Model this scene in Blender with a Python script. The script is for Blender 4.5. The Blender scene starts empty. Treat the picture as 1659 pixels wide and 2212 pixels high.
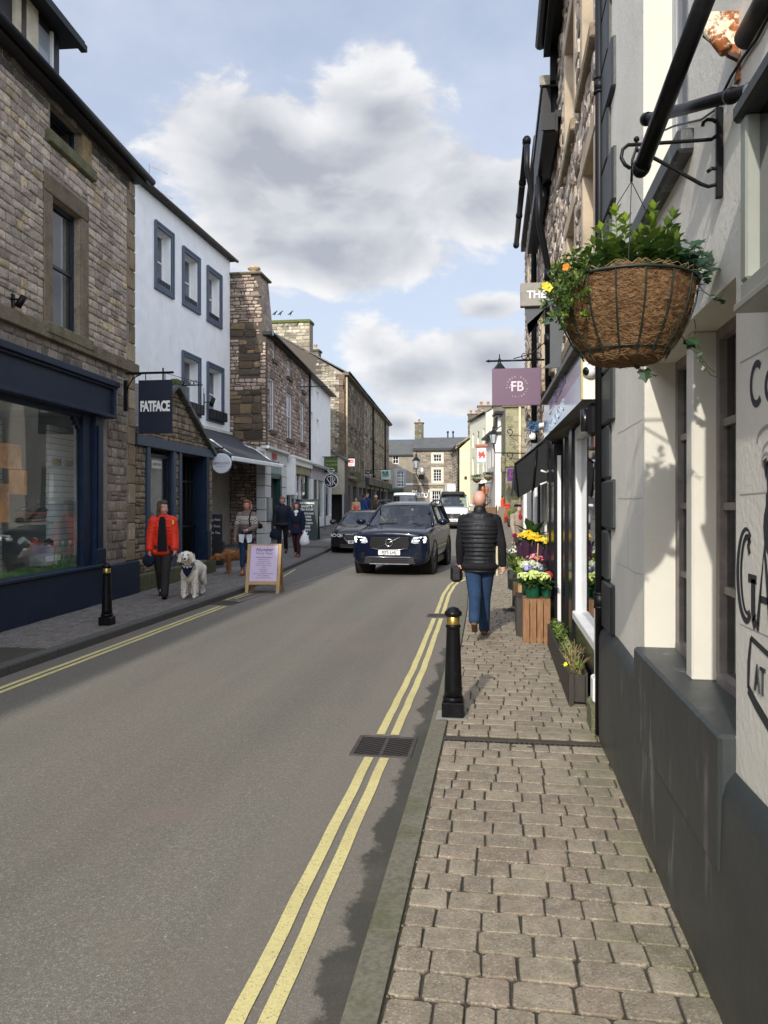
import bpy,bmesh,math,random
from math import radians,sin,cos,pi,sqrt,atan2,tan,floor
from mathutils import Vector,Matrix,noise
random.seed(7)
# ------ camera, sky, sun
SC=bpy.context.scene
TH=radians(8.35);F0=1662.0;CX,CY,HZ=829.5,1106.0,1088.0;CH=1.72
cam_d=bpy.data.cameras.new('camera');cam=bpy.data.objects.new('camera',cam_d)
SC.collection.objects.link(cam);SC.camera=cam
cam.location=(0,0,CH);cam.rotation_euler=(radians(90),0,TH)
cam_d.sensor_fit='VERTICAL';cam_d.sensor_height=36.0;cam_d.sensor_width=27.0
cam_d.lens=F0/2212*36.0;cam_d.shift_y=-(CY-HZ)/2212;cam_d.clip_end=2000;cam_d.clip_start=0.05
SC.view_settings.view_transform='Standard';SC.view_settings.look='None'
SC.view_settings.gamma=1.0;SC.view_settings.use_curve_mapping=False
SC.view_settings.exposure=0.62
SUN=Vector((.30,1.75,-1.0)).normalized()
SEL=math.asin(-SUN.z);SAZ=atan2(-SUN.x,-SUN.y)
ld=bpy.data.lights.new('sun','SUN');ld.energy=2.35;ld.angle=radians(.8);ld.color=(1,.95,.865)
lo=bpy.data.objects.new('sun',ld);SC.collection.objects.link(lo)
lo.rotation_euler=(-SUN).to_track_quat('Z','Y').to_euler();lo.location=(0,-20,30)
def N(nt,typ,**kw):
 n=nt.nodes.new(typ)
 for k,v in kw.items():
  if k.startswith('i_'):
   key=k[2:];key=int(key)if key.isdigit()else key.replace('_',' ')
   n.inputs[key].default_value=v
  else:setattr(n,k,v)
 return n
def L(nt,a,b):nt.links.new(a,b)
def math_(nt,op,a,b=None,c=None,clamp=False):
 n=N(nt,'ShaderNodeMath',operation=op,use_clamp=clamp)
 for i,x in enumerate((a,b,c)):
  if x is None:continue
  if isinstance(x,(int,float)):n.inputs[i].default_value=x
  else:L(nt,x,n.inputs[i])
 return n.outputs[0]
def mapr(nt,x,a,b,c=0.0,d=1.0,smooth=False):
 n=N(nt,'ShaderNodeMapRange');n.interpolation_type='SMOOTHSTEP' if smooth else 'LINEAR'
 L(nt,x,n.inputs[0])
 for i,v in enumerate((a,b,c,d)):n.inputs[i+1].default_value=v
 return n.outputs[0]
def mixc(nt,f,a,b,blend='MIX'):
 n=N(nt,'ShaderNodeMix',data_type='RGBA',blend_type=blend)
 for inp,v in((n.inputs[0],f),(n.inputs[6],a),(n.inputs[7],b)):
  if isinstance(v,(int,float)):inp.default_value=v
  elif isinstance(v,(tuple,list)):inp.default_value=(*v[:3],1)
  else:L(nt,v,inp)
 return n.outputs[2]
W=bpy.data.worlds.new('World');SC.world=W;W.use_nodes=True
nt=W.node_tree;nt.nodes.clear()
sky=N(nt,'ShaderNodeTexSky',sky_type='NISHITA',sun_disc=False,sun_elevation=SEL,sun_rotation=SAZ)
sky.air_density=1.0;sky.dust_density=2.2;sky.ozone_density=1.6
tc=N(nt,'ShaderNodeTexCoord');sp=N(nt,'ShaderNodeSeparateXYZ');L(nt,tc.outputs['Generated'],sp.inputs[0])
az=math_(nt,'ARCTAN2',sp.outputs[0],sp.outputs[1])
el=math_(nt,'ARCSINE',sp.outputs[2])
cm=N(nt,'ShaderNodeCombineXYZ');L(nt,az,cm.inputs[0]);L(nt,math_(nt,'MULTIPLY',el,1.75),cm.inputs[1])
nz=N(nt,'ShaderNodeTexNoise',i_Scale=5.5,i_Detail=11.0,i_Roughness=.60,i_Distortion=.25);L(nt,cm.outputs[0],nz.inputs['Vector'])
nz2=N(nt,'ShaderNodeTexNoise',i_Scale=2.2,i_Detail=6.0,i_Roughness=.6);L(nt,cm.outputs[0],nz2.inputs['Vector'])
mp=N(nt,'ShaderNodeMapping');mp.inputs['Location'].default_value=(.0,-.06,0);L(nt,cm.outputs[0],mp.inputs[0])
nz3=N(nt,'ShaderNodeTexNoise',i_Scale=5.5,i_Detail=4.0,i_Roughness=.5,i_Distortion=.25);L(nt,mp.outputs[0],nz3.inputs['Vector'])
def dirblob(u,v,ru,rv):
 a=math.atan((u-CX)/F0)-TH;e=(HZ-v)/F0/sqrt(1+((u-CX)/F0)**2);e=math.atan(e)
 da=ru/F0;de=rv/F0
 x=math_(nt,'DIVIDE',math_(nt,'SUBTRACT',az,a),da);y=math_(nt,'DIVIDE',math_(nt,'SUBTRACT',el,e),de)
 q=math_(nt,'ADD',math_(nt,'MULTIPLY',x,x),math_(nt,'MULTIPLY',y,y))
 return math_(nt,'SUBTRACT',1.0,math_(nt,'SQRT',q)),y
dens=None;low=None
for(u,v,ru,rv,wt)in[(560,330,290,160,1),(800,240,190,120,1),(720,400,430,160,1.1),(1010,430,290,110,1),(740,540,330,95,1),(560,520,200,110,.9),(900,800,210,95,1),(1050,790,180,100,1),(820,760,130,80,.8),(1060,665,110,40,.75),(865,915,60,34,1),(1010,870,170,55,.6),(1800,500,500,300,1),(-500,400,500,250,1),(-300,900,300,110,.8)]:
 b,y=dirblob(u,v,ru,rv)
 b=math_(nt,'MULTIPLY',b,wt)
 dens=b if dens is None else math_(nt,'MAXIMUM',dens,b)
edge=math_(nt,'ADD',math_(nt,'MULTIPLY',dens,.62),math_(nt,'MULTIPLY',math_(nt,'SUBTRACT',nz.outputs['Fac'],.5),1.35))
mask=mapr(nt,edge,.03,.21,0,1,True)
thin=mapr(nt,nz2.outputs['Fac'],.32,.72,.50,.82,True)
grad=mapr(nt,el,.0,.45,1,0)
grey=math_(nt,'ADD',mapr(nt,math_(nt,'SUBTRACT',nz3.outputs['Fac'],nz.outputs['Fac']),-.10,.16,0,1),math_(nt,'MULTIPLY',mapr(nt,edge,.15,.62,0,1,True),.75))
grey=math_(nt,'MULTIPLY',grey,.72,clamp=True)
skyb=N(nt,'ShaderNodeVectorMath',operation='SCALE');L(nt,sky.outputs[0],skyb.inputs[0]);skyb.inputs[3].default_value=.11
base=mixc(nt,thin,skyb.outputs[0],(.48,.52,.615))
base=mixc(nt,math_(nt,'MULTIPLY',grad,.75),base,(.48,.54,.63))
cc=mixc(nt,grey,(.63,.63,.635),(.29,.31,.355))
fin=mixc(nt,math_(nt,'MULTIPLY',mask,.93),base,cc)
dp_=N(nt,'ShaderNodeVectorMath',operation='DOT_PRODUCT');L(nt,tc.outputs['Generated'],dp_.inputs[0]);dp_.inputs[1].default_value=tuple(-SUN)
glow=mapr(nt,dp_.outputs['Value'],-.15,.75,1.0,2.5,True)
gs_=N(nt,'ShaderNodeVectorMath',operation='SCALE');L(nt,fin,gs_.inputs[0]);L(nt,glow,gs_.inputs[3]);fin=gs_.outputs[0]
below=mapr(nt,sp.outputs[2],-.02,.0,0,1)
fin=mixc(nt,below,(.12,.115,.10),fin)
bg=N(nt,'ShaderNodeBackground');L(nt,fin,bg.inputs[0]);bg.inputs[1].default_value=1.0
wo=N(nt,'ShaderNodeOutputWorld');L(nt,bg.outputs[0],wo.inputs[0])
# ------ geometry of the place
VF=Vector((-sin(TH),cos(TH),0));VR=Vector((cos(TH),sin(TH),0))
def ray(u,v=HZ):return VF+VR*((u-CX)/F0)+Vector((0,0,(HZ-v)/F0))
def at(u,v,d):return Vector((0,0,CH))+ray(u,v)*d
def gp(u,v,z=.1):
 d=(CH-z)*F0/(v-HZ);return at(u,v,d)
def gz(y):return 0.0 if y<26 else .017*(y-26)
class Fac:
 """vertical facade through two plan points; s runs p0 -> p1, o points to the street"""
 def __init__(self,p0,p1,side,z=0.0):
  self.p0=Vector((p0[0],p0[1],z));self.p1=Vector((p1[0],p1[1],z));self.side=side
  self.t=(self.p1-self.p0).normalized();self.len=(self.p1-self.p0).length
  o=Vector((self.t.y,-self.t.x,0));self.o=o if side>0 else-o
  self.M=Matrix(((self.t.x,self.o.x,0,self.p0.x),(self.t.y,self.o.y,0,self.p0.y),(0,0,1,z),(0,0,0,1)))
 def d(self,u,o=0.0):
  r=ray(u);q=self.p0+self.o*o
  return q.dot(self.o)/r.dot(self.o)
 def s(self,u,o=0.0):return(ray(u)*self.d(u,o)-self.p0-self.o*o).dot(self.t)
 def z(self,u,v,o=0.0):return CH+(HZ-v)/F0*self.d(u,o)-self.p0.z
 def w(self,s,o,z):return self.M @ Vector((s,o,z))
 # ------ objects
COL=SC.collection
WM={}
def thing(name,label,cat,loc=(0,0,0),rz=0.0,group=None,kind=None):
 o=bpy.data.objects.new(name,None);COL.objects.link(o);o.location=loc;o.rotation_euler=(0,0,rz)
 o['label']=label;o['category']=cat;o.empty_display_size=.2
 if group:o['group']=group
 if kind:o['kind']=kind
 WM[o.name]=Matrix.Translation(Vector(loc)) @ Matrix.Rotation(rz,4,'Z')
 return o
class MB:
 def __init__(self,M=None):
  self.v=[];self.f=[];self.mi=[];self.c=[];self.l=[];self.sm=[];self.mats=[]
  self.M=M if M is not None else Matrix.Identity(4);self.col=(1,1,1)
 def mid(self,m):
  if m not in self.mats:self.mats.append(m)
  return self.mats.index(m)
 def add(self,vs,fs,m,X=None,smooth=False,col=None,loc=None):
  T=self.M @ X if X is not None else self.M
  n=len(self.v);flip=T.to_3x3().determinant()<0;k=self.mid(m);col=col or self.col
  for p in vs:
   p=Vector(p);self.v.append(T @ p);q=(X @ p)if X is not None else p
   self.l.append(q if loc is None else loc);self.c.append(col)
  for f in fs:
   f=[n+i for i in f]
   if flip:f.reverse()
   self.f.append(f);self.mi.append(k);self.sm.append(smooth)
 def quad(self,a,b,c,d,m,**k):self.add([a,b,c,d],[(0,1,2,3)],m,**k)
 def box(self,x0,x1,y0,y1,z0,z1,m,X=None,col=None,bv=0.0,smooth=False):
  if x1<x0:x0,x1=x1,x0
  if y1<y0:y0,y1=y1,y0
  if z1<z0:z0,z1=z1,z0
  if bv>0:
   b=min(bv,(x1-x0)*.45,(y1-y0)*.45,(z1-z0)*.45)
   vs=[];
   for z,zz in((z0,z0+b),(z1,z1-b)):
    pass
   P=[]
   for ix,x in((0,x0),(1,x1)):
    for iy,y in((0,y0),(1,y1)):
     for iz,z in((0,z0),(1,z1)):
      sx,sy,sz=(1,-1)[ix],(1,-1)[iy],(1,-1)[iz]
      P+=[(x,y+sy*b,z+sz*b),(x+sx*b,y,z+sz*b),(x+sx*b,y+sy*b,z)]
   def I(ix,iy,iz,a):return(ix*4+iy*2+iz)*3+a
   fs=[(I(0,0,0,0),I(0,0,1,0),I(0,1,1,0),I(0,1,0,0)),(I(1,0,0,0),I(1,1,0,0),I(1,1,1,0),I(1,0,1,0)),(I(0,0,0,1),I(1,0,0,1),I(1,0,1,1),I(0,0,1,1)),(I(0,1,0,1),I(0,1,1,1),I(1,1,1,1),I(1,1,0,1)),(I(0,0,0,2),I(0,1,0,2),I(1,1,0,2),I(1,0,0,2)),(I(0,0,1,2),I(1,0,1,2),I(1,1,1,2),I(0,1,1,2))]
   for iy in(0,1):
    for iz in(0,1):
     q=(I(0,iy,iz,1),I(1,iy,iz,1),I(1,iy,iz,2),I(0,iy,iz,2));fs.append(q if iy==iz else q[::-1])
   for ix in(0,1):
    for iz in(0,1):
     q=(I(ix,0,iz,0),I(ix,0,iz,2),I(ix,1,iz,2),I(ix,1,iz,0));fs.append(q if ix!=iz else q[::-1])
   for ix in(0,1):
    for iy in(0,1):
     q=(I(ix,iy,0,0),I(ix,iy,1,0),I(ix,iy,1,1),I(ix,iy,0,1));fs.append(q if ix==iy else q[::-1])
   for ix in(0,1):
    for iy in(0,1):
     for iz in(0,1):
      q=(I(ix,iy,iz,0),I(ix,iy,iz,1),I(ix,iy,iz,2));fs.append(q if(ix+iy+iz)%2==0 else q[::-1])
   self.add(P,fs,m,X,smooth,col);return
  vs=[(x,y,z)for x in(x0,x1)for y in(y0,y1)for z in(z0,z1)]
  self.add(vs,[(0,1,3,2),(4,6,7,5),(0,4,5,1),(2,3,7,6),(0,2,6,4),(1,5,7,3)],m,X,smooth,col)
 def tube(self,pts,r,m,n=8,closed=False,caps=True,X=None,col=None,flat=None):
  pts=[Vector(p)for p in pts];k=len(pts);rs=r if isinstance(r,(list,tuple))else[r]*k
  vs=[];up=None
  for i,p in enumerate(pts):
   a=pts[i-1]if(i>0 or closed)else pts[i];b=pts[(i+1)%k]if(i<k-1 or closed)else pts[i]
   t=(b-a)
   if t.length<1e-9:t=Vector((0,0,1))
   t.normalize()
   if up is None:up=Vector((0,0,1))if abs(t.z)<.9 else Vector((1,0,0))
   x=t.cross(up)
   if x.length<1e-6:x=t.orthogonal()
   x.normalize();y=x.cross(t).normalized();up=y
   for j in range(n):
    an=2*pi*(j+.5)/n
    vs.append(p+x*cos(an)*rs[i]+y*sin(an)*rs[i]*(flat or 1))
  fs=[]
  for i in range(k if closed else k-1):
   a=i*n;b=((i+1)%k)*n
   for j in range(n):fs.append((a+j,a+(j+1)%n,b+(j+1)%n,b+j))
  if caps and not closed:fs.append(tuple(range(n))[::-1]);fs.append(tuple(range((k-1)*n,k*n)))
  self.add(vs,fs,m,X,n>5,col)
 def lathe(self,prof,m,n=20,X=None,smooth=True,col=None,caps=True,a0=0.0,a1=2*pi):
  vs=[];full=abs(a1-a0-2*pi)<1e-6;nn=n if full else n+1
  for r,z in prof:
   for j in range(nn):
    an=a0+(a1-a0)*j/n;vs.append((r*cos(an),r*sin(an),z))
  fs=[]
  for i in range(len(prof)-1):
   for j in range(n):
    j2=(j+1)%nn;fs.append((i*nn+j,i*nn+j2,(i+1)*nn+j2,(i+1)*nn+j))
  if caps and full:
   if prof[0][0]>1e-5:fs.append(tuple(range(nn))[::-1])
   if prof[-1][0]>1e-5:fs.append(tuple(range((len(prof)-1)*nn,len(prof)*nn)))
  self.add(vs,fs,m,X,smooth,col)
 def prism(self,poly,z0,z1,m,X=None,col=None,smooth=False):
  n=len(poly);vs=[(x,y,z0)for x,y in poly]+[(x,y,z1)for x,y in poly]
  fs=[tuple(range(n))[::-1],tuple(range(n,2*n))]+[(i,(i+1)%n,n+(i+1)%n,n+i)for i in range(n)]
  self.add(vs,fs,m,X,smooth,col)
 def ball(self,c,r,m,n=12,k=8,X=None,col=None):
  r=r if isinstance(r,(tuple,list))else(r,r,r);vs=[];fs=[]
  for i in range(k+1):
   ph=pi*i/k
   for j in range(n):
    th=2*pi*j/n;vs.append((c[0]+r[0]*sin(ph)*cos(th),c[1]+r[1]*sin(ph)*sin(th),c[2]-r[2]*cos(ph)))
  for i in range(k):
   for j in range(n):fs.append((i*n+j,i*n+(j+1)%n,(i+1)*n+(j+1)%n,(i+1)*n+j))
  self.add(vs,fs,m,X,True,col)
 def loft(self,rings,m,X=None,smooth=True,caps=True,col=None):
  n=len(rings[0]);vs=[p for r in rings for p in r];fs=[]
  for i in range(len(rings)-1):
   for j in range(n):fs.append((i*n+j,i*n+(j+1)%n,(i+1)*n+(j+1)%n,(i+1)*n+j))
  if caps:fs.append(tuple(range(n))[::-1]);fs.append(tuple(range((len(rings)-1)*n,len(rings)*n)))
  self.add(vs,fs,m,X,smooth,col)
 def text(self,s,size,m,X,ext=.002,bold=0.0,sx=1.0,align='CENTER',shear=0.0,space=1.0):
  cu=bpy.data.curves.new('lettering','FONT');cu.body=s;cu.size=size;cu.extrude=ext;cu.offset=bold
  cu.align_x=align;cu.align_y='CENTER';cu.resolution_u=3;cu.shear=shear;cu.space_character=space
  ob=bpy.data.objects.new('lettering',cu);COL.objects.link(ob)
  me=ob.to_mesh();vs=[Vector((v.co.x*sx,v.co.y,v.co.z))for v in me.vertices];fs=[tuple(p.vertices)for p in me.polygons]
  if vs:self.add(vs,fs,m,X)
  ob.to_mesh_clear();bpy.data.objects.remove(ob);bpy.data.curves.remove(cu)
 def build(self,name,parent=None,world=True,mods=None,**props):
  me=bpy.data.meshes.new(name)
  vs=self.v
  if parent is not None and world:
   Wi=WM[parent.name].inverted();vs=[Wi @ p for p in vs]
  me.from_pydata([tuple(p)for p in vs],[],self.f)
  for m in self.mats:me.materials.append(m)
  me.polygons.foreach_set('material_index',self.mi);me.polygons.foreach_set('use_smooth',self.sm)
  a=me.attributes.new('Col','FLOAT_COLOR','POINT');a.data.foreach_set('color',[x for c in self.c for x in(*c[:3],1.0)])
  b=me.attributes.new('loc','FLOAT_VECTOR','POINT');b.data.foreach_set('vector',[x for c in self.l for x in c])
  o=bpy.data.objects.new(name,me);COL.objects.link(o)
  if parent is not None:o.parent=parent;WM[o.name]=WM[parent.name]
  else:WM[o.name]=Matrix.Identity(4)
  for k,v in props.items():o[k]=v
  return o
def tag(o,label=None,cat=None,group=None,kind=None):
 if label:o['label']=label
 if cat:o['category']=cat
 if group:o['group']=group
 if kind:o['kind']=kind
 return o
def copy_tree(o,parent=None,label=None,loc=None,rz=None):
 c=o.copy();COL.objects.link(c)
 if parent is not None:c.parent=parent
 if label:c['label']=label
 if loc is not None:c.location=loc
 if rz is not None:c.rotation_euler=(0,0,rz)
 for ch in list(o.children):copy_tree(ch,c)
 return c
def frame(o,x,z):
 x=Vector(x).normalized();y=Vector(z).normalized();n=x.cross(y)
 return Matrix(((x.x,y.x,n.x,o[0]),(x.y,y.y,n.y,o[1]),(x.z,y.z,n.z,o[2]),(0,0,0,1)))
UPZ=Vector((0,0,1))
# ------ materials
def newmat(name):
 m=bpy.data.materials.new(name);m.use_nodes=True;t=m.node_tree;t.nodes.clear()
 out=N(t,'ShaderNodeOutputMaterial');p=N(t,'ShaderNodeBsdfPrincipled');L(t,p.outputs[0],out.inputs[0])
 return m,t,p
def vecsrc(t,kind,scale=(1,1,1)):
 if kind=='obj':s=N(t,'ShaderNodeTexCoord').outputs['Object']
 else:s=N(t,'ShaderNodeAttribute',attribute_name='loc').outputs['Vector']
 mp=N(t,'ShaderNodeMapping');mp.inputs['Scale'].default_value=scale;L(t,s,mp.inputs[0]);return mp.outputs[0]
def noise_(t,vec,sc,det=4,ro=.55,dist=0.0):
 n=N(t,'ShaderNodeTexNoise',i_Scale=float(sc),i_Detail=float(det),i_Roughness=ro,i_Distortion=dist);L(t,vec,n.inputs['Vector']);return n.outputs['Fac']
def bump_(t,h,st,dist=.01,nrm=None):
 b=N(t,'ShaderNodeBump',i_Strength=st,i_Distance=dist);L(t,h,b.inputs['Height'])
 if nrm is not None:L(t,nrm,b.inputs['Normal'])
 return b.outputs[0]
def pm(name,col,rough=.6,metal=0.0,var=.12,vs=3.0,bump=0.0,bs=60.0,bd=.004,stain=None,sst=.5,ssc=1.2,attr=False,coat=0.0,emit=0.0,spec=.5,streak=False):
 """painted, stone, cloth... : base colour, soft variation, optional stain colour, bump"""
 m,t,p=newmat(name);v=vecsrc(t,'obj')
 c=col
 if attr:
  c=N(t,'ShaderNodeAttribute',attribute_name='Col').outputs['Color']
 if var>0:
  f=mapr(t,noise_(t,v,vs,6,.6),.3,.7,1-var,1+var)
  mm=N(t,'ShaderNodeVectorMath',operation='SCALE');L(t,f,mm.inputs[3])
  if isinstance(c,tuple):mm.inputs[0].default_value=c[:3]
  else:L(t,c,mm.inputs[0])
  c=mm.outputs[0]
 if stain:
  v2=vecsrc(t,'obj',(1,1,.22))if streak else v
  f=mapr(t,noise_(t,v2,ssc*3,8,.68),.5,.74,0,sst,True);c=mixc(t,f,c,stain)
 if isinstance(c,tuple):p.inputs['Base Color'].default_value=(*c[:3],1)
 else:L(t,c,p.inputs['Base Color'])
 p.inputs['Roughness'].default_value=rough;p.inputs['Metallic'].default_value=metal
 p.inputs['Specular IOR Level'].default_value=spec
 if coat:p.inputs['Coat Weight'].default_value=coat;p.inputs['Coat Roughness'].default_value=.03
 if bump>0:
  n1=noise_(t,v,bs,5,.6);L(t,bump_(t,n1,bump,bd),p.inputs['Normal'])
 if emit>0:
  if isinstance(c,tuple):p.inputs['Emission Color'].default_value=(*c[:3],1)
  else:L(t,c,p.inputs['Emission Color'])
  p.inputs['Emission Strength'].default_value=emit
 return m
def brickmat(name,c1,c2,mortar,bw=.35,bh=.16,ms=.012,dist=.03,rough=.85,bump=.6,dark=None,dk=.4,mix_=.5,fine=.35):
 m,t,p=newmat(name);v=vecsrc(t,'loc')
 s=N(t,'ShaderNodeSeparateXYZ');L(t,v,s.inputs[0]);cx=N(t,'ShaderNodeCombineXYZ');L(t,math_(t,'ADD',s.outputs[0],s.outputs[1]),cx.inputs[0]);L(t,s.outputs[2],cx.inputs[1])
 nn=N(t,'ShaderNodeTexNoise',i_Scale=3.2,i_Detail=3.0);L(t,cx.outputs[0],nn.inputs['Vector'])
 a=N(t,'ShaderNodeVectorMath',operation='SUBTRACT');L(t,nn.outputs['Color'],a.inputs[0]);a.inputs[1].default_value=(.5,.5,.5)
 sc=N(t,'ShaderNodeVectorMath',operation='SCALE');L(t,a.outputs[0],sc.inputs[0]);sc.inputs[3].default_value=dist*2
 ad=N(t,'ShaderNodeVectorMath',operation='ADD');L(t,cx.outputs[0],ad.inputs[0]);L(t,sc.outputs[0],ad.inputs[1])
 b=N(t,'ShaderNodeTexBrick',i_Scale=1.0,i_Mortar_Size=ms,i_Mortar_Smooth=.25,i_Bias=0.0,i_Brick_Width=bw,i_Row_Height=bh)
 b.offset=.5;b.squash=1.3;b.squash_frequency=3
 b.inputs['Color1'].default_value=(*c1,1);b.inputs['Color2'].default_value=(*c2,1);b.inputs['Mortar'].default_value=(*mortar,1)
 L(t,ad.outputs[0],b.inputs['Vector'])
 c=b.outputs['Color'];vo=vecsrc(t,'obj')
 n1=noise_(t,vo,9,6,.65);n2=noise_(t,vo,.9,5,.6)
 f=mapr(t,n1,.3,.7,1-fine,1+fine);mm=N(t,'ShaderNodeVectorMath',operation='SCALE');L(t,c,mm.inputs[0]);L(t,f,mm.inputs[3]);c=mm.outputs[0]
 if dark:c=mixc(t,mapr(t,n2,.45,.68,0,dk,True),c,dark)
 L(t,c,p.inputs['Base Color']);p.inputs['Roughness'].default_value=rough
 h=math_(t,'ADD',math_(t,'MULTIPLY',math_(t,'SUBTRACT',1.0,b.outputs['Fac']),1.0),math_(t,'MULTIPLY',n1,.8))
 L(t,bump_(t,h,bump,.02),p.inputs['Normal']);return m
def glassmat(name,tint=(.75,.8,.8),dark=.75,rough=.02):
 """window pane: clear body with a mirror-like reflection"""
 m,t,p=newmat(name);t.nodes.remove(p);out=[n for n in t.nodes if n.type=='OUTPUT_MATERIAL'][0]
 tr=N(t,'ShaderNodeBsdfTransparent');tr.inputs[0].default_value=(tint[0]*dark,tint[1]*dark,tint[2]*dark,1)
 gl=N(t,'ShaderNodeBsdfGlossy');gl.inputs['Roughness'].default_value=rough;gl.inputs[0].default_value=(.95,.97,1,1)
 fr=N(t,'ShaderNodeLayerWeight');fr.inputs['Blend'].default_value=.5
 f=mapr(t,math_(t,'POWER',fr.outputs['Facing'],4.2),0,1,.085,1);v=vecsrc(t,'obj');b=bump_(t,noise_(t,v,1.3,2,.5),.06,.02);L(t,b,gl.inputs['Normal'])
 mx=N(t,'ShaderNodeMixShader');L(t,f,mx.inputs[0]);L(t,tr.outputs[0],mx.inputs[1]);L(t,gl.outputs[0],mx.inputs[2]);L(t,mx.outputs[0],out.inputs[0]);return m
def asphalt(name):
 m,t,p=newmat(name);v=vecsrc(t,'obj')
 fine=noise_(t,v,190,3,.7);mid=noise_(t,v,38,4,.6);big=noise_(t,v,.55,4,.55)
 vz=N(t,'ShaderNodeTexVoronoi',i_Scale=150.0);L(t,v,vz.inputs['Vector'])
 c=mixc(t,mapr(t,big,.38,.62,0,1,True),(.192,.180,.142),(.205,.180,.144))
 c=mixc(t,mapr(t,fine,.38,.62,0,1),c,(.100,.092,.074))
 spk=mapr(t,N_color(t,vz),.72,.96,0,.55);c=mixc(t,spk,c,(.29,.27,.22))
 c2=mapr(t,mid,.3,.7,.86,1.14);mm=N(t,'ShaderNodeVectorMath',operation='SCALE');L(t,c,mm.inputs[0]);L(t,c2,mm.inputs[3]);c=mm.outputs[0]
 tk=noise_(t,vecsrc(t,'obj',(1.0,.06,1)),1.6,3,.5);mm=N(t,'ShaderNodeVectorMath',operation='SCALE');L(t,c,mm.inputs[0]);L(t,mapr(t,tk,.35,.65,.90,1.09),mm.inputs[3]);c=mm.outputs[0]
 vz2=N(t,'ShaderNodeTexVoronoi',i_Scale=11.0);L(t,v,vz2.inputs['Vector'])
 c=mixc(t,mapr(t,vz2.outputs['Distance'],.035,.06,.8,0),c,(.42,.40,.36))
 c=mixc(t,mapr(t,noise_(t,v,.9,6,.62),.56,.70,0,.5,True),c,(.20,.15,.12))
 s=N(t,'ShaderNodeSeparateXYZ');L(t,v,s.inputs[0])
 w=noise_(t,vecsrc(t,'obj',(1.0,.8,1)),3.0,7,.7)
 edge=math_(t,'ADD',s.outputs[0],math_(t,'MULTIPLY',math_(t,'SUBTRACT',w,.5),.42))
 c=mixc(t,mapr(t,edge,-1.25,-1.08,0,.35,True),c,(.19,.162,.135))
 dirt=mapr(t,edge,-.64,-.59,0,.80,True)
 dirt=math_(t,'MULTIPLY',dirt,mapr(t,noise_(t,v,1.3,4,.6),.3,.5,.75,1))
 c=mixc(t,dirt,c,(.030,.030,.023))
 L(t,c,p.inputs['Base Color']);p.inputs['Roughness'].default_value=.78;p.inputs['Specular IOR Level'].default_value=.35
 h=math_(t,'ADD',vz.outputs['Distance'],math_(t,'MULTIPLY',fine,.7));L(t,bump_(t,h,.35,.003),p.inputs['Normal']);return m
def N_color(t,vz):
 s=N(t,'ShaderNodeSeparateXYZ');L(t,vz.outputs['Color'],s.inputs[0]);return s.outputs[0]
def paving(name,base_attr=True,moss=True):
 m,t,p=newmat(name);v=vecsrc(t,'obj');c=N(t,'ShaderNodeAttribute',attribute_name='Col').outputs['Color']
 vz=N(t,'ShaderNodeTexVoronoi',i_Scale=150.0);L(t,v,vz.inputs['Vector']);fine=noise_(t,v,230,3,.7)
 c=mixc(t,mapr(t,N_color(t,vz),.80,.97,0,.65),c,(.40,.37,.31));c=mixc(t,mapr(t,N_color(t,vz),.05,.22,.45,0),c,(.09,.08,.065))
 mm=N(t,'ShaderNodeVectorMath',operation='SCALE');L(t,c,mm.inputs[0]);L(t,mapr(t,noise_(t,v,14,5,.6),.3,.7,.78,1.2),mm.inputs[3]);c=mm.outputs[0]
 if moss:
  s=N(t,'ShaderNodeSeparateXYZ');L(t,v,s.inputs[0]);w=noise_(t,v,2.4,6,.65)
  e=math_(t,'ADD',s.outputs[0],math_(t,'MULTIPLY',math_(t,'SUBTRACT',w,.5),1.5))
  c=mixc(t,mapr(t,e,.30,.92,0,.6,True),c,(.125,.130,.055))
 L(t,c,p.inputs['Base Color']);p.inputs['Roughness'].default_value=.82;p.inputs['Specular IOR Level'].default_value=.3
 L(t,bump_(t,math_(t,'ADD',fine,vz.outputs['Distance']),.5,.0025),p.inputs['Normal']);return m
def stonemat(name,rough=.88,bump=.6,bs=26,bd=.01,moss=None,mk=.5,msc=.8,streaks=None):
 m,t,p=newmat(name);v=vecsrc(t,'obj');c=N(t,'ShaderNodeAttribute',attribute_name='Col').outputs['Color']
 n1=noise_(t,v,bs,6,.68);n3=noise_(t,v,5,5,.6)
 mm=N(t,'ShaderNodeVectorMath',operation='SCALE');L(t,c,mm.inputs[0]);L(t,mapr(t,n1,.3,.7,.68,1.3),mm.inputs[3]);c=mm.outputs[0]
 mm=N(t,'ShaderNodeVectorMath',operation='SCALE');L(t,c,mm.inputs[0]);L(t,mapr(t,n3,.3,.7,.82,1.18),mm.inputs[3]);c=mm.outputs[0]
 if moss:c=mixc(t,mapr(t,noise_(t,v,msc,7,.7),.5,.68,0,mk,True),c,moss)
 L(t,c,p.inputs['Base Color']);p.inputs['Roughness'].default_value=rough;p.inputs['Specular IOR Level'].default_value=.25
 L(t,bump_(t,n1,bump,bd),p.inputs['Normal']);return m
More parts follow.
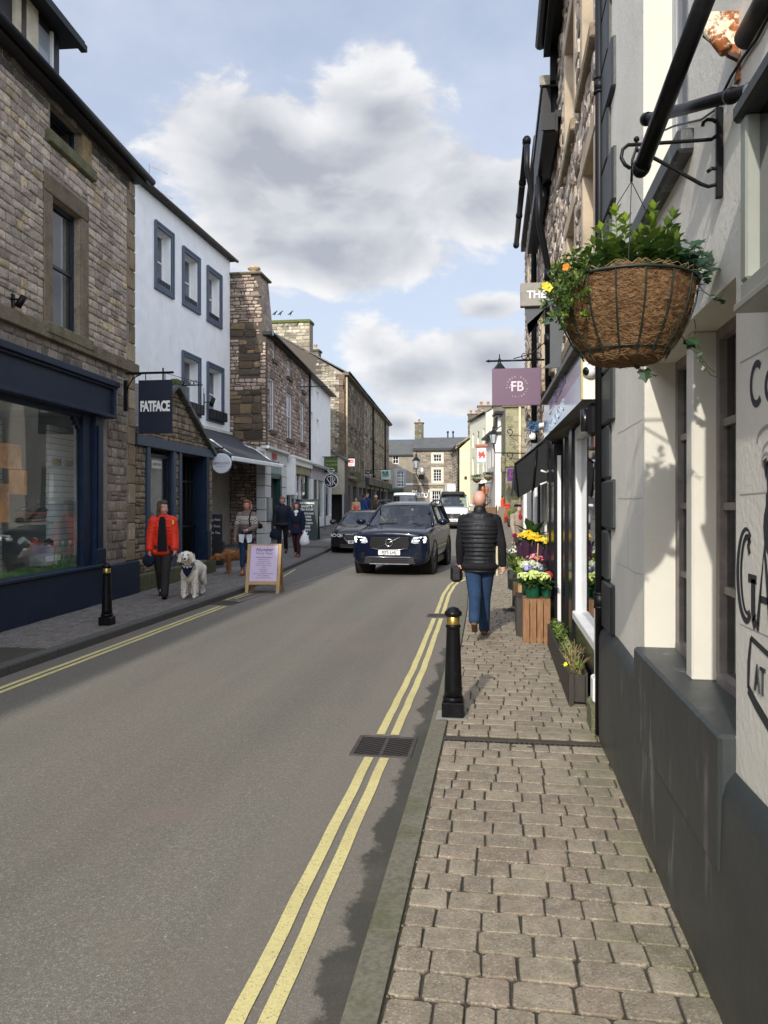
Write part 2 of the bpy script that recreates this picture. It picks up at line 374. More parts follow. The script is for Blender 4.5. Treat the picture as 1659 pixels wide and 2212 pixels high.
def roughcast(name,col,stain,sst=.35,bump=.5,bs=22,bd=.01,rough=.8,joints=False):
 """painted render over stone: undulating bumpy coat, faint stains, optional ashlar joints"""
 m,t,p=newmat(name);v=vecsrc(t,'obj');n1=noise_(t,v,bs,5,.6);n2=noise_(t,v,2.2,4,.55);n3=noise_(t,vecsrc(t,'obj',(1,1,.25)),3.5,7,.68)
 n4=noise_(t,v,90,3,.6)
 c=mixc(t,mapr(t,n3,.5,.78,0,sst,True),col,stain)
 mm=N(t,'ShaderNodeVectorMath',operation='SCALE');L(t,c,mm.inputs[0]);L(t,mapr(t,n2,.3,.7,.94,1.05),mm.inputs[3]);c=mm.outputs[0]
 h=math_(t,'ADD',math_(t,'MULTIPLY',n1,.6),math_(t,'ADD',math_(t,'MULTIPLY',n2,2.0),math_(t,'MULTIPLY',n4,.12)))
 L(t,c,p.inputs['Base Color']);p.inputs['Roughness'].default_value=rough;L(t,bump_(t,h,bump,bd),p.inputs['Normal']);return m
M={}
M['asphalt']=asphalt('road asphalt')
M['sett']=paving('paving sett')
M['sett_l']=paving('grey paving sett',moss=False)
M['joint']=pm('joint dirt',(.048,.041,.031),.95,var=.4,vs=20,bump=.5,bs=80,stain=(.05,.06,.02),sst=.7,ssc=2)
M['kerb']=pm('granite kerb',(.150,.140,.100),.85,var=.3,vs=45,bump=.5,bs=120,stain=(.075,.085,.030),sst=.85,ssc=1.1)
M['kerb_l']=pm('dark kerb',(.085,.08,.072),.85,var=.3,vs=40,bump=.5,bs=120)
def linepaint():
 m,t,p=newmat('yellow line paint');v=vecsrc(t,'obj');n=noise_(t,v,60,5,.7);n2=noise_(t,v,2.0,5,.6)
 c=mixc(t,mapr(t,n,.45,.75,0,.5,True),(.66,.575,.25),(.40,.35,.17));c=mixc(t,mapr(t,n2,.45,.65,0,.55),c,(.50,.42,.19))
 L(t,c,p.inputs['Base Color']);p.inputs['Roughness'].default_value=.7;L(t,bump_(t,noise_(t,v,150,3,.7),.6,.003),p.inputs['Normal'])
 out=[x for x in t.nodes if x.type=='OUTPUT_MATERIAL'][0];tr=N(t,'ShaderNodeBsdfTransparent');mx=N(t,'ShaderNodeMixShader')
 L(t,mapr(t,noise_(t,v,110,4,.75),.57,.66,0,.75),mx.inputs[0]);L(t,p.outputs[0],mx.inputs[1]);L(t,tr.outputs[0],mx.inputs[2]);L(t,mx.outputs[0],out.inputs[0]);return m
M['line']=linepaint()
def plinthmat():
 m,t,p=newmat('charcoal painted plinth');v=vecsrc(t,'obj');c=mixc(t,mapr(t,noise_(t,v,2.5,5,.6),.35,.65),(.030,.036,.037),(.042,.049,.049))
 sv=vecsrc(t,'obj',(1,1,.16));s1=noise_(t,sv,9,8,.7);s2=noise_(t,v,1.1,3,.5)
 c=mixc(t,math_(t,'MULTIPLY',mapr(t,s1,.55,.66,0,.55,True),mapr(t,s2,.42,.58,0,1,True)),c,(.24,.245,.24))
 c=mixc(t,mapr(t,noise_(t,v,34,4,.7),.70,.76,0,.5),c,(.20,.20,.19));s=N(t,'ShaderNodeSeparateXYZ');L(t,v,s.inputs[0])
 low=math_(t,'ADD',s.outputs[2],math_(t,'MULTIPLY',math_(t,'SUBTRACT',noise_(t,v,6,6,.7),.5),.5));c=mixc(t,mapr(t,low,.0,.30,.6,0,True),c,(.085,.075,.055))
 L(t,c,p.inputs['Base Color']);p.inputs['Roughness'].default_value=.48;L(t,bump_(t,math_(t,'ADD',noise_(t,v,7,4,.5),math_(t,'MULTIPLY',noise_(t,v,60,3,.6),.15)),.5,.012),p.inputs['Normal']);return m
M['iron']=pm('cast iron',(.075,.062,.052),.6,.4,var=.3,vs=14,bump=.3,bs=90,stain=(.13,.07,.04),sst=.6,ssc=4)
M['void']=pm('dark void',(.008,.008,.008),.95,var=0)
M['black']=pm('black paint',(.007,.007,.008),.30,var=.2,vs=6,bump=.12,bs=30,stain=(.03,.03,.03),sst=.3,ssc=5,spec=.16)
M['blackmatt']=pm('matt black',(.014,.014,.015),.55,var=.2)
M['pipe']=pm('black downpipe',(.006,.0065,.008),.45,var=.2,vs=5,spec=.22)
M['gold']=pm('gold band',(.52,.37,.10),.35,.85,var=.15,vs=30)
M['navy']=pm('navy shop paint',(.008,.020,.046),.5,spec=.28,var=.18,vs=4,bump=.1,bs=25,stain=(.10,.12,.15),sst=.12,ssc=4,streak=True)
M['navy_l']=pm('grey blue joinery',(.035,.062,.10),.5,var=.15,vs=4,bump=.15,bs=30)
M['navysign']=pm('navy sign board',(.004,.009,.026),.5,var=.08)
M['winblue']=pm('slate blue surround',(.075,.10,.14),.6,var=.1)
M['white']=pm('white paint',(.78,.78,.76),.5,var=.06,vs=5,stain=(.45,.45,.4),sst=.2)
M['whitewall']=roughcast('white painted wall',(.90,.89,.86),(.60,.60,.57),.35,.25,14,.006)
M['cream']=roughcast('cream grey painted wall',(.74,.71,.62),(.52,.49,.42),.28,.6,40,.007,.78)
M['reveal']=roughcast('cream painted reveal',(.64,.615,.53),(.55,.50,.40),.2,.4,20,.008,.7)
M['plinth']=plinthmat()
M['quoinp']=pm('charcoal painted quoin',(.026,.031,.031),.5,var=.12,vs=5,bump=.4,bs=14,bd=.008)
M['mortar']=pm('lime mortar',(.27,.235,.195),.95,var=.25,vs=14,bump=.5,bs=70)
M['mortar_d']=pm('dark mortar',(.085,.07,.055),.95,var=.3,vs=14,bump=.5,bs=70)
M['stone']=stonemat('squared stone',moss=(.10,.085,.06),mk=.35,msc=1.1)
M['rubble']=stonemat('rubble stone',bump=.9,bs=18,bd=.02,moss=(.075,.07,.045),mk=.45,msc=.7)
M['ashlar']=stonemat('dressed sandstone',bump=.35,bs=30,bd=.006,moss=(.055,.052,.032),mk=.65,msc=1.3)
M['slate']=brickmat('slate roof',(.105,.105,.10),(.075,.075,.078),(.03,.03,.03),.28,.2,.008,.008,.6,.5,(.09,.095,.05),.5)
M['glass']=glassmat('window glass',dark=.8)
M['shopglass']=glassmat('shop window glass',(.92,.96,.94),.98)
M['rub2']=brickmat('rubble masonry',(.42,.32,.25),(.25,.19,.15),(.30,.24,.19),.27,.13,.014,.06,.9,1.0,(.10,.08,.055),.5)
M['glassd']=glassmat('dark window glass',(.6,.65,.7),.45)
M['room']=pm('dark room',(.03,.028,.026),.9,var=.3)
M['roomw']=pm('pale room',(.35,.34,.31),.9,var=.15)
M['curtain']=pm('net curtain',(.55,.54,.5),.9,var=.2,vs=20)
def rustm():
 m,t,p=newmat('rusted metal');v=vecsrc(t,'obj');a=noise_(t,v,14,7,.7);b=noise_(t,v,60,4,.7)
 c=mixc(t,mapr(t,a,.46,.52,0,1,True),(.78,.70,.50),(.36,.11,.03));c=mixc(t,mapr(t,b,.5,.62,0,.6),c,(.12,.05,.025));c=mixc(t,mapr(t,noise_(t,v,9,3,.5),.60,.64,0,.9),c,(.05,.045,.04))
 L(t,c,p.inputs['Base Color']);p.inputs['Roughness'].default_value=.85;L(t,bump_(t,math_(t,'ADD',a,b),.8,.006),p.inputs['Normal']);return m
M['rust']=rustm()
M['coir']=None
def coir():
 m,t,p=newmat('coir liner');v=vecsrc(t,'obj');w=N(t,'ShaderNodeTexNoise',i_Scale=16.0,i_Detail=2.0);L(t,v,w.inputs['Vector'])
 ad=N(t,'ShaderNodeVectorMath',operation='MULTIPLY_ADD');L(t,w.outputs['Color'],ad.inputs[0]);ad.inputs[1].default_value=(.09,.09,.09);L(t,v,ad.inputs[2])
 mp=N(t,'ShaderNodeMapping');mp.inputs['Scale'].default_value=(34,34,120);L(t,ad.outputs[0],mp.inputs[0])
 f1=noise_(t,mp.outputs[0],1.4,4,.7);f2=noise_(t,v,22,4,.6)
 c=mixc(t,mapr(t,f1,.32,.66,0,1),(.085,.042,.018),(.38,.235,.12));c=mixc(t,mapr(t,f2,.35,.7,0,.6),c,(.07,.028,.012))
 L(t,c,p.inputs['Base Color']);p.inputs['Roughness'].default_value=.95;p.inputs['Specular IOR Level'].default_value=.1
 L(t,bump_(t,math_(t,'ADD',f1,f2),1.0,.018),p.inputs['Normal']);return m
M['coir']=coir()
def leafm(name,c1,c2,gl=.4,tr=.25):
 m,t,p=newmat(name);v=vecsrc(t,'obj');a=N(t,'ShaderNodeAttribute',attribute_name='Col').outputs['Color'];s=N(t,'ShaderNodeSeparateXYZ');L(t,a,s.inputs[0])
 c=mixc(t,s.outputs[0],c1,c2);L(t,c,p.inputs['Base Color']);p.inputs['Roughness'].default_value=gl
 out=[x for x in t.nodes if x.type=='OUTPUT_MATERIAL'][0];tl=N(t,'ShaderNodeBsdfTranslucent');L(t,c,tl.inputs[0]);mx=N(t,'ShaderNodeMixShader');mx.inputs[0].default_value=tr
 L(t,p.outputs[0],mx.inputs[1]);L(t,tl.outputs[0],mx.inputs[2]);L(t,mx.outputs[0],out.inputs[0]);return m
M['leaf']=leafm('glossy leaf',(.022,.065,.018),(.30,.42,.05))
M['ivy']=leafm('ivy leaf',(.012,.040,.018),(.05,.11,.04))
M['petal']=pm('petal',(1,1,1),.6,attr=True,var=.15,vs=40)
M['attr']=pm('painted part',(1,1,1),.6,attr=True,var=.05)
M['attrgloss']=pm('glossy part',(1,1,1),.3,attr=True,var=.04)
M['cloth']=pm('cloth',(1,1,1),.92,attr=True,var=.14,vs=9,bump=.5,bs=35,bd=.012,spec=.15)
M['skin']=pm('skin',(.52,.27,.19),.5,var=.08,vs=12)
M['wood']=None
def wood(name,c1,c2,sc=(6,6,.8)):
 m,t,p=newmat(name);v=vecsrc(t,'obj',sc);n=noise_(t,v,7,6,.65,.6);c=mixc(t,mapr(t,n,.3,.7),c1,c2)
 L(t,c,p.inputs['Base Color']);p.inputs['Roughness'].default_value=.6;L(t,bump_(t,n,.3,.004),p.inputs['Normal']);return m
M['wood']=wood('crate wood',(.15,.07,.028),(.31,.16,.07))
M['pine']=wood('pine wood',(.34,.21,.09),(.48,.32,.15))
M['dwood']=wood('dark stained wood',(.018,.015,.013),(.05,.04,.032))
# ------ ground, road, pavements
def interp(pl,y):
 if y<=pl[0][1]:return pl[0][0]
 for a,b in zip(pl,pl[1:]):
  if y<=b[1]:return a[0]+(b[0]-a[0])*(y-a[1])/(b[1]-a[1])
 return pl[-1][0]
LK=[(-4.86,-20),(-4.85,14.5),(-5.3,18.8),(-5.96,27.2),(-7.0,40),(-8.6,56),(-9.6,72),(-10,90)]
RK=[(-.49,-20),(-.49,6),(-.58,12),(-.66,14.5),(-.64,16.5),(-.5,17.8),(-.12,18.8),(.26,19.7),(.36,20.6),(.22,30),(-.1,45),(-1.1,60),(-3.2,78),(-4.6,90)]
ys=[-20+i for i in range(0,111)]
def strip(name,fl,fr,m,zo,y0=-20,y1=90,step=1.0,build=True,mb=None):
 b=mb or MB();y=y0;pts=[]
 while y<y1+1e-6:pts.append(y);y+=step
 vs=[]
 for y in pts:vs+=[(fl(y),y,gz(y)+zo),(fr(y),y,gz(y)+zo)]
 b.add(vs,[(2*i,2*i+1,2*i+3,2*i+2)for i in range(len(pts)-1)],m)
 if build:o=b.build(name);tag(o,kind='structure');return o
b=MB();b.add([(-400,-300,-.06),(400,-300,-.06),(400,1200,-.06),(-400,1200,-.06)],[(0,1,2,3)],pm('earth',(.10,.09,.07),.95,stain=(.05,.07,.03),sst=.7,ssc=.3))
tag(b.build('ground'),kind='structure')
strip('road',lambda y:interp(LK,y)-.02,lambda y:interp(RK,y)+.02,M['asphalt'],0)
M['bay']=pm('worn concrete bay',(.115,.10,.082),.85,var=.3,vs=6,bump=.5,bs=90,stain=(.05,.045,.04),sst=.6,ssc=1.3)
BE=[(-4.52,12.9),(-4.09,18.7),(-3.95,25),(-4.6,34),(-5.8,44)]
strip('parking_bay',lambda y:interp(LK,y)-.01,lambda y:interp(BE,y),M['bay'],.004,13.2,44)
M['edging']=pm('pale edging stone',(.23,.205,.165),.85,var=.3,vs=9,stain=(.08,.07,.06),sst=.6,ssc=2)
strip('edging_strip',lambda y:interp(BE,y),lambda y:interp(BE,y)+.07,M['edging'],.009,12.9,44,.5)
def sett(mb,x0,x1,y0,y1,z,col,m,rnd=random):
 c=min(.013,(x1-x0)*.2);j=lambda a:rnd.uniform(-a,a)
 P=[(x0+c,y0),(x1-c,y0),(x1,y0+c),(x1,y1-c),(x1-c,y1),(x0+c,y1),(x0,y1-c),(x0,y0+c)]
 P=[(x+j(.003),y+j(.003))for x,y in P];cx=(x0+x1)/2;cy=(y0+y1)/2;tx=j(.008);ty=j(.008);dz=j(.0015)
 def ring(ins,dzz):
  r=[]
  for x,y in P:
   dx,dy=cx-x,cy-y;l=sqrt(dx*dx+dy*dy);k=ins/l if l else 0
   r.append((x+dx*k*1.2,y+dy*k*1.2,z+dzz+dz+(x-cx)*tx+(y-cy)*ty))
  return r
 vs=ring(0,-.020)+ring(.0012,-.0045)+ring(.005,-.0004)+[(cx,cy,z+dz+.0008)];fs=[]
 for k in(0,8):
  for i in range(8):fs.append((k+i,k+(i+1)%8,k+8+(i+1)%8,k+8+i))
 for i in range(8):fs.append((16+i,16+(i+1)%8,24))
 mb.add(vs,fs,m,smooth=False,col=col)
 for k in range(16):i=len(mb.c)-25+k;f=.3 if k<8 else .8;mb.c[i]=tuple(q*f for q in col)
def setts(name,xl,xr,y0,y1,pitch,m,cols,z=.1,skip=None,zf=None):
 mb=MB();y=y0;g=.0065;rnd=random.Random(hash(name)%1000 if False else len(name))
 while y<y1:
  a,c=xl(y),xr(y);x=a+rnd.uniform(-.1,0);w_=rnd.uniform(-.004,.004)
  while x<c:
   w=rnd.choice((.10,.125,.15,.15,.18,.205,.235));x2=min(x+w,c);x1_=max(x,a)
   if x2-x1_>.035 and not(skip and skip(y)):
    k=rnd.uniform(.88,1.12);bc=rnd.choice(cols);zz=zf(x,y)if zf else z
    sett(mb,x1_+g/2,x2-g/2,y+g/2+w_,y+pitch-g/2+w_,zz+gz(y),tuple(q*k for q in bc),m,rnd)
   x+=w
  y+=pitch
 return tag(mb.build(name),kind='structure')
WR=.74
strip('pavement_bed_right',lambda y:interp(RK,y)+.11,lambda y:2.2 if y>20 else .95,M['joint'],.088)
cols=[(.262,.218,.155),(.275,.23,.165),(.248,.206,.15),(.285,.24,.168),(.258,.206,.15)]
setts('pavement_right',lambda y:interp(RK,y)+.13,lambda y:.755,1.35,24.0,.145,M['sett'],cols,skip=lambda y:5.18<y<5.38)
M['farpave']=pm('worn brown paving',(.175,.145,.115),.85,var=.2,vs=3,bump=.4,bs=60)
strip('far_pavement_right',lambda y:interp(RK,y)+.13,lambda y:3.0,M['farpave'],.102,24,90)
LZ=lambda x,y:.1+max(0,(-4.95-x))*.035
strip('pavement_bed_left',lambda y:-11.5-(max(0,y-30)*.05),lambda y:interp(LK,y)-.11,M['joint'],.088)
colsl=[(.15,.135,.12),(.165,.145,.128),(.135,.122,.112),(.175,.155,.138)]
setts('pavement_left',lambda y:-6.9,lambda y:interp(LK,y)-.13,8.0,19.0,.145,M['sett_l'],colsl,zf=lambda x,y:.1)
M['farpavel']=brickmat('grey paving bricks',(.125,.112,.10),(.10,.092,.085),(.05,.045,.04),.2,.13,.01,.006,.85,.4,fine=.2)
b=MB();yy=[19+i for i in range(72)]
vs=[]
for y in yy:vs+=[(-12-(max(0,y-30)*.06),y,gz(y)+.102),(interp(LK,y)-.13,y,gz(y)+.102)]
b.add(vs,[(2*i,2*i+1,2*i+3,2*i+2)for i in range(len(yy)-1)],M['farpavel']);tag(b.build('far_pavement_left'),kind='structure')
def kerb(name,pl,sgn,m,y0,y1,ln):
 mb=MB();y=y0;rnd=random.Random(3)
 while y<y1:
  y2=min(y+ln*rnd.uniform(.85,1.1),y1)
  xa,xb=interp(pl,y),interp(pl,y2-.011);za,zb=gz(y),gz(y2);k=rnd.uniform(.85,1.1)
  w=.125*sgn;P=[]
  for(x,yy_,z0)in((xa,y,za),(xb,y2-.011,zb)):
   P+=[(x,yy_,z0-.03),(x,yy_,z0+.082),(x+sgn*.006,yy_,z0+.095),(x+sgn*.02,yy_,z0+.101),(x+w-sgn*.004,yy_,z0+.104),(x+w,yy_,z0+.09),(x+w,yy_,z0-.03)]
  mb.add(P,[(i,i+1,i+8,i+7)for i in range(6)]+[(0,1,2,3,4,5,6),(13,12,11,10,9,8,7)],m,col=(k,k,k))
  y=y2
 return tag(mb.build(name),kind='structure')
kerb('kerb_right',RK,1,M['kerb'],-8,88,.92);kerb('kerb_left',LK,-1,M['kerb_l'],-8,88,.95)
def line(mb,pts,w,zo,breaks=()):
 out=[]
 for(x0,y0),(x1,y1)in zip(pts,pts[1:]):
  n=max(1,int(sqrt((x1-x0)**2+(y1-y0)**2)/.25))
  for i in range(n):out.append((x0+(x1-x0)*i/n,y0+(y1-y0)*i/n))
 out.append(pts[-1]);rnd=random.Random(9);vs=[];fs=[]
 for i,(x,y)in enumerate(out):
  a=out[max(0,i-1)];c=out[min(len(out)-1,i+1)];t=Vector((c[0]-a[0],c[1]-a[1],0)).normalized();nn=Vector((t.y,-t.x,0))*w/2
  q=rnd.uniform(-.003,.003)
  vs+=[(x-nn.x+q,y-nn.y,gz(y)+zo),(x+nn.x+q,y+nn.y,gz(y)+zo)]
 for i in range(len(out)-1):
  if any(a<out[i][1]and out[i+1][1]<b_ for a,b_ in breaks):continue
  fs.append((2*i,2*i+1,2*i+3,2*i+2))
 mb.add(vs,fs,M['line'])
def offpl(pl,o):return[(x+o,y)for x,y in pl]
b=MB()
C1=[(-.856,-6),(-.856,4.0),(-.856,5.14)];C1b=[(-.856,5.66),(-.86,8),(-.93,11.5)];C1c=[(-.935,12.02),(-1.0,14.5),(-.985,16.2),(-.93,17.0),(-.78,17.8),(-.5,18.6),(-.18,19.3),(.0,20.3),(-.02,24),(-.1,30),(-.4,44)]
for pl in(C1,C1b,C1c):
 line(b,pl,.062,.005);line(b,[(x+.105+(.0 if y<16 else 0),y-(0 if y<16 or y>20.5 else .08))for x,y in pl],.062,.005)
tag(b.build('yellow_lines_right'),kind='structure')
b=MB()
for o in(0,.10):
 line(b,[(-4.57+o,-8),(-4.57+o,6),(-4.59+o,12.35)],.058,.005)
line(b,[(-4.76,13.1),(-4.74,14.6)],.035,.009);line(b,[(-4.66,13.3),(-4.64,14.2)],.03,.009);line(b,[(-4.80,15.9),(-4.97,17.6),(-5.2,19.5)],.03,.009)
tag(b.build('yellow_lines_left'),kind='structure')
def grate(name,x0,x1,y0,y1,nb,label,zt=.007):
 t=thing(name,label,'drain cover',((x0+x1)/2,(y0+y1)/2,gz(y0)))
 f=MB();w=.028
 f.box(x0,x1,y0,y0+w,-.01,zt,M['iron'],bv=.003);f.box(x0,x1,y1-w,y1,-.01,zt,M['iron'],bv=.003)
 f.box(x0,x0+w,y0+w,y1-w,-.01,zt,M['iron']);f.box(x1-w,x1,y0+w,y1-w,-.01,zt,M['iron']);xm=(x0+x1)/2
 f.box(xm-.012,xm+.012,y0+w,y1-w,-.01,zt-.001,M['iron'])
 f.build('grate_frame',t)
 g=MB();g.box(x0+w,x1-w,y0+w,y1-w,-.01,.0015,M['void']if y0<10 else M['iron']);g.build('grate_pit',t)
 g=MB()
 for h,(a,c)in enumerate(((x0+w,xm-.012),(xm+.012,x1-w))):
  W_=c-a;H=y1-y0-2*w;n=nb
  for i in range(-n,2*n):
   o=H*i/n*.9;sl=-.75
   P=[]
   for k in range(9):
    x=a+W_*k/8;y=y0+w+o+(x-a)*sl*-1 if h==0 else y0+w+o+(x-a)*.75
    if y0+w<=y<=y1-w:P.append((x,y))
   if len(P)>1:
    for p,q in zip(P,P[1:]):
     dy=.0075;g.add([(p[0],p[1]-dy,zt-.002),(q[0],q[1]-dy,zt-.002),(q[0],q[1]+dy,zt-.002),(p[0],p[1]+dy,zt-.002)],[(0,1,2,3)],M['iron'])
 g.build('grate_bars',t);return t
grate('drain_grate',-1.0,-.575,5.16,5.62,8,'large cast iron gully grate breaking the yellow lines near the front')
grate('drain_grate',-1.06,-.72,11.62,11.98,6,'small distant gully grate on the right yellow lines beyond the bollard')
grate('drain_grate',-4.84,-4.42,12.5,13.05,6,'gully grate at the left kerb in front of the folding board')
t=thing('channel_drain','narrow slotted iron channel drain crossing the right pavement','drain',(.16,5.3,.1))
b=MB();x=-.365
b.box(-.365,.70,5.21,5.335,.06,.0925,M['void'])
b.build('drain_slots',t);b=MB()
b.box(-.365,.70,5.195,5.225,.07,.1,M['iron']);b.box(-.365,.70,5.32,5.35,.07,.1,M['iron'])
while x<.69:b.box(x,x+.011,5.225,5.32,.08,.099,M['iron']);x+=.034
b.build('drain_frame',t)
def bollard(loc,label):
 t=thing('bollard',label,'bollard',loc,0,'black and gold bollards');X=WM[t.name]
 b=MB(X);b.box(-.083,.083,-.083,.083,0,.115,M['black'],bv=.008);b.lathe([(.0,.115),(.079,.115),(.08,.14),(.074,.15)],M['black'],20);b.build('bollard_base',t)
 b=MB(X);b.lathe([(.072,.148),(.068,.20),(.060,.42),(.051,.66),(.051,.672),(.057,.675),(.058,.69),(.05,.70)],M['black'],24);b.build('bollard_post',t)
 b=MB(X);b.lathe([(.048,.698),(.0485,.70),(.0485,.757),(.046,.76)],M['gold'],24);b.build('gold_band',t)
 b=MB(X);b.lathe([(.046,.758),(.058,.762),(.066,.772),(.0675,.785),(.062,.798),(.050,.806),(.047,.812),(.035,.824),(.015,.832),(0,.834)],M['black'],24);b.build('bollard_cap',t)
 return t
bollard(gp(979,1546),'black bollard with gold band at the right kerb in the foreground')
bollard(gp(231,1350),'black bollard with gold band beside the navy shopfront on the left')
b=MB();b.box(-.125,.11,-.12,.12,-.005,.006,pm('bollard footing concrete',(.25,.24,.21),.9),X=Matrix.Translation(gp(979,1546)));tag(b.build('bollard_footing'),kind='structure')
w=MB();rr=random.Random(14);wm=pm('moss and weed',(.07,.11,.03),.9,var=.4,vs=30);gm2=pm('grit',(.14,.105,.07),.95,var=.5,vs=60)
for i in range(900):
 y=rr.uniform(1.5,14)**1.0;x=.735-abs(rr.gauss(0,.035))if rr.random()<.75 else rr.uniform(-.36,-.33);z=.096;r=rr.uniform(.002,.007);a=rr.uniform(0,6.3)
 if 5.15<y<5.4:continue
 w.add([(x-r,y-r*.7,z),(x+r,y-r,z),(x+r*.8,y+r,z),(x-r,y+r*.8,z),(x,y,z+r*1.2)],[(0,1,4),(1,2,4),(2,3,4),(3,0,4)],gm2)
for y0_ in[rr.uniform(1.6,13)for i in range(26)]:
 x0_=.728-abs(rr.gauss(0,.012))
 for k in range(rr.randint(4,14)):a=rr.uniform(0,6.3);L_=rr.uniform(.008,.028);w.add([(x0_-.002,y0_,.092),(x0_+.002,y0_+.001,.092),(x0_+L_*cos(a)*.7,y0_+L_*sin(a),.092+L_*rr.uniform(.3,1))],[(0,1,2)],wm)
tag(w.build('weeds_and_grit'),'moss, grit and tiny weeds collected along the foot of the right hand wall','weeds',kind='stuff')
# ------ building kit
def stones(mb,s0,s1,z0,z1,m,cols,ch=(.12,.17),ln=(.16,.34),holes=(),g=.012,rel=(.008,.022),c=.02,ztop=None,seed=1,zlow=None,o=0.0,wob=.006):
 rnd=random.Random(seed);z=z0
 while z<z1-.03:
  h=min(rnd.uniform(*ch),z1-z);zm=z+h*.5
  iv=[(s0,s1)]
  for(a,b_,lo,hi)in holes:
   if lo<zm+h*.2 and hi>zm-h*.2:
    nv=[]
    for p,q in iv:
     if b_<=p or a>=q:nv.append((p,q));continue
     if a>p:nv.append((p,a))
     if b_<q:nv.append((b_,q))
    iv=nv
  for p,q in iv:
   x=p
   while x<q-.02:
    w=rnd.uniform(*ln)*(1 if rnd.random()>.2 else .6);x2=x+w
    if q-x2<ln[0]*.6:x2=q
    x2=min(x2,q);zt=z+h
    if ztop:
     lim=min(ztop(x),ztop(x2))
     if z>lim-.04:x=x2;continue
     zt=min(zt,lim)
    if zlow and z<zlow((x+x2)/2):x=x2;continue
    if h>ch[0]*1.1 and rnd.random()<.12 and zt==z+h:
     hm=z+h*rnd.uniform(.4,.6);parts=[(z,hm),(hm,zt)]
    else:parts=[(z,zt)]
    for(za,zb)in parts:
     a0,a1,b0,b1=x+g/2,x2-g/2,za+g/2,zb-g/2
     if a1-a0<.015 or b1-b0<.012:continue
     cc=min(c,(a1-a0)*.3,(b1-b0)*.3);J=lambda k=wob:rnd.uniform(-k,k)
     P=[(a0+cc,b0),(a1-cc,b0),(a1,b0+cc),(a1,b1-cc),(a1-cc,b1),(a0+cc,b1),(a0,b1-cc),(a0,b0+cc)]
     P=[(px+J(),pz+J())for px,pz in P];cx,cz=(a0+a1)/2,(b0+b1)/2;r=rnd.uniform(*rel);tx,tz=J(.05),J(.05)
     ins=min(.014,(b1-b0)*.18)
     vs=[(px,o-.004,pz)for px,pz in P]
     vs+=[(px+(cx-px)*ins*.6/max(.03,a1-a0),o+r*.75,pz+(cz-pz)*ins*.6/max(.03,b1-b0))for px,pz in P]
     vs+=[(px+(cx-px)*ins*3/max(.03,a1-a0),o+r+(px-cx)*tx+(pz-cz)*tz+J(.003),pz+(cz-pz)*ins*3/max(.03,b1-b0))for px,pz in P]
     vs+=[(cx+J(.02),o+r*1.25+J(.004),cz)]
     fs=[]
     for k in(0,8):fs+=[(k+i,k+8+i,k+8+(i+1)%8,k+(i+1)%8)for i in range(8)]
     fs+=[(16+i,24,16+(i+1)%8)for i in range(8)]
     bc=rnd.choice(cols);k=rnd.uniform(.75,1.25)
     mb.add(vs,fs,m,col=tuple(v*k for v in bc))
    x=x2
  z+=h
def wallgrid(mb,s0,s1,z0,z1,holes,m,depth=.2,mr=None,o=0.0,rc=(.30,.245,.175)):
 S=sorted({s0,s1,*[x for h in holes for x in h[:2]if s0<x<s1]});Z=sorted({z0,z1,*[x for h in holes for x in h[2:]if z0<x<z1]})
 for a,b_ in zip(S,S[1:]):
  for c,d in zip(Z,Z[1:]):
   sm,zm=(a+b_)/2,(c+d)/2
   if any(h[0]<sm<h[1]and h[2]<zm<h[3]for h in holes):continue
   mb.add([(a,o,c),(b_,o,c),(b_,o,d),(a,o,d)],[(0,1,2,3)],m)
 for(a,b_,c,d)in holes:
  q=mr or m;a_,bb=max(a,s0),min(b_,s1);i=o-depth
  mb.add([(a_,o,c),(a_,i,c),(a_,i,d),(a_,o,d)],[(0,1,2,3)],q,col=rc)
  mb.add([(bb,o,c),(bb,i,c),(bb,i,d),(bb,o,d)],[(0,1,2,3)],q,col=rc)
  mb.add([(a_,o,d),(a_,i,d),(bb,i,d),(bb,o,d)],[(0,1,2,3)],q,col=rc)
  mb.add([(a_,o,c),(a_,i,c),(bb,i,c),(bb,o,c)],[(0,1,2,3)],q,col=rc)
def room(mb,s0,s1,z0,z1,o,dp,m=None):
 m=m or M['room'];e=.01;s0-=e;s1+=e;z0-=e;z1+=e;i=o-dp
 mb.add([(s0,o,z0),(s0,i,z0),(s0,i,z1),(s0,o,z1),(s1,o,z0),(s1,i,z0),(s1,i,z1),(s1,o,z1)],[(0,1,2,3),(4,5,6,7),(1,5,6,2),(0,1,5,4),(3,2,6,7)],m)
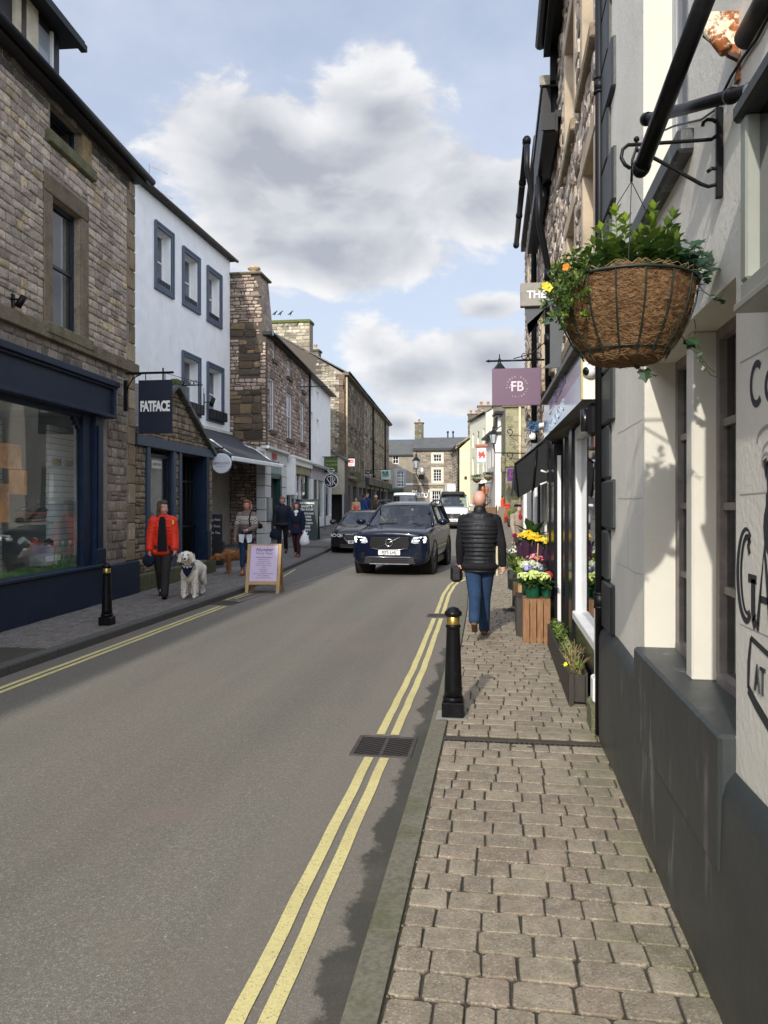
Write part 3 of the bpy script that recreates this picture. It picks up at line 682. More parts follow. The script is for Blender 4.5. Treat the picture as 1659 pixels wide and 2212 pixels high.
def window(par,F,s0,s1,z0,z1,o,m,nx=1,nz=2,fw=.05,bar=.018,meet=True,gm=None,rm=None,curtain=None,name='window'):
 b=MB(F.M);t=.05
 b.box(s0,s0+fw,o-t,o,z0,z1,m);b.box(s1-fw,s1,o-t,o,z0,z1,m);b.box(s0+fw,s1-fw,o-t,o,z1-fw,z1,m);b.box(s0+fw,s1-fw,o-t,o+.01,z0,z0+fw,m)
 zm=(z0+z1)/2
 if meet:b.box(s0+fw,s1-fw,o-t*.9,o-.004,zm-.022,zm+.022,m)
 W_=s1-s0-2*fw;H=z1-z0-2*fw
 for i in range(1,nx):x=s0+fw+W_*i/nx;b.box(x-bar/2,x+bar/2,o-t*.8,o-.012,z0+fw,z1-fw,m)
 for i in range(1,nz):
  z=z0+fw+H*i/nz
  if meet and abs(z-zm)<.04:continue
  b.box(s0+fw,s1-fw,o-t*.8,o-.014,z-bar/2,z+bar/2,m)
 fr=b.build(name,par);g=MB(F.M);g.add([(s0+fw*.5,o-.03,z0+fw*.5),(s1-fw*.5,o-.03,z0+fw*.5),(s1-fw*.5,o-.03,z1-fw*.5),(s0+fw*.5,o-.03,z1-fw*.5)],[(0,1,2,3)],gm or M['glass'])
 g.build('pane',fr)
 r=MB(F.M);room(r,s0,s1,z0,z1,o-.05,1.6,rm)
 if curtain:
  cw=(s1-s0)*curtain;k=14
  for a,w in((s0+.03,cw),(s1-.03-cw,cw)):
   vs=[]
   for i in range(k+1):x=a+w*i/k;vs+=[(x,o-.12+.02*sin(i*2.2),z0+.05),(x,o-.12+.02*sin(i*2.2),z1-.03)]
   r.add(vs,[(2*i,2*i+2,2*i+3,2*i+1)for i in range(k)],M['curtain'])
 r.build('window_recess',fr)
 return fr
def shell(mb,s0,s1,z1,dp,m,near=True,far=True,o=0.0,z0=0.0):
 if near:mb.add([(s0,o,z0),(s0,-dp,z0),(s0,-dp,z1),(s0,o,z1)],[(0,1,2,3)],m)
 if far:mb.add([(s1,o,z0),(s1,-dp,z0),(s1,-dp,z1),(s1,o,z1)],[(0,1,2,3)],m)
 mb.add([(s0,-dp,z0),(s1,-dp,z0),(s1,-dp,z1),(s0,-dp,z1)],[(0,1,2,3)],m)
def roof(mb,s0,s1,ez,rz,dp,m,eo=.25,th=.08,gm=None,gable=True):
 h=dp/2
 for a,c in((eo,ez),(-dp-.2,ez)):
  mb.add([(s0,a,c),(s1,a,c),(s1,-h,rz),(s0,-h,rz),(s0,a,c-th),(s1,a,c-th),(s1,-h,rz-th),(s0,-h,rz-th)],[(0,1,2,3),(4,5,6,7),(0,1,5,4),(0,3,7,4),(1,2,6,5)],m)
 if gable:
  for s in(s0+.05,s1-.05):mb.add([(s,0,ez-.05),(s,-dp,ez-.05),(s,-h,rz-.05)],[(0,1,2)],gm or m)
def gutter(par,F,s0,s1,z,o=.28,r=.06,m=None,name='gutter'):
 b=MB(F.M);b.tube([(s0,o,z),(s1,o,z)],r,m or M['pipe'],10);b.box(s0,s1,o-r-.14,o-r,z-.03,z+.06,m or M['pipe']);return b.build(name,par)
def pot(b,X,h=.45,r=.11,m=None):
 b.lathe([(r*1.05,0),(r*1.05,.05),(r*.9,.07),(r*.78,h-.08),(r*.95,h-.06),(r*.95,h),(r*.7,h)],m,12,X)
M['pot']=pm('terracotta pot',(.35,.17,.09),.85,var=.2,vs=8);M['potp']=pm('buff chimney pot',(.40,.30,.19),.85,var=.2,vs=8)
def T(x,y,z,rz=0.0):return Matrix.Translation((x,y,z)) @ Matrix.Rotation(rz,4,'Z')
def quoins(mb,s,sgn,z0,z1,m,cols,h=.33,w=(.42,.26),o=.022,seed=2,g=.014):
 rnd=random.Random(seed);z=z0;i=0
 while z<z1-.12:
  hh=min(h*rnd.uniform(.88,1.1),z1-z);ww=w[i%2]*rnd.uniform(.93,1.07);k=rnd.uniform(.75,1.2);c=rnd.choice(cols)
  a,b_=(s,s+sgn*ww)if sgn>0 else(s+sgn*ww,s)
  mb.box(a+(g if sgn>0 else 0),b_+(0 if sgn>0 else-0),-.05,o+rnd.uniform(0,.006),z+g/2,z+hh-g/2,m,col=tuple(v*k for v in c),bv=.014);z+=hh;i+=1
  # ==== LEFT 1: squared-stone shop with the navy front
SQ=[(0.498,0.412,0.328),(0.451,0.371,0.299),(0.522,0.43,0.322),(0.416,0.348,0.281),(0.522,0.412,0.27),(0.463,0.395,0.333),(0.38,0.312,0.252),(0.487,0.407,0.322)]
SAND=[(.34,.275,.18),(.29,.225,.145),(.36,.29,.20),(.26,.20,.135)]
F1=Fac((-6.28,9.0),(-6.54,13.2),1);E1=7.62
r1=thing('stone_shop_building','tall squared stone building with navy shopfront at the left edge','building',(-6.28,9.0,0))
s_e=F1.len
op=(F1.s(111),F1.s(173),F1.z(111,701),F1.z(111,423))
upo=(F1.s(108),F1.s(176),F1.z(108,286),E1-.12)
sh_r=F1.s(216);ftop=F1.z(0,745);fbot=F1.z(0,849);glb=F1.z(0,1254);plt=F1.z(0,1262)
sgn_r=F1.s(230)
holes=[(op[0]-.24,op[1]+.24,op[2]-.0,op[3]),(upo[0]-.05,upo[1]+.32,upo[2],upo[3]),(-9,sgn_r+.02,.0,ftop+.03),(-9,9,4.05,4.26),(-9,s_e+.1,0,plt+.0)]
w=MB(F1.M)
wallgrid(w,-1.2,s_e,.0,E1,[op,upo,(-1.2,sh_r-.02,.3,ftop-.02)],M['mortar'],.22,M['ashlar'])
shell(w,-1.2,s_e,E1,8,M['mortar'],near=False);WB=[F1.w(-1.2,0,0),F1.w(-1.2,-8,0)]
w.M=Matrix.Identity(4);w.box(-14.2,-6.22,-16,8.2,0,E1,M['mortar']);w.M=F1.M
w.col=(.3,.26,.2)
stones(w,-1.2,s_e-.0,.1,4.05,M['stone'],[(.28,.235,.18),(.23,.195,.155),(.33,.28,.215),(.18,.155,.13),(.29,.24,.20)],(.13,.19),(.14,.30),holes+[(s_e-.34,9,0,9)],seed=11,rel=(.01,.028))
stones(w,-1.2,s_e-.0,4.26,E1-.28,M['stone'],SQ,(.105,.15),(.15,.30),holes+[(s_e-.34,9,0,9),(op[0]-.24,op[1]+.24,op[2]-.2,op[3]+.26)],seed=12,rel=(.012,.026),wob=.008)
stones(w,-1.2,s_e,E1-.28,E1-.02,M['stone'],[(.10,.085,.065),(.13,.11,.08),(.07,.06,.05)],(.12,.14),(.2,.35),holes,seed=13)
w.build('wall',r1)
w=MB(F1.M);quoins(w,s_e+.012,-1,plt,4.05,M['ashlar'],SAND,.34,(.36,.25));quoins(w,s_e+.012,-1,4.27,E1-.1,M['ashlar'],SAND,.33,(.37,.24),seed=5)
w.build('corner_stones',r1)
w=MB(F1.M)
x=-1.2
rr=random.Random(4)
while x<s_e+.05:
 x2=min(x+rr.uniform(.7,1.1),s_e+.06);w.box(x,x2-.006,-.05,.085,4.06,4.25,M['ashlar'],col=(.20,.165,.11),bv=.012);x=x2
w.build('string_course',r1)
w=MB(F1.M);sc=(.21,.165,.115)
for a,c in((op[0]-.24,op[0]-.003),(op[1]+.003,op[1]+.24)):w.box(a,c,-.1,.03,op[2],op[3],M['ashlar'],col=sc,bv=.012)
w.box(op[0]-.24,op[1]+.24,-.1,.034,op[3]+.004,op[3]+.27,M['ashlar'],col=(.17,.135,.09),bv=.012)
w.box(op[0]-.28,op[1]+.28,-.1,.10,op[2]-.17,op[2]-.002,M['ashlar'],col=(.20,.18,.11),bv=.015)
w.box(upo[1]+.003,upo[1]+.30,-.1,.03,upo[2],upo[3],M['ashlar'],col=(.34,.235,.12),bv=.012)
w.box(upo[0]-.14,upo[1]+.36,-.1,.09,upo[2]-.18,upo[2]-.003,M['ashlar'],col=(.15,.145,.08),bv=.015)
w.build('window_surround',r1)
window(r1,F1,op[0],op[1],op[2],op[3],-.10,pm('dark navy sash',(.015,.024,.04),.4),1,2,.06,curtain=.16)
window(r1,F1,upo[0],upo[1],upo[2],upo[3],-.12,M['navy'],1,1,.05,meet=False)
w=MB(F1.M);w.box(-1.2,s_e+.08,-.05,.20,E1-.06,E1+.02,M['blackmatt']);w.tube([(-1.2,.26,E1+.03),(s_e+.22,.26,E1+.03)],.065,M['pipe'],10);w.build('gutter',r1)
w=MB(F1.M);roof(w,-1.2,s_e+.02,E1+.05,E1+3.2,8,M['slate'],eo=.2,gm=M['mortar']);w.build('roof',r1)
d0,d1=F1.s(-60,-.35),F1.s(128,-.35);dz=F1.z(104,44,-.35)
w=MB(F1.M);w.box(d0,d1,-3.2,-.35,E1,dz-.1,M['blackmatt']);w.box(d0+.9,d0+1.5,-.36,-.30,E1+.0,dz-.1,pm('pale dormer cheek',(.62,.55,.40),.8,var=.2));dm=w.build('dormer',r1)
w=MB(F1.M);w.box(d0-.2,d1+.26,-3.3,-.05,dz-.1,dz+.02,M['pipe'],bv=.02);w.box(d0-.2,d1+.26,-.12,-.02,dz-.16,dz-.06,M['pipe']);w.build('dormer_roof',dm)
w=MB(F1.M);wz0,wz1=E1+.25,dz-.22;ws0=F1.s(56,-.35);ws1=F1.s(107,-.35)
w.add([(ws0,-.345,wz0),(ws1,-.345,wz0),(ws1,-.345,wz1),(ws0,-.345,wz1)],[(0,1,2,3)],pm('dormer pane',(.30,.32,.34),.08));
for a in(ws0-.05,ws1):w.box(a,a+.05,-.36,-.31,wz0-.3,wz1+.08,M['white'])
w.tube([(ws0-.16,-.30,dz-.1),(ws0-.16,-.30,E1+.05)],.045,M['iron'],8);w.build('dormer_window',dm)
sf=M['navy'];w=MB(F1.M)
fa=[(-1.2,sgn_r,-.02,.12,fbot,ftop)]
w.box(-1.2,sgn_r-.03,-.02,.15,fbot+.06,ftop-.10,sf);w.box(-1.2,sgn_r,-.02,.24,ftop-.10,ftop,sf,bv=.01);w.box(-1.2,sgn_r-.01,.0,.20,ftop-.14,ftop-.10,sf,bv=.01)
w.box(-1.2,sgn_r-.01,-.02,.19,fbot,fbot+.06,sf,bv=.01);w.box(sgn_r-.12,sgn_r-.03,.15,.19,fbot+.06,ftop-.14,sf);w.build('shop_fascia',r1)
w=MB(F1.M);w.box(sh_r-.28,sh_r,-.05,.06,plt-.02,fbot,sf,bv=.006);w.box(sh_r-.22,sh_r-.06,.06,.085,.95,fbot-.15,sf,bv=.01);w.box(sh_r-.30,sh_r+.02,-.05,.10,plt-.04,plt+.30,sf,bv=.01);w.build('shop_pilaster',r1)
gls=F1.s(180)
w=MB(F1.M);w.box(-1.2,gls,-.10,.02,glb-.07,glb,sf,bv=.01);w.box(gls,sh_r-.28,-.10,.0,glb,fbot,sf);w.box(-1.2,gls,-.10,-.02,fbot-.07,fbot,sf)
for i in range(3):w.box(gls-.10-.07*i,gls,-.09,-.03,fbot-.13-.0*i-.06*(2-i),fbot-.07,sf)
w.build('shop_window_frame',r1)
w=MB(F1.M);w.add([(-1.2,-.06,glb-.02),(gls+.02,-.06,glb-.02),(gls+.02,-.06,fbot-.04),(-1.2,-.06,fbot-.04)],[(0,1,2,3)],M['shopglass']);w.build('shop_window_pane',r1)
w=MB(F1.M);w.box(-1.2,s_e+.03,-.05,.10,0,plt,sf,bv=.012);w.box(-1.2,sh_r+.0,-.02,.14,plt,plt+.05,sf,bv=.01);w.build('stall_riser',r1)
w=MB(F1.M);room(w,-1.2,sh_r,.45,fbot,-.1,2.6,pm('shop interior',(.62,.61,.58),.9));w.build('shop_interior',r1)
cb=brickmat('white clapboard',(.86,.87,.84),(.82,.84,.82),(.30,.32,.31),9.0,.095,.006,.0,.6,.4,fine=.05)
cs0=F1.s(112,-.45);cs1=F1.s(186,-.45)
t=thing('clapboard_panel','white clapboard display panel with coat pegs inside the navy shop window','display panel',F1.w(cs0,-.7,glb));w=MB(F1.M)
w.box(cs0-.1,cs1+.1,-.49,-.45,.5,2.95,cb);w.box(-1.1,cs0-.1,-1.25,-1.2,.5,3.0,cb);w.build('panel_board',t);w=MB(F1.M)
for a in(.05,.42):w.box(cs0-.05+a,cs0+.2+a,-.45,-.42,2.33,2.43,M['pine']);w.tube([(cs0+.08+a,-.42,2.40),(cs0+.08+a,-.38,2.38),(cs0+.08+a,-.36,2.44)],.008,M['black'],5)
w.build('coat_pegs',t)
po=pm('landscape poster',(.80,.34,.10),.6,var=.5,vs=2.2,stain=(.13,.08,.07),sst=.9,ssc=1.0)
for(u0,u1,v0,v1,lb)in((-40,46,958,1012,'orange landscape poster on the upper left inside the shop window'),(20,58,1014,1068,'middle small poster right of the large red one in the shop window'),(-30,20,1045,1128,'lowest dark red poster at the left edge of the shop window')):
 w=MB(F1.M);a,c=F1.s(u0,-.42),F1.s(u1,-.42);z1,z0=F1.z(20,v0,-.42),F1.z(20,v1,-.42);w.box(a,c,-.44,-.42,z0,z1,po);tag(w.build('poster'),lb,'poster','posters in the shop window')
gr=pm('window turf',(.12,.30,.08),.9,var=.4,vs=14);w=MB(F1.M);rr=random.Random(5)
for i in range(1100):
 s=rr.uniform(-.6,gls-.05);o_=rr.uniform(-.42,-.12);h=rr.uniform(.03,.11);a=rr.uniform(-.03,.03);w.add([(s,o_,glb-.04),(s+.014,o_,glb-.04),(s+a,o_+rr.uniform(-.02,.02),glb+h)],[(0,1,2)],gr)
w.box(-1.2,gls,-.7,-.1,glb-.06,glb-.03,gr);tag(w.build('display_grass'),'green artificial grass along the bottom of the shop window','grass',kind='stuff')
t=thing('display_hat','brown felt hat resting on folded clothes inside the shop window','hat',F1.w(.6,-.4,1.6));hs=F1.s(70,-.4);hz=F1.z(70,1098,-.4);w=MB(F1.M)
w.lathe([(.0,.13),(.06,.125),(.085,.09),(.09,.03),(.17,.012),(.175,.0),(.08,.0)],pm('brown felt',(.10,.07,.05),.95),20,T(hs,-.4,hz));w.build('hat_body',t)
for i in range(4):
 w=MB(F1.M);w.box(hs-.22+i*.01,hs+.24-i*.015,-.55,-.28,hz-.05*(i+1),hz-.05*i-.006,M['cloth'],col=[(.05,.09,.10),(.30,.08,.05),(.08,.07,.06),(.30,.16,.09)][i],bv=.018)
 tag(w.build('folded_jumper'),['dark teal folded jumper directly under the hat','red folded jumper second in the pile under the hat','dark grey folded jumper third in the pile under the hat','tan folded jumper at the bottom of the pile'][i],'jumper','folded clothes under the hat')
w=MB(F1.M);w.box(hs-.3,hs+.32,-.6,-.25,hz-.24,hz-.205,M['roomw']);tag(w.build('display_shelf'),'thin pale display shelf holding folded clothes in the shop window','shelf')
rr=random.Random(8)
for i,(u,v,c,lb,cat)in enumerate([(52,1178,(.55,.55,.55),'white and black trainer shoe low in the shop window','shoe'),(78,1180,(.30,.03,.03),'dark red shoe between trainer and black bag in the window','shoe'),(108,1180,(.02,.02,.03),'black shoe beside the lit crate in the shop window','shoe')]):
 s=F1.s(u,-.35);z=F1.z(u,v,-.35);w=MB(F1.M);X=T(s,-.35,z)
 w.loft([[(x,.045*k*cos(a)*1.0,hh+.04*k*sin(a)+.03)for a in[2*pi*j/10 for j in range(10)]]for x,k,hh in((-.14,.5,.0),(-.10,1,.03),(-.03,1.1,.05),(.04,1,.02),(.10,.95,.0),(.15,.4,-.01))],M['attr'],X,col=c);tag(w.build('display_shoe'),lb,cat,'shoes in the shop window')
t=thing('wire_basket','white crate with pale rectangular label low in the shop window','crate',F1.w(F1.s(108,-.25),-.25,glb));w=MB(F1.M);s=F1.s(108,-.25);z=F1.z(108,1207,-.25)
w.box(s-.26,s+.26,-.42,-.2,z-.09,z+.07,pm('grey crate',(.30,.31,.30),.6));w.build('crate_body',t);w=MB(F1.M);w.box(s-.22,s+.2,-.2,-.19,z-.03,z+.05,M['white']);w.build('crate_label',t)
for i in range(4):
 w=MB(F1.M);s=F1.s(118+i*16,-.18);zb=glb;X=T(s,-.18,zb)
 for k in range(5):a=k*1.26;w.add([(0,0,0),(.02*cos(a+1),.02*sin(a+1),0),(.10*cos(a),.10*sin(a)*.5,.26)],[(0,1,2)],gr,X)
 w.tube([(0,0,0),(.01,0,.34)],.006,gr,5,X=X);w.ball((.01,0,.37),(.03,.03,.045),pm('pale tulip',(.40,.42,.36),.6),8,5,X)
 tag(w.build('tulip'),['tulip nearest the clapboard edge','second tulip from the left','third tulip from the left','tulip nearest the navy pilaster'][i]+' standing in the shop window grass','tulip','tulips in the shop window')
s=F1.s(24);z=F1.z(24,655);t=thing('wall_spotlight','small black spotlight fixed above the navy fascia of the stone shop','spotlight',F1.w(s,0,z));w=MB(F1.M)
w.box(s-.03,s+.03,.0,.04,z-.05,z+.12,M['black']);w.tube([(s,.04,z+.05),(s,.14,z+.05)],.012,M['black'],6);w.tube([(s-.02,.10,z-.05),(s+.03,.16,z+.09)],.045,M['black'],10);w.build('lamp_body',t)
# ---- FATFACE hanging sign: faces down the street
dq=12.95;sp0=at(300,937,dq);sp1=at(377,822,dq)
t=thing('hanging_shop_sign','navy rectangular hanging sign with white capital lettering on the left','sign',tuple(sp0))
w=MB();yb=sp0.y;xa,xb=sp0.x,sp1.x;z0,z1=at(300,937,dq).z,at(300,822,dq).z
w.box(xa,xb,yb-.02,yb+.02,z0,z1,M['navysign'],bv=.006);w.build('sign_board',t)
w=MB();w.text('FATFACE',.235,M['white'],frame(((xa+xb)/2+.0,yb-.024,(z0+z1)/2+.0),(1,0,0),(0,0,1)),.002,.010,sx=.58,space=.92);w.build('sign_lettering',t)
w=MB();zt=z1+.105;w.box(xa-.24,xb+.02,yb-.015,yb+.015,zt,zt+.035,M['black'])
for x in(xa+.12,xb-.13):w.tube([(x,yb,zt),(x,yb,z1-.01)],.008,M['black'],6)
w.tube([(xa-.22,yb,zt-.38),(xa-.19,yb,zt-.2),(xa-.1,yb,zt-.06),(xa+.04,yb,zt)],.012,M['black'],6);w.box(xa-.26,xa-.20,yb-.03,yb+.03,zt-.62,zt-.1,M['black']);w.build('sign_bracket',t)
# ---- ornate scroll bracket further on
def scroll(w,cx,cz,r,y,a0,turns,m,th=.008,n=18,sgn=1):
 P=[]
 for i in range(n):k=i/(n-1);a=a0+sgn*turns*2*pi*k;rr_=r*(1-.75*k);P.append((cx+rr_*cos(a),y,cz+rr_*sin(a)))
 w.tube(P,th,m,6)
yb=at(400,832,17.4);t=thing('scroll_sign_bracket','black wrought iron scrolled bracket with stay wire by the white house','bracket',tuple(at(353,832,17.4)))
A=at(342,834,17.4);B=at(443,834,17.4);w=MB();y=A.y
w.box(A.x,B.x,y-.012,y+.012,A.z-.01,A.z+.012,M['black']);C_=at(353,795,17.4);w.box(C_.x-.014,C_.x+.014,y-.014,y+.014,at(353,850,17.4).z,C_.z,M['black']);w.tube([at(357,806,17.4),at(436,828,17.4)],.006,M['black'],5)
for k,(u,rr_)in enumerate(((385,.07),(395,.08),(405,.09),(418,.07),(428,.07))):c=at(u,828,17.4);scroll(w,c.x,c.z,rr_,y,pi*(k%2),1.2,M['black'],.008,16,1 if k%2 else-1)
w.tube([at(378,824,17.4),at(388,834,17.4),at(404,824,17.4),at(415,832,17.4)],.008,M['black'],6);w.tube([at(440,838,17.4),at(440,856,17.4)],.006,M['black'],5);w.build('bracket_ironwork',t)
# ==== LEFT 2: low stone annexe with gable
F2=Fac((-6.57,13.28),(-6.72,17.15),1);r2=thing('stone_annexe','low stone annexe with steep gable and grey blue door and window','building',(-6.57,13.28,0))
OC=[(.27,.21,.13),(.23,.18,.12),(.30,.235,.15),(.18,.145,.105),(.27,.22,.165)]
pk=F2.s(376);pz=F2.z(376,836);se=F2.s(457);ez2=F2.z(455,978);s_l=0.0;ezl=3.1
bz0,bz1=2.80,2.99
ztop=lambda s:ezl+(pz-ezl)*max(0,min(1,s/pk))if s<pk else pz+(ez2-pz)*min(1,(s-pk)/(se-pk))
wn=(F2.s(320),F2.s(370),F2.z(345,1170),bz0);dr=(F2.s(385),F2.s(447),.1,bz0)
w=MB(F2.M);hl=[(wn[0]-.16,wn[1]+.16,0.75,bz0+.1),(dr[0]-.0,dr[1]-.0,0,bz0+.1),(0,se,bz0-.01,bz1+.01)]
wallgrid(w,0,se,0,bz1,[wn,dr],M['mortar_d'],.35)
w.add([(0,0,bz1),(se,0,bz1),(se,0,ez2),(pk,0,pz),(0,0,ezl)],[(0,1,2,3,4)],M['mortar_d'])
stones(w,0,se,.1,4.4,M['rubble'],OC,(.09,.16),(.12,.3),hl,.014,(.008,.03),ztop=lambda s:ztop(s)-.02,seed=21)
shell(w,0,se,min(ezl,ez2),4,M['mortar_d']);w.build('wall',r2)
w=MB(F2.M)
for(a,za,c,zc)in((-.08,ezl-.06,pk,pz),(pk,pz,se+.16,ez2-.14)):
 w.add([(a,.12,za),(c,.12,zc),(c,-4,zc),(a,-4,za),(a,.12,za+.09),(c,.12,zc+.09),(c,-4,zc+.09),(a,-4,za+.09)],[(0,1,2,3),(4,5,6,7),(0,1,5,4),(0,3,7,4),(1,2,6,5)],M['slate'])
w.box(pk-.12,pk+.12,-.05,.13,pz+.02,pz+.16,M['rubble'],col=(.10,.12,.05),bv=.03);w.build('roof',r2)
nb=M['navy_l'];w=MB(F2.M);w.box(-.02,se+.02,-.05,.07,bz0,bz1,nb,bv=.008);w.box(wn[0]-.14,wn[0],-.1,.05,.75,bz0,nb);w.box(wn[1],wn[1]+.14,-.1,.05,.3,bz0,nb);w.box(dr[0]-.04,dr[0]+.10,-.1,.05,.1,bz0,nb);w.box(dr[1]-.18,dr[1]-.0,-.3,.06,.1,bz0,M['navy']);w.box(dr[1]-.20,dr[1]+.02,-.3,.09,.1,1.1,M['navy'],bv=.01);w.build('door_frame',r2)
fr=window(r2,F2,wn[0],wn[1],wn[2],wn[3]-.1,-.05,M['navy'],1,1,.07,meet=False,rm=M['roomw']);
w=MB(F2.M);k=30;vs=[]
for i in range(k+1):x=wn[0]+.08+(wn[1]-wn[0]-.16)*i/k;vs+=[(x,-.16+.015*sin(i*1.9),wn[2]),(x,-.16+.015*sin(i*1.9),wn[3]-.15)]
w.add(vs,[(2*i,2*i+2,2*i+3,2*i+1)for i in range(k)],M['curtain']);w.build('curtain',fr)
w=MB(F2.M);xx=(wn[0]+wn[1])/2;w.box(xx-.25,xx+.25,-.075,-.072,2.42,2.58,pm('window notice',(.62,.64,.60),.6));w.text('GEMOLOGY',.075,M['room'],F2.M @ frame((xx,-.068,2.5),(1,0,0),(0,0,1))if False else frame(F2.w(xx,-.06,2.5),F2.t,UPZ),.001)if False else None;w.build('window_notice',fr)
w=MB();w.text('GEMOLOGY',.07,pm('grey lettering',(.16,.17,.19),.6),frame(F2.w(xx,-.066,2.5),F2.t,UPZ),.001);w.build('notice_lettering',fr)
w=MB(F2.M);room(w,dr[0]+.1,dr[1]-.18,.1,bz0,-.3,1.5,M['void']);
g0,g1=dr[0]+.10,dr[1]-.18
for i in range(6):x=g0+(g1-g0)*(i+.5)/6;w.tube([(x,-.2,.15),(x,-.2,2.6)],.01,M['black'],6)
for z in(.2,1.2,2.2):w.box(g0,g1,-.21,-.19,z,z+.03,M['black'])
for i in range(4):scroll_pts=[(g0+.1+.12*i+.05*(1-k/14)*cos(k),-.19,1.9+.05*(1-k/14)*sin(k))for k in range(13)];w.tube(scroll_pts,.007,M['black'],5)
w.build('iron_gate',r2)
w=MB(F2.M);w.box(0,se+.05,-.1,.10,0,.42,M['rubble'],col=(.11,.115,.06),bv=.03);w.build('plinth',r2)
# ==== LEFT 3: tall white house, set back behind a cafe yard
F3=Fac((-10.53,18.0),(-10.3,28.8),1);E3=11.2
r3=thing('white_house','tall white painted house with slate blue window surrounds above the awning','building',(-10.53,18.0,0))
def pix(F,u0,u1,vt,vb,uref=None):uref=uref or u0;return(F.s(u0),F.s(u1),F.z(uref,vb),F.z(uref,vt))
W3=[(333,373,475,619),(393,430,531,655),(446,477,573,690),(392,431,757,889),(446,481,781,905)]
wins=[]
for i,(u0,u1,vt,vb)in enumerate(W3):wins.append(pix(F3,u0,u1,vt,vb))
w=MB(F3.M);s3=F3.len;inn=[]
for(a,c,z0,z1)in wins:k=.15;inn.append((a+k,c-k,z0+k,z1-k))
wallgrid(w,0,s3,3.3,E3,inn,M['whitewall'],.34,M['whitewall']);shell(w,0,s3,E3,8,M['whitewall']);w.box(3.1,3.45,-.02,.035,4.2,E3-.3,M['whitewall']);w.build('wall',r3)
for(a,c,z0,z1),q in zip(wins,inn):
 fr=window(r3,F3,q[0],q[1],q[2],q[3],-.26,M['white'],1,2,.06,rm=M['roomw'])
 w=MB(F3.M);m=M['winblue']
 w.box(a,q[0]-.003,-.02,.05,z0,z1,m,bv=.012);w.box(q[1]+.003,c,-.02,.05,z0,z1,m,bv=.012);w.box(q[0],q[1],-.02,.052,q[3],z1,m);w.box(q[0],q[1],-.02,.052,z0,q[2],m)
 w.box(a-.03,c+.03,-.0,.075,z0-.06,z0+.02,m,bv=.01);w.box(a-.02,a+.05,.03,.07,z0,z1,m);w.box(c-.05,c+.02,.03,.07,z0,z1,m);w.box(a,c,.03,.07,z1-.05,z1+.02,m)
 w.build('window_surround',fr)
w=MB(F3.M);w.box(-.1,s3+.1,-.05,.2,E3-.04,E3+.03,M['pipe']);w.tube([(-.1,.22,E3+.02),(s3+.25,.22,E3+.02)],.06,M['iron'],8);w.build('gutter',r3)
w=MB(F3.M);roof(w,-.0,s3+.05,E3+.05,E3+2.6,8,M['slate'],eo=.15,gm=M['whitewall']);w.build('roof',r3)
w=MB(F3.M);wallgrid(w,0,s3,0,3.3,[(1.6,3.6,.1,2.8),(4.4,5.6,.1,2.8)],pm('beige cafe wall',(.30,.27,.22),.85),.2);w.build('cafe_wall',r3)
window(r3,F3,1.6,3.6,.1,2.8,-.1,M['blackmatt'],2,1,.08,meet=False,gm=M['glassd'],name='cafe_window');window(r3,F3,4.4,5.6,.1,2.8,-.1,M['blackmatt'],1,1,.08,meet=False,gm=M['glassd'],name='cafe_door')
labs=['black window box on the top left white house window sill','black window box on the top middle white house window sill','black window box on the top right white house window sill','black window box on the lower left window just above the annexe roof','black window box on the lower right window just above the awning']
for i,(q,wo_)in enumerate(zip(inn,wins)):
 a,c,z0,z1=q;t=thing('window_box',labs[i],'window box',F3.w((a+c)/2,0,z0),0,'window boxes on the white house');w=MB(F3.M)
 o=-.04 if i<3 else .16;z=z0+.002 if i<3 else z0-.12;h=.20 if i<3 else .34;e=-.03 if i<3 else .12
 w.box(a-e+.0,c+e,o-.13,o+.05,z,z+h,M['blackmatt'],bv=.015)
 for j in range(5):x=a-e+.06+(c-a+2*e-.12)*j/4;w.box(x-.012,x+.012,o+.05,o+.06,z+.03,z+h-.03,M['black'])
 w.build('box_trough',t)
 w=MB(F3.M);w.box(a-e+.02,c+e-.02,o-.11,o+.03,z+h-.03,z+h+.004,M['joint']);w.build('box_soil',t)
c=F3.w(F3.s(322,-.6),-.6,E3+.25);t=thing('tv_aerial','thin metal television aerial on the left end of the white house roof','aerial',tuple(c));al=pm('aluminium',(.22,.22,.23),.5,.3)
z0=c.z;w=MB();w.tube([c,c+Vector((0,0,1.15))],.018,al,6);w.build('aerial_mast',t)
w=MB();p=c+Vector((0,0,.45));d=Vector((.95,.3,-.5))
w.tube([p-d*.25,p+d*.75],.012,al,5)
for i in range(8):q=p+d*(-.2+.12*i);w.tube([q+Vector((0,0,-.16)),q+Vector((0,0,.16))],.006,al,4)
p2=c+Vector((0,0,1.1));d2=Vector((1.0,.3,-.42));w.tube([p2,p2+d2*.55],.012,al,5)
for i in range(11):q=p2+d2*(.05*i);w.tube([q+Vector((0,0,-.1)),q+Vector((0,0,.1))],.005,al,4)
for k in(-.12,0,.12):w.tube([p+Vector((-.45,0,k)),p+Vector((-.1,0,k))],.006,al,4);w.tube([p+Vector((-.3,0,-.3+k)),p+Vector((-.3,0,.35+k))],.006,al,4)
w.build('aerial_rods',t)
w=MB(F3.M);s=F3.s(440);z=F3.z(440,868);t=thing('wall_camera','small black wall camera between the lower windows of the white house','camera',F3.w(s,0,z));w.box(s-.02,s+.02,0,.03,z-.3,z+.3,M['black']);w.box(s-.01,s+.01,.03,.3,z-.03,z+.0,M['black']);w.tube([(s-.05,.3,z-.15),(s+.08,.34,z+.12)],.08,M['black'],8);w.build('camera_body',t)
A0,A1=at(500,987,24.4),at(611,1004,29.6);t=thing('shop_awning','dark grey fabric awning with white front bar under the white house windows','awning',(A0.x,A0.y,0))
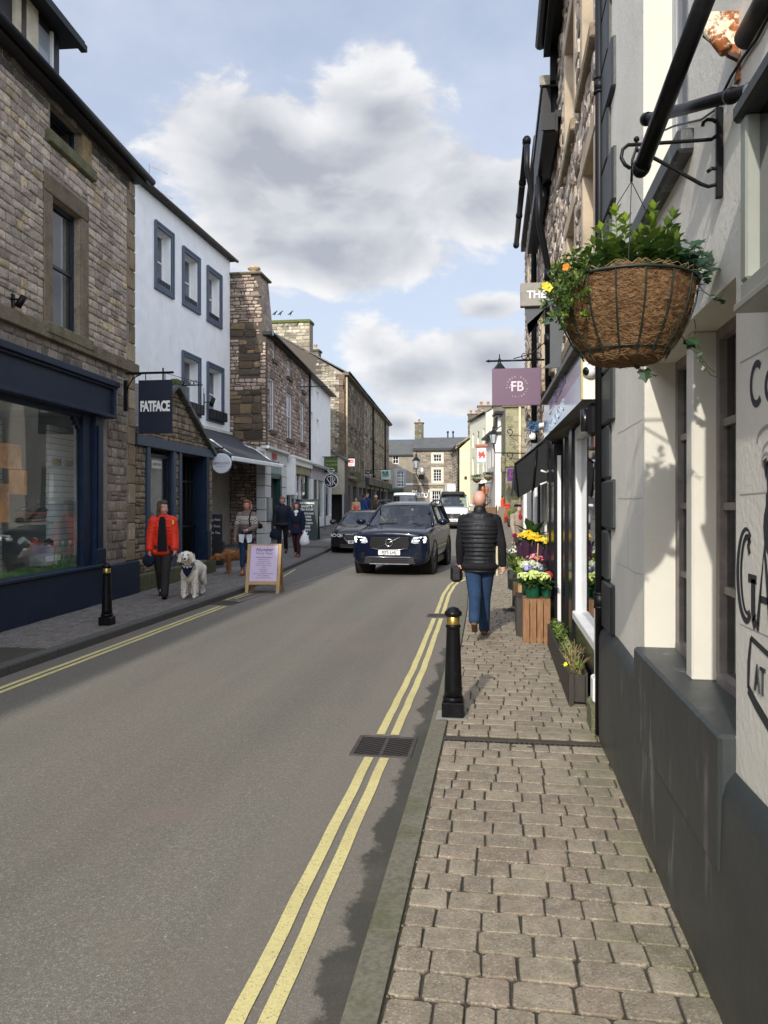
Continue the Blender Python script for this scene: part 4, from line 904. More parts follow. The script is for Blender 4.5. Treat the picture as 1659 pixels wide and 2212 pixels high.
aw=pm('charcoal awning canvas',(.045,.047,.052),.85,var=.15,vs=3,bump=.3,bs=30);sF=lambda P:(P-F3.p0).dot(F3.t);oF=lambda P:(P-F3.p0).dot(F3.o)
s0,s1=sF(A0),sF(A1);o1=(oF(A0)+oF(A1))/2;zb=(A0.z+A1.z)/2;zt=4.42;sb0,sb1=s0-.0,s1-.1;w=MB(F3.M);k=22;vs=[]
for j in range(5):
 f=j/4
 for i in range(k+1):x=s0+(s1-s0)*i/k;vs.append((x,.04+(o1-.04)*f,zt+(zb-zt)*f-.05*sin(pi*f)+.012*sin(i*1.7)))
w.add(vs,[(j*(k+1)+i,j*(k+1)+i+1,(j+1)*(k+1)+i+1,(j+1)*(k+1)+i)for j in range(4)for i in range(k)],aw,smooth=True);w.build('awning_canvas',t)
w=MB(F3.M);w.box(s0-.02,s1+.02,o1-.04,o1+.06,zb-.13,zb+.02,M['white'],bv=.02);w.box(s0,s1,.0,.12,zt-.03,zt+.07,pm('awning cassette',(.62,.60,.5),.6));w.build('awning_bar',t)
w=MB(F3.M)
for x in(s0+.5,s1-.5):w.tube([(x,.1,zt-.2),(x+.4,o1*.5,zt-.6),(x,o1,zb-.06)],.025,M['white'],6)
w.build('awning_arm',t)
pb=thing('purple_banner','purple menu banner hanging on the back wall under the awning','banner',F3.w(7.1,.05,1.2));w=MB(F3.M);b0,b1=F3.s(497),F3.s(535)
w.box(b0,b1,.01,.04,1.0,3.0,pm('purple banner',(.10,.055,.17),.7));w.build('banner_cloth',pb);w=MB(F3.M);lt=pm('faint banner lettering',(.16,.10,.24),.7);w.box(b0+.25,b1-.25,.04,.045,2.42,2.5,M['blackmatt'])
for i in range(8):w.box(b0+.3+.04*(i%3),b1-.3-.04*(i%2),.04,.044,2.2-.13*i,2.24-.13*i,lt)
w.build('banner_lettering',pb)
t=thing('menu_stand','small black menu stand with white chalk lettering beside the annexe','menu board',tuple(gp(462,1222)));c=gp(462,1222);w=MB(T(c.x,c.y,.1,.2));w.box(-.22,.22,-.02,.02,.55,1.35,M['blackmatt'],bv=.008);w.box(-.2,.2,.02,.3,.3,.34,M['blackmatt']);w.box(-.24,.24,-.03,.28,.02,.62,M['blackmatt']);w.build('stand_board',t)
w=MB(T(c.x,c.y,.1,.2))
for i,s in enumerate(('Why Not','Tea Time','New Tea')):w.text(s,.085,M['white'],frame((0,-.023,1.2-.17*i),(1,0,0),(0,0,1)),.001)
w.build('chalk_lettering',t)
c=at(479,1001,18.4);t=thing('round_hanging_sign','round white hanging sign with grey lettering in front of the awning','sign',tuple(c));w=MB(Matrix.Translation(c) @ Matrix.Rotation(pi/2,4,'X'));w.lathe([(.232,-.03),(.24,-.02),(.24,.02),(.232,.03)],pm('sign white',(.66,.68,.72),.5,var=.03),40,smooth=False);w.build('sign_board',t)
w=MB();g=pm('sign grey',(.10,.12,.16),.6);w.text('GEMOLOGY',.088,g,frame(c+Vector((0,-.034,.0)),(1,0,0),UPZ),.001,sx=.92);w.text('TREASURED STONES',.026,g,frame(c+Vector((0,-.034,-.075)),(1,0,0),UPZ),.001);w.build('sign_lettering',t)
w=MB();w.tube([c+Vector((0,0,.24)),c+Vector((0,0,.36))],.008,M['black'],6);w.box(c.x-.50,c.x+.05,c.y-.015,c.y+.015,c.z+.35,c.z+.38,M['black']);w.build('sign_bracket',t)
# ==== LEFT 4: rubble house with the big flank chimney (shops below)
F4=Fac((-8.9,29.0),(-10.1,46.2),1);E4=8.3;r4=thing('chimney_house','pink rubble stone house with a tall stepped flank chimney','building',(-8.9,29.0,0))
PK=[(.43,.32,.26),(.38,.29,.235),(.47,.36,.29),(.33,.25,.20),(.45,.37,.31),(.52,.45,.38),(.28,.20,.155)]
sm=F4.s(666)
w4=[pix(F4,583,592,815,928),pix(F4,619,630,847,946),pix(F4,649,656,868,955),pix(F4,588,594,738,775),pix(F4,620,627,777,812),pix(F4,651,657,815,842)]
w=MB(F4.M);wallgrid(w,0,sm,3.9,E4,w4,pm('pink mortar',(.30,.22,.18),.95,var=.25,vs=8,bump=.4),.22)
stones(w,0,sm,3.9,E4,M['rubble'],PK,(.10,.2),(.14,.4),[(a-.12,c+.12,z0-.1,z1+.22)for a,c,z0,z1 in w4],.03,(.01,.05),c=.04,seed=31,wob=.014);shell(w,0,sm,E4,8,M['mortar_d'],near=False);w.build('wall',r4)
for(a,c,z0,z1)in w4:
 fr=window(r4,F4,a,c,z0,z1,-.04,M['white'],2,2,.06,rm=M['room'])
 w=MB(F4.M);w.box(a-.1,c+.1,-.02,.02,z1,z1+.3,M['ashlar'],col=(.20,.15,.12),bv=.015);w.box(a-.12,c+.12,-.02,.12,z0-.16,z0,M['ashlar'],col=(.12,.10,.08),bv=.015);w.build('window_surround',fr)
FK=Fac((-10.45,28.86),(-8.86,28.86),1);FK.o=Vector((0,-1,0));FK.M=Matrix(((1,0,0,-10.45),(0,-1,0,28.86),(0,0,1,0),(0,0,0,1)))
zc=CH+(HZ-593)/F0*30
w=MB(FK.M);L_=1.59;zs=5.8
def edgef(z):return L_ if z<8.0 else L_-.0-(z-8.0)*.10
w.add([(0,0,0),(L_,0,0),(L_,0,8.0),(L_-.28,0,zc),(0,0,zc)],[(0,1,2,3,4)],M['mortar_d']);w.add([(L_,0,0),(L_,-.2,0),(L_,-.2,8.0),(L_,0,8.0)],[(0,1,2,3)],M['mortar_d'])
w.add([(L_-.02,.0,8.0),(L_-.28,0,zc),(L_-.28,-1.2,zc),(L_-.02,-1.2,8.0)],[(0,1,2,3)],M['rub2']);w.add([(0,0,zc),(L_-.28,0,zc),(L_-.28,-1.2,zc),(0,-1.2,zc)],[(0,1,2,3)],M['mortar'])
PK2=[(.42,.32,.255),(.36,.27,.21),(.30,.235,.18),(.46,.38,.30),(.25,.19,.145)];DK=[(.085,.065,.045),(.12,.085,.055),(.06,.048,.035),(.20,.14,.08)]
rnd=random.Random(6)
big=[(.15,1.2,8.2,8.75),(.5,1.35,6.7,7.5),(.1,1.4,5.2,6.1),(.3,1.45,4.2,5.1),(.5,1.45,7.55,8.1)]
stones(w,.0,L_,0,zs+5.6,M['rubble'],PK2,(.10,.18),(.15,.42),[q for q in big],.025,(.01,.05),c=.035,ztop=lambda s:zc if s<L_-.3 else 8.0+(L_-s)/.28*(zc-8),seed=41,wob=.014)
for a,c,z0,z1 in big:stones(w,a,c,z0,z1,M['rubble'],DK,(.26,.42),(.4,.75),(),.02,(.02,.06),c=.06,seed=int(z0*10),wob=.02)
w.build('flank_wall',r4)
w=MB(FK.M);w.box(-.02,L_-.2,-1.25,.07,zc-.9,zc-.82,M['ashlar'],col=(.17,.15,.14),bv=.02);w.box(-.05,L_-.15,-1.3,.12,zc-.03,zc+.07,M['rubble'],col=(.14,.11,.08),bv=.03);w.build('chimney_cap',r4)
w=MB();c=FK.w(.95,-.5,zc+.07);w.lathe([(.22,0),(.22,.08),(.13,.12),(.13,.2),(.26,.26),(.24,.33),(.08,.40),(0,.41)],M['potp'],16,Matrix.Translation(c));w.build('chimney_pot',r4)
w=MB(F4.M);w.tube([(-.1,.3,E4),(F4.len+.2,.3,E4)],.07,M['pipe'],8);w.box(-.25,F4.len+.1,-.1,.25,E4-.04,E4+.1,M['pipe']);w.box(-.16,-.12,.02,.34,E4-.06,E4+.11,pm('teal bargeboard',(.01,.07,.08),.5));w.tube([(sm,.08,E4),(sm,.08,3.3)],.06,M['pipe'],8);w.build('gutter',r4)
w=MB(F4.M);roof(w,0,F4.len,E4+.08,E4+2.2,8,M['slate'],eo=.3,gm=M['mortar_d']);w.build('roof',r4)
w=MB(F4.M);wp=pm('white rusticated pier',(.60,.60,.56),.7,var=.1,vs=3)
dA=(F4.s(583),F4.s(601));fx=3.9
for a,c in((-.35,F4.s(583)-.0),(F4.s(606),F4.s(617))):
 z=.1
 while z<3.35:w.box(a,c,-.3,.05,z+.012,z+.45,wp,bv=.012);z+=.462
w.box(-.35,F4.s(617),-.3,.03,3.35,fx,wp);w.box(-.4,F4.s(617),-.1,.2,fx-.06,fx+.06,wp,bv=.02);w.build('shop_pier',r4)
w=MB(F4.M);gg=pm('dark green joinery',(.008,.05,.045),.5);w.box(dA[0],dA[0]+.12,-.2,.0,.1,2.8,gg);w.box(F4.s(603),F4.s(606),-.2,.06,.1,2.85,gg);w.box(dA[0],F4.s(606),-.2,.04,2.75,2.95,gg);w.box(dA[0],F4.s(606),-.6,-.2,.1,2.75,M['room']);w.box(dA[0],F4.s(606),-.2,.02,2.95,3.35,pm('verdigris panel',(.25,.31,.29),.7,var=.3));w.build('doorway',r4)
w=MB(F4.M);a=F4.s(617);c=sm;w.box(a,c+.0,-.1,.35,3.72,3.86,M['white'],bv=.03);w.box(a,c,-.1,.22,3.5,3.72,M['white']);w.box(a+.02,c-.05,-.1,.12,3.12,3.5,pm('olive fascia',(.26,.24,.13),.7,var=.3,vs=2));w.box(a,a+.35,.0,.40,2.1,3.7,M['white'],bv=.02)
w.box(a+.4,a+.9,-.1,.03,.1,3.1,pm('dark teal post',(.01,.035,.06),.5));w.box(c-.55,c-.1,-.1,.03,.1,3.1,gg)
for s in(a+1.0,a+2.3,a+3.3):w.box(s,s+.10,-.08,.03,.7,3.1,M['white'])
w.box(a+.9,c-.5,-.1,.05,.1,.75,M['blackmatt']);w.build('shopfront',r4)
w=MB(F4.M);w.add([(a+.9,-.03,.7),(c-.5,-.03,.7),(c-.5,-.03,3.1),(a+.9,-.03,3.1)],[(0,1,2,3)],M['glass']);w.build('shop_pane',r4)
w=MB(F4.M);room(w,a+.4,c-.1,.1,3.15,-.11,3,M['roomw']);w.build('shop_interior',r4)
t=thing('shop_lettering_board','white fascia with red bar lettering right of the awning','sign',F4.w(1.2,.06,3.5));w=MB();w.text('BARS',.30,pm('red lettering',(.45,.02,.025),.5),frame(F4.w(F4.s(590),.07,3.62),F4.t,UPZ),.015,.012,sx=1.0);w.text('and',.16,M['winblue'],frame(F4.w(F4.s(598),.07,3.42),F4.t,UPZ),.01);w.build('sign_lettering',t)
t=thing('menu_case','framed menu case on the white pier behind the walking couple','menu case',F4.w(.6,.05,1.5));w=MB(F4.M);w.box(F4.s(573)-.0,F4.s(582),.05,.12,1.05,1.95,pm('steel frame',(.28,.3,.31),.4,.6));w.build('case_frame',t);w=MB(F4.M);w.box(F4.s(573)+.08,F4.s(582)-.08,.12,.125,1.13,1.87,pm('menu sheet',(.34,.34,.32),.5,var=.3));w.build('menu_sheet',t)
r5=thing('white_terrace_house','narrow white painted terrace house joined to the pink stone house','building',F4.w(sm,0,0));s9=F4.len
w5=[pix(F4,671,676,888,945),pix(F4,684,689,905,955),pix(F4,671,676,828,858),pix(F4,684,689,845,868)]
w=MB(F4.M);wallgrid(w,sm,s9,3.7,E4,w5,M['whitewall'],.22);shell(w,sm,s9,E4,8,M['whitewall'],near=False);w.build('wall',r5)
for q in w5:window(r5,F4,*q,-.12,M['white'],1,2,.06)
w=MB(F4.M);w.box(sm+.1,s9+.2,-.1,.4,3.62,3.78,pm('grey cornice',(.30,.30,.30),.6),bv=.03);w.box(sm+.15,s9,-.1,.1,3.0,3.62,pm('pale mauve fascia',(.42,.40,.42),.7));w.box(sm+.15,sm+.9,-.1,.12,.1,3.0,M['white']);w.box(sm+1.0,sm+2.4,-.1,.04,.1,3.0,M['navysign'])
w.box(sm+2.4,s9,-.1,.06,.45,.98,M['white']);w.box(sm+2.4,s9,-.1,.10,.1,.45,M['blackmatt'])
for s in(sm+2.4,sm+4.6,s9-.3):w.box(s,s+.22,-.1,.08,.95,3.0,M['white'])
w.build('shopfront',r5);w=MB(F4.M);w.add([(sm+2.5,-.03,.98),(s9-.2,-.03,.98),(s9-.2,-.03,3.0),(sm+2.5,-.03,3.0)],[(0,1,2,3)],M['glass']);w.build('shop_pane',r5);w=MB(F4.M);room(w,sm+.2,s9,.1,3.05,-.11,3);w.build('shop_interior',r5)
t=thing('sign_pole_bracket','long thin black horizontal sign arm high on the pink stone house','bracket',tuple(at(640,836,37)));w=MB();w.tube([at(641,836,37),at(746,833,37)],.022,M['black'],6);w.tube([at(666,815,37),at(700,834,37)],.01,M['black'],5);w.tube([at(742,822,37),at(742,842,37)],.02,M['black'],6);w.build('arm_rod',t)
c=gp(662,1171);t=thing('chalkboard','tall dark green chalkboard with white hand lettering beyond the walking couple','chalkboard',tuple(c));X=T(c.x+.1,c.y,.1,radians(2));gb=pm('chalkboard green',(.018,.035,.036),.6);w=MB(X)
w.add([(-.55,-.28,.04),(.42,-.28,.04),(.42,-.06,1.78),(-.55,-.06,1.78),(-.55,-.25,.04),(.42,-.25,.04),(.42,-.03,1.78),(-.55,-.03,1.78)],[(0,1,2,3),(4,5,6,7),(0,3,7,4),(1,2,6,5),(3,2,6,7),(0,1,5,4)],gb);w.build('front_board',t)
w=MB(X);w.add([(-.55,.36,.04),(.42,.36,.04),(.42,.0,1.78),(-.55,.0,1.78),(-.55,.33,.04),(.42,.33,.04),(.42,-.03,1.78),(-.55,-.03,1.78)],[(0,1,2,3),(4,5,6,7),(0,3,7,4),(1,2,6,5),(3,2,6,7),(0,1,5,4)],gb);w.box(-.57,.44,-.09,.03,1.76,1.81,gb);w.build('rear_board',t)
w=MB(X);ta=math.atan2(.22,1.74)
for i,s in enumerate(['THE LUNESDALE','BAKERY &','TEA ROOM','A WIDE RANGE','OF CAKES','HOT FOOD','LIGHT LUNCH','& MORE!','PARKING','ARE','INSIDE']):
 z=1.64-.135*i-(.03 if i>2 else 0);fz=lambda z:-.28+.22*(z-.04)/1.74-.006;P=Vector((-.06,fz(z),z));w.text(s,.135 if i in(1,2)else .105,M['white'],frame(P,(1,0,0),(0,sin(ta),cos(ta))),.001,.004,sx=.8)
w.build('chalk_lettering',t)
# ---- signs further along
t=thing('green_hanging_sign','dark green rectangular hanging sign with gold lettering over the pavement','sign',tuple(at(717,1004,44)));w=MB();P0,P1=at(702,1021,44),at(730,988,44);w.box(P0.x-.05,P1.x,P0.y-.03,P0.y+.03,P0.z,P1.z,pm('green sign',(.035,.075,.012),.5,var=.15));w.build('sign_board',t);w=MB();gd=pm('dull gold lettering',(.33,.34,.10),.5)
for i,s in enumerate(('LUNESDALE','THE GARDEN')):w.text(s,.15,gd,frame(((P0.x+P1.x)/2,P0.y-.035,P1.z-.22-.22*i),(1,0,0),UPZ),.003,sx=.85)
w.build('sign_lettering',t);w=MB();w.box(P0.x-.3,P1.x+.05,P0.y-.02,P0.y+.02,P1.z,P1.z+.05,M['black']);w.build('sign_bracket',t)
c=at(715,1039,41);t=thing('round_jewellery_sign','round navy sign with white looping letters and a gem outline above','sign',tuple(c));w=MB(Matrix.Translation(c) @ Matrix.Rotation(pi/2,4,'X'));w.lathe([(.36,-.02),(.36,.02)],M['navysign'],32,smooth=False);w.lathe([(.355,-.03),(.38,-.03),(.38,.03),(.355,.03),(.355,-.03)],M['white'],32,caps=False);w.build('sign_disc',t)
w=MB();
for P in([(-.22,-.18),(-.10,-.25),(-.04,-.15),(-.12,.0),(-.22,.12),(-.12,.24),(-.02,.22)],[(0,-.3),(0,.3)],[(-.02,.25),(.14,.25)],[(.10,-.22),(.10,.2),(.22,.15),(.20,.03),(.10,0),(.28,-.22)]):w.tube([(c.x+x,c.y-.035,c.z+z)for x,z in P],.016,M['white'],5)
gp_=[(-.2,.56),(-.1,.68),(.1,.68),(.2,.56),(0,.36)];w.tube([(c.x+x,c.y,c.z+z)for x,z in gp_],.014,M['white'],5,closed=True);w.tube([(c.x-.2,c.y,c.z+.56),(c.x+.2,c.y,c.z+.56)],.012,M['white'],5);w.tube([(c.x-.08,c.y,c.z+.56),(c.x,c.y,c.z+.36),(c.x+.08,c.y,c.z+.56)],.012,M['white'],5);w.build('sign_lettering',t)
w=MB();w.tube([(c.x-.33,c.y+.05,.1),(c.x-.33,c.y+.05,c.z+.1)],.04,pm('galvanised post',(.22,.23,.24),.5),8);w.build('sign_post',t)
# ---- low pale house facing down the street
def facexy(x0,x1,y):
 F=Fac((x0,y),(x1,y),1);F.o=Vector((0,-1,0));F.M=Matrix(((1,0,0,x0),(0,-1,0,y),(0,0,1,0),(0,0,0,1)));return F
F6=facexy(-11.2,-9.3,46.6);r6=thing('low_pale_house','low pale rendered annexe with sloping slate verge below the tall gable','building',(-11.2,46.6,0));w=MB(F6.M)
w.add([(0,0,2.3),(1.9,0,2.3),(1.9,0,4.5),(0,0,5.6)],[(0,1,2,3)],pm('pale render',(.42,.39,.30),.85,var=.12,stain=(.3,.27,.2),sst=.4));w.add([(1.9,0,.3),(1.9,-1.2,.3),(1.9,-1.2,4.5),(1.9,0,4.5)],[(0,1,2,3)],M['mortar_d']);w.build('wall',r6)
w=MB(F6.M);w.add([(-.1,.1,5.68),(2.0,.1,4.46),(2.0,-1.3,4.46),(-.1,-1.3,5.68),(-.1,.1,5.55),(2.0,.1,4.33),(2.0,-1.3,4.33),(-.1,-1.3,5.55)],[(0,1,2,3),(4,5,6,7),(0,1,5,4),(1,2,6,5)],M['slate']);w.build('roof',r6)
w=MB(F6.M);w.box(0,1.9,-1.0,-.95,.2,2.3,M['room']);
for a in(.0,.9,1.75):w.box(a,a+.12,-.1,0,.2,2.3,pm('grey post',(.33,.34,.35),.6))
for z in(.6,.95,1.3,1.65,2.0):w.box(.15,.9,-.5,-.1,z,z+.04,M['dwood'])
w.build('porch_shelves',r6)
# ---- tall gable house and the dark sandstone terrace behind it
F7=Fac((-9.6,48.0),(-11.3,80.5),1);g0=gz(48);E7=9.95
TG=[(.38,.34,.25),(.33,.29,.21),(.43,.38,.28),(.28,.24,.17),(.46,.42,.33)]
r7=thing('tall_gable_house','tall house with pale rubble gable, corner quoins and mossy chimney stack','building',(-9.6,48.0,0))
G7=facexy(-19.2,-9.6,48.0);w=MB(G7.M);rz7=12.9;gt=lambda s:E7+(rz7-E7)*(s/4.8 if s<4.8 else(9.6-s)/4.8)
w.add([(0,0,0),(9.6,0,0),(9.6,0,E7),(4.8,0,rz7),(0,0,E7)],[(0,1,2,3,4)],M['mortar'])
stones(w,3.0,9.3,3.0,13.0,M['rubble'],TG,(.13,.22),(.2,.55),(),.025,(.01,.04),c=.03,ztop=gt,seed=51,wob=.012);w.build('gable_wall',r7)
w=MB(G7.M);quoins(w,9.62,-1,.4,E7,M['ashlar'],[(.16,.115,.08),(.13,.095,.07)],.42,(.62,.38),.03);w.build('corner_stones',r7)
w=MB(G7.M);cx0,cx1=4.75,7.35;zt=13.3;w.box(cx0,cx1,-.9,.02,11,zt,M['rubble'],col=(.25,.22,.16));stones(w,cx0,cx1,11,zt,M['rubble'],TG,(.2,.28),(.3,.6),(),.025,(.02,.04),c=.03,seed=53,o=.02);w.box(cx0-.08,cx1+.08,-1,.12,zt,zt+.22,M['rubble'],col=(.10,.12,.035),bv=.05);w.build('chimney',r7)
w=MB(F7.M);sEnd7=F7.s(775);gtt=F7.z(754,806)
r8=None
def terrace(root,F,s0,s1,ez,m,cols,wnd,seed,base=2.9,st=True):
 w=MB(F.M);wallgrid(w,s0,s1,base,ez,wnd,M['mortar_d'],.2,M['ashlar'])
 if st:stones(w,s0,s1,base,ez,m,cols,(.26,.34),(.4,.8),[(a-.04,c+.04,z0-.14,z1+.2)for a,c,z0,z1 in wnd],.03,(.01,.03),c=.02,seed=seed)
 shell(w,s0,s1,ez,8,M['mortar_d'],near=False);w.build('wall',root)
 for q in wnd:
  fr=window(root,F,*q,-.14,M['blackmatt'],2,4,.05,gm=M['glassd']);w=MB(F.M);w.box(q[0]-.05,q[1]+.05,-.02,.09,q[2]-.15,q[2],M['ashlar'],col=(.12,.10,.07));w.build('window_sill',fr)
 w=MB(F.M);w.box(s0,s1+.05,-.1,.3,ez-.05,ez+.12,M['ashlar'],col=(.14,.125,.09));w.tube([(s0,.34,ez+.12),(s1,.34,ez+.12)],.06,M['pipe'],8);w.build('gutter',root)
 w=MB(F.M);roof(w,s0,s1,ez+.1,ez+2.9,9.6,M['slate'],eo=.3,gm=M['mortar_d']);w.build('roof',root)
DS=[(.15,.12,.085),(.11,.09,.065),(.20,.16,.11),(.13,.105,.08),(.25,.205,.14)];DS2=[(.28,.24,.17),(.23,.20,.145),(.33,.28,.20)]
e7=F7.s(786);ez=9.95
wl=[]
for k in range(4):
 a=.9+k*2.1;wl+=[(a,a+.95,7.0,8.9),(a,a+.95,3.9,6.0)]
terrace(r7,F7,0,e7,ez,M['ashlar'],DS,wl,61)
w=MB(F7.M);w.tube([(.25,.12,9.8),(.25,.12,3.8)],.07,pm('cream downpipe',(.45,.36,.22),.6),8);w.build('downpipe',r7)
labs=['first brown sandstone terrace house beyond the tall gable house','last brown sandstone terrace house before the stone pub at the street end']
ss=[e7,F7.s(817),F7.len]
for i in range(2):
 rr_=thing('terrace_house',labs[i],'building',F7.w(ss[i],0,0),0,'brown terrace houses on the left');n=3 if i==0 else 4;wl=[]
 for k in range(n):a=ss[i]+1.0+k*(ss[i+1]-ss[i]-1.2)/n;wl+=[(a,a+.9,7.2,8.9),(a,a+.9,4.2,6.1)]
 terrace(rr_,F7,ss[i],ss[i+1],ez+(.0 if i==0 else-.0),M['ashlar'],DS2,wl,71+i);w=MB(F7.M);w.tube([((ss[i]+ss[i+1])/2,.14,9.8),((ss[i]+ss[i+1])/2,.14,3.9)],.08,M['pipe'],8);w.build('downpipe',rr_)
 w=MB(F7.M)
 for k in range(3):
  a=ss[i]+.6+k*(ss[i+1]-ss[i])/3;w.box(a,a+.4,-.1,.1,.4,3.2,[M['blackmatt'],M['navy'],pm('grey pilaster',(.16,.16,.16),.7)][k]);w.box(a,a+(ss[i+1]-ss[i])/3-.3,-.1,.35,3.2,3.75,[M['blackmatt'],pm('green fascia',(.02,.05,.03),.6),M['dwood']][k])
 w.box(ss[i],ss[i+1],-.3,-.1,.3,3.2,M['room']);w.build('shopfront',rr_)
w=MB(F7.M);w.box(0,e7,-.35,-.1,.3,3.2,M['room']);w.box(0,e7,-.1,.12,2.9,3.35,M['ashlar'],col=(.14,.11,.08))
for a in(.4,2.0,2.6,5.0,6.0,8.2):w.box(a,a+.45,-.1,.15,.3,3.0,M['ashlar'],col=(.13,.12,.11),bv=.02)
w.box(.4,3.2,-.1,.4,3.3,3.5,M['ashlar'],col=(.2,.17,.12),bv=.03);w.add([(3.4,.5,3.2),(5.0,.5,3.2),(4.2,.5,3.9),(3.4,-.1,3.2),(5.0,-.1,3.2),(4.2,-.1,3.9)],[(0,1,2),(0,2,5,3),(1,2,5,4)],M['ashlar'],col=(.08,.075,.03));w.build('shopfront',r7)
def stack(root,c,sx,sy,h,npot,col,pm_=None,lab=None):
 w=MB(Matrix.Translation(c));w.box(-sx/2,sx/2,-sy/2,sy/2,-1.5,h,M['rubble'],col=col);w.box(-sx/2-.08,sx/2+.08,-sy/2-.08,sy/2+.08,h,h+.14,M['rubble'],col=tuple(v*.6 for v in col),bv=.02)
 s=MB(Matrix.Translation(c));s2=facexy(c.x-sx/2,c.x+sx/2,c.y-sy/2)
 w.M=Matrix.Identity(4);w.M=s2.M;stones(w,0,sx,c.z-1.4,c.z+h,M['rubble'],[col,tuple(v*.8 for v in col),tuple(v*1.2 for v in col)],(.16,.24),(.25,.5),(),.02,(.01,.03),seed=int(c.x*10)%97);ch=w.build('chimney',root)
 for i in range(npot):
  b=MB(Matrix.Translation(c));x=-sx/2+sx*(i+.5)/npot;pot(b,T(x,0,h+.14),.42,.15,pm_ or M['pot']);b.build('chimney_pot',ch)
stack(r7,F7.w(3.0,-4.6,12.4),1.9,.8,.9,2,(.17,.15,.11));stack(r7,F7.w(5.0,-3.4,11.4),1.9,.8,.95,3,(.16,.14,.10),M['potp'])
for i,(u,lb)in enumerate(((594,'leftmost of the three dark birds on the mossy stack'),(606,'middle bird, standing tallest on the mossy stack'),(628,'right hand bird near the end of the mossy stack'))):
 P=at(u,700,48.4);t=thing('bird',lb,'bird',(P.x,P.y,13.52),0,'birds on the chimney stack');bm_=pm('dark plumage',(.03,.032,.04),.8);w=MB(Matrix.Translation((P.x,P.y,13.52)))
 w.loft([[(x,r*cos(a),z+r*sin(a))for a in[2*pi*j/10 for j in range(10)]]for x,r,z in((-.20,.01,.10),(-.12,.03,.12),(-.04,.07,.16),(.03,.075,.20),(.08,.045,.27),(.11,.042,.31),(.14,.02,.32),(.19,.004,.31))],bm_);w.tube([(0,.03,.12),(0,.03,0)],.008,bm_,5);w.tube([(0,-.03,.12),(0,-.03,0)],.008,bm_,5);w.build('bird_body',t)
def boxsign(name,lb,u0,v0,u1,v1,d,m,letters,lm,arm=True,th=.05,emit=None):
 P0,P1=at(u0,v1,d),at(u1,v0,d);t=thing(name,lb,'sign',tuple(P0));w=MB();y=(P0.y+P1.y)/2;w.box(P0.x,P1.x,y-th,y+th,P0.z,P1.z,m,bv=.01);w.build('sign_board',t)
 if letters:
  w=MB();n=len(letters)
  for i,(s,sz)in enumerate(letters):w.text(s,sz,lm,frame(((P0.x+P1.x)/2,y-th-.006,P1.z-(P1.z-P0.z)*(i+.5)/n),(1,0,0),UPZ),.003)
  w.build('sign_lettering',t)
 if arm:w=MB();w.tube([(P0.x-.6,y,P1.z+.06),(P1.x+.05,y,P1.z+.06)],.025,M['black'],6);w.build('sign_bracket',t)
 return t,P0,P1
rs=pm('lit sign panel',(.85,.80,.78),.5,var=.02,emit=.55);t,P0,P1=boxsign('lit_box_sign','small lit white and orange red box sign on the dark terrace',752,991,766,1007,50,rs,None,None)
w=MB();y=P0.y-.065;orr=pm('lit orange panel',(.85,.11,.04),.5,var=.02,emit=.5);z0,z1=P0.z,P1.z;h=z1-z0;w.box(P0.x+.04,P1.x-.04,y-.01,y,z0+h*.45,z0+h*.88,orr);w.box(P0.x+.06,P1.x-.06,y-.014,y-.01,z0+h*.62,z0+h*.7,rs);w.box(P0.x+.06,P1.x-.12,y-.01,y,z0+h*.12,z0+h*.2,orr);w.build('sign_panel',t)
boxsign('gallery_sign','small black hanging sign with white lettering in the terrace shade',787,1018,803,1029,60,M['blackmatt'],[('THE',.16),('GALLERY',.2)],M['white'])
t,P0,P1=boxsign('pale_green_sign','pale blue green hanging sign with dark green emblem near the stone pub',823,1015,844,1036,66,pm('pale aqua sign',(.50,.60,.55),.6),None,None)
w=MB();gq=pm('dark green emblem',(.03,.2,.13),.6);xm=(P0.x+P1.x)/2;zm=(P0.z+P1.z)/2;y=P0.y-.06;w.box(xm-.3,xm+.3,y-.01,y,zm-.12,zm-.06,gq);w.box(xm-.28,xm+.28,y-.01,y,zm+.02,zm+.1,gq)
for dx in(-.18,.12):w.ball((xm+dx,y,zm+.22),(.13,.02,.09),gq,8,5)
w.build('sign_emblem',t)
# ==== STREET END: rendered house and stone pub
gE=gz(89);FE=facexy(-13.2,-3.2,89.0)
def u2s(u):return FE.s(u)
def rectE(u0,u1,v0,v1):d=89.0/(cos(TH)+(u0-CX)/F0*sin(TH));return(FE.s(u0),FE.s(u1),FE.z(u0,v1),FE.z(u0,v0))
sa,sb=FE.s(892),FE.s(981);eL,eR=FE.z(860,982),FE.z(930,968);rid=FE.z(930,938)
r9=thing('rendered_end_house','brown rendered house with red backed window at the street end','building',FE.w(0,0,gE));br=pm('brown render',(.27,.235,.175),.9,var=.18,vs=1.5,stain=(.12,.11,.07),sst=.5,ssc=.6)
wE1=[rectE(848,861,984,1002),rectE(857,872,1017,1052)]
w=MB(FE.M);wallgrid(w,0,sa,0,eL,wE1,br,.2);shell(w,0,sa,eL,9,br,far=False);w.build('wall',r9)
for i,q in enumerate(wE1):window(r9,FE,*q,-.06,M['white'],2 if i==0 else 4,2 if i==0 else 5,.07,bar=.05,rm=M['roomw']if i==0 else pm('red room',(.16,.015,.015),.9))
w=MB(FE.M);a,c,z0,z1=wE1[1];k=.25;m=pm('grey surround',(.27,.31,.33),.7);w.box(a-k,a,-.02,.05,z0,z1+k,m);w.box(c,c+k,-.02,.05,z0,z1+k,m);w.box(a,c,-.02,.05,z1,z1+k,m);w.build('window_surround',r9)
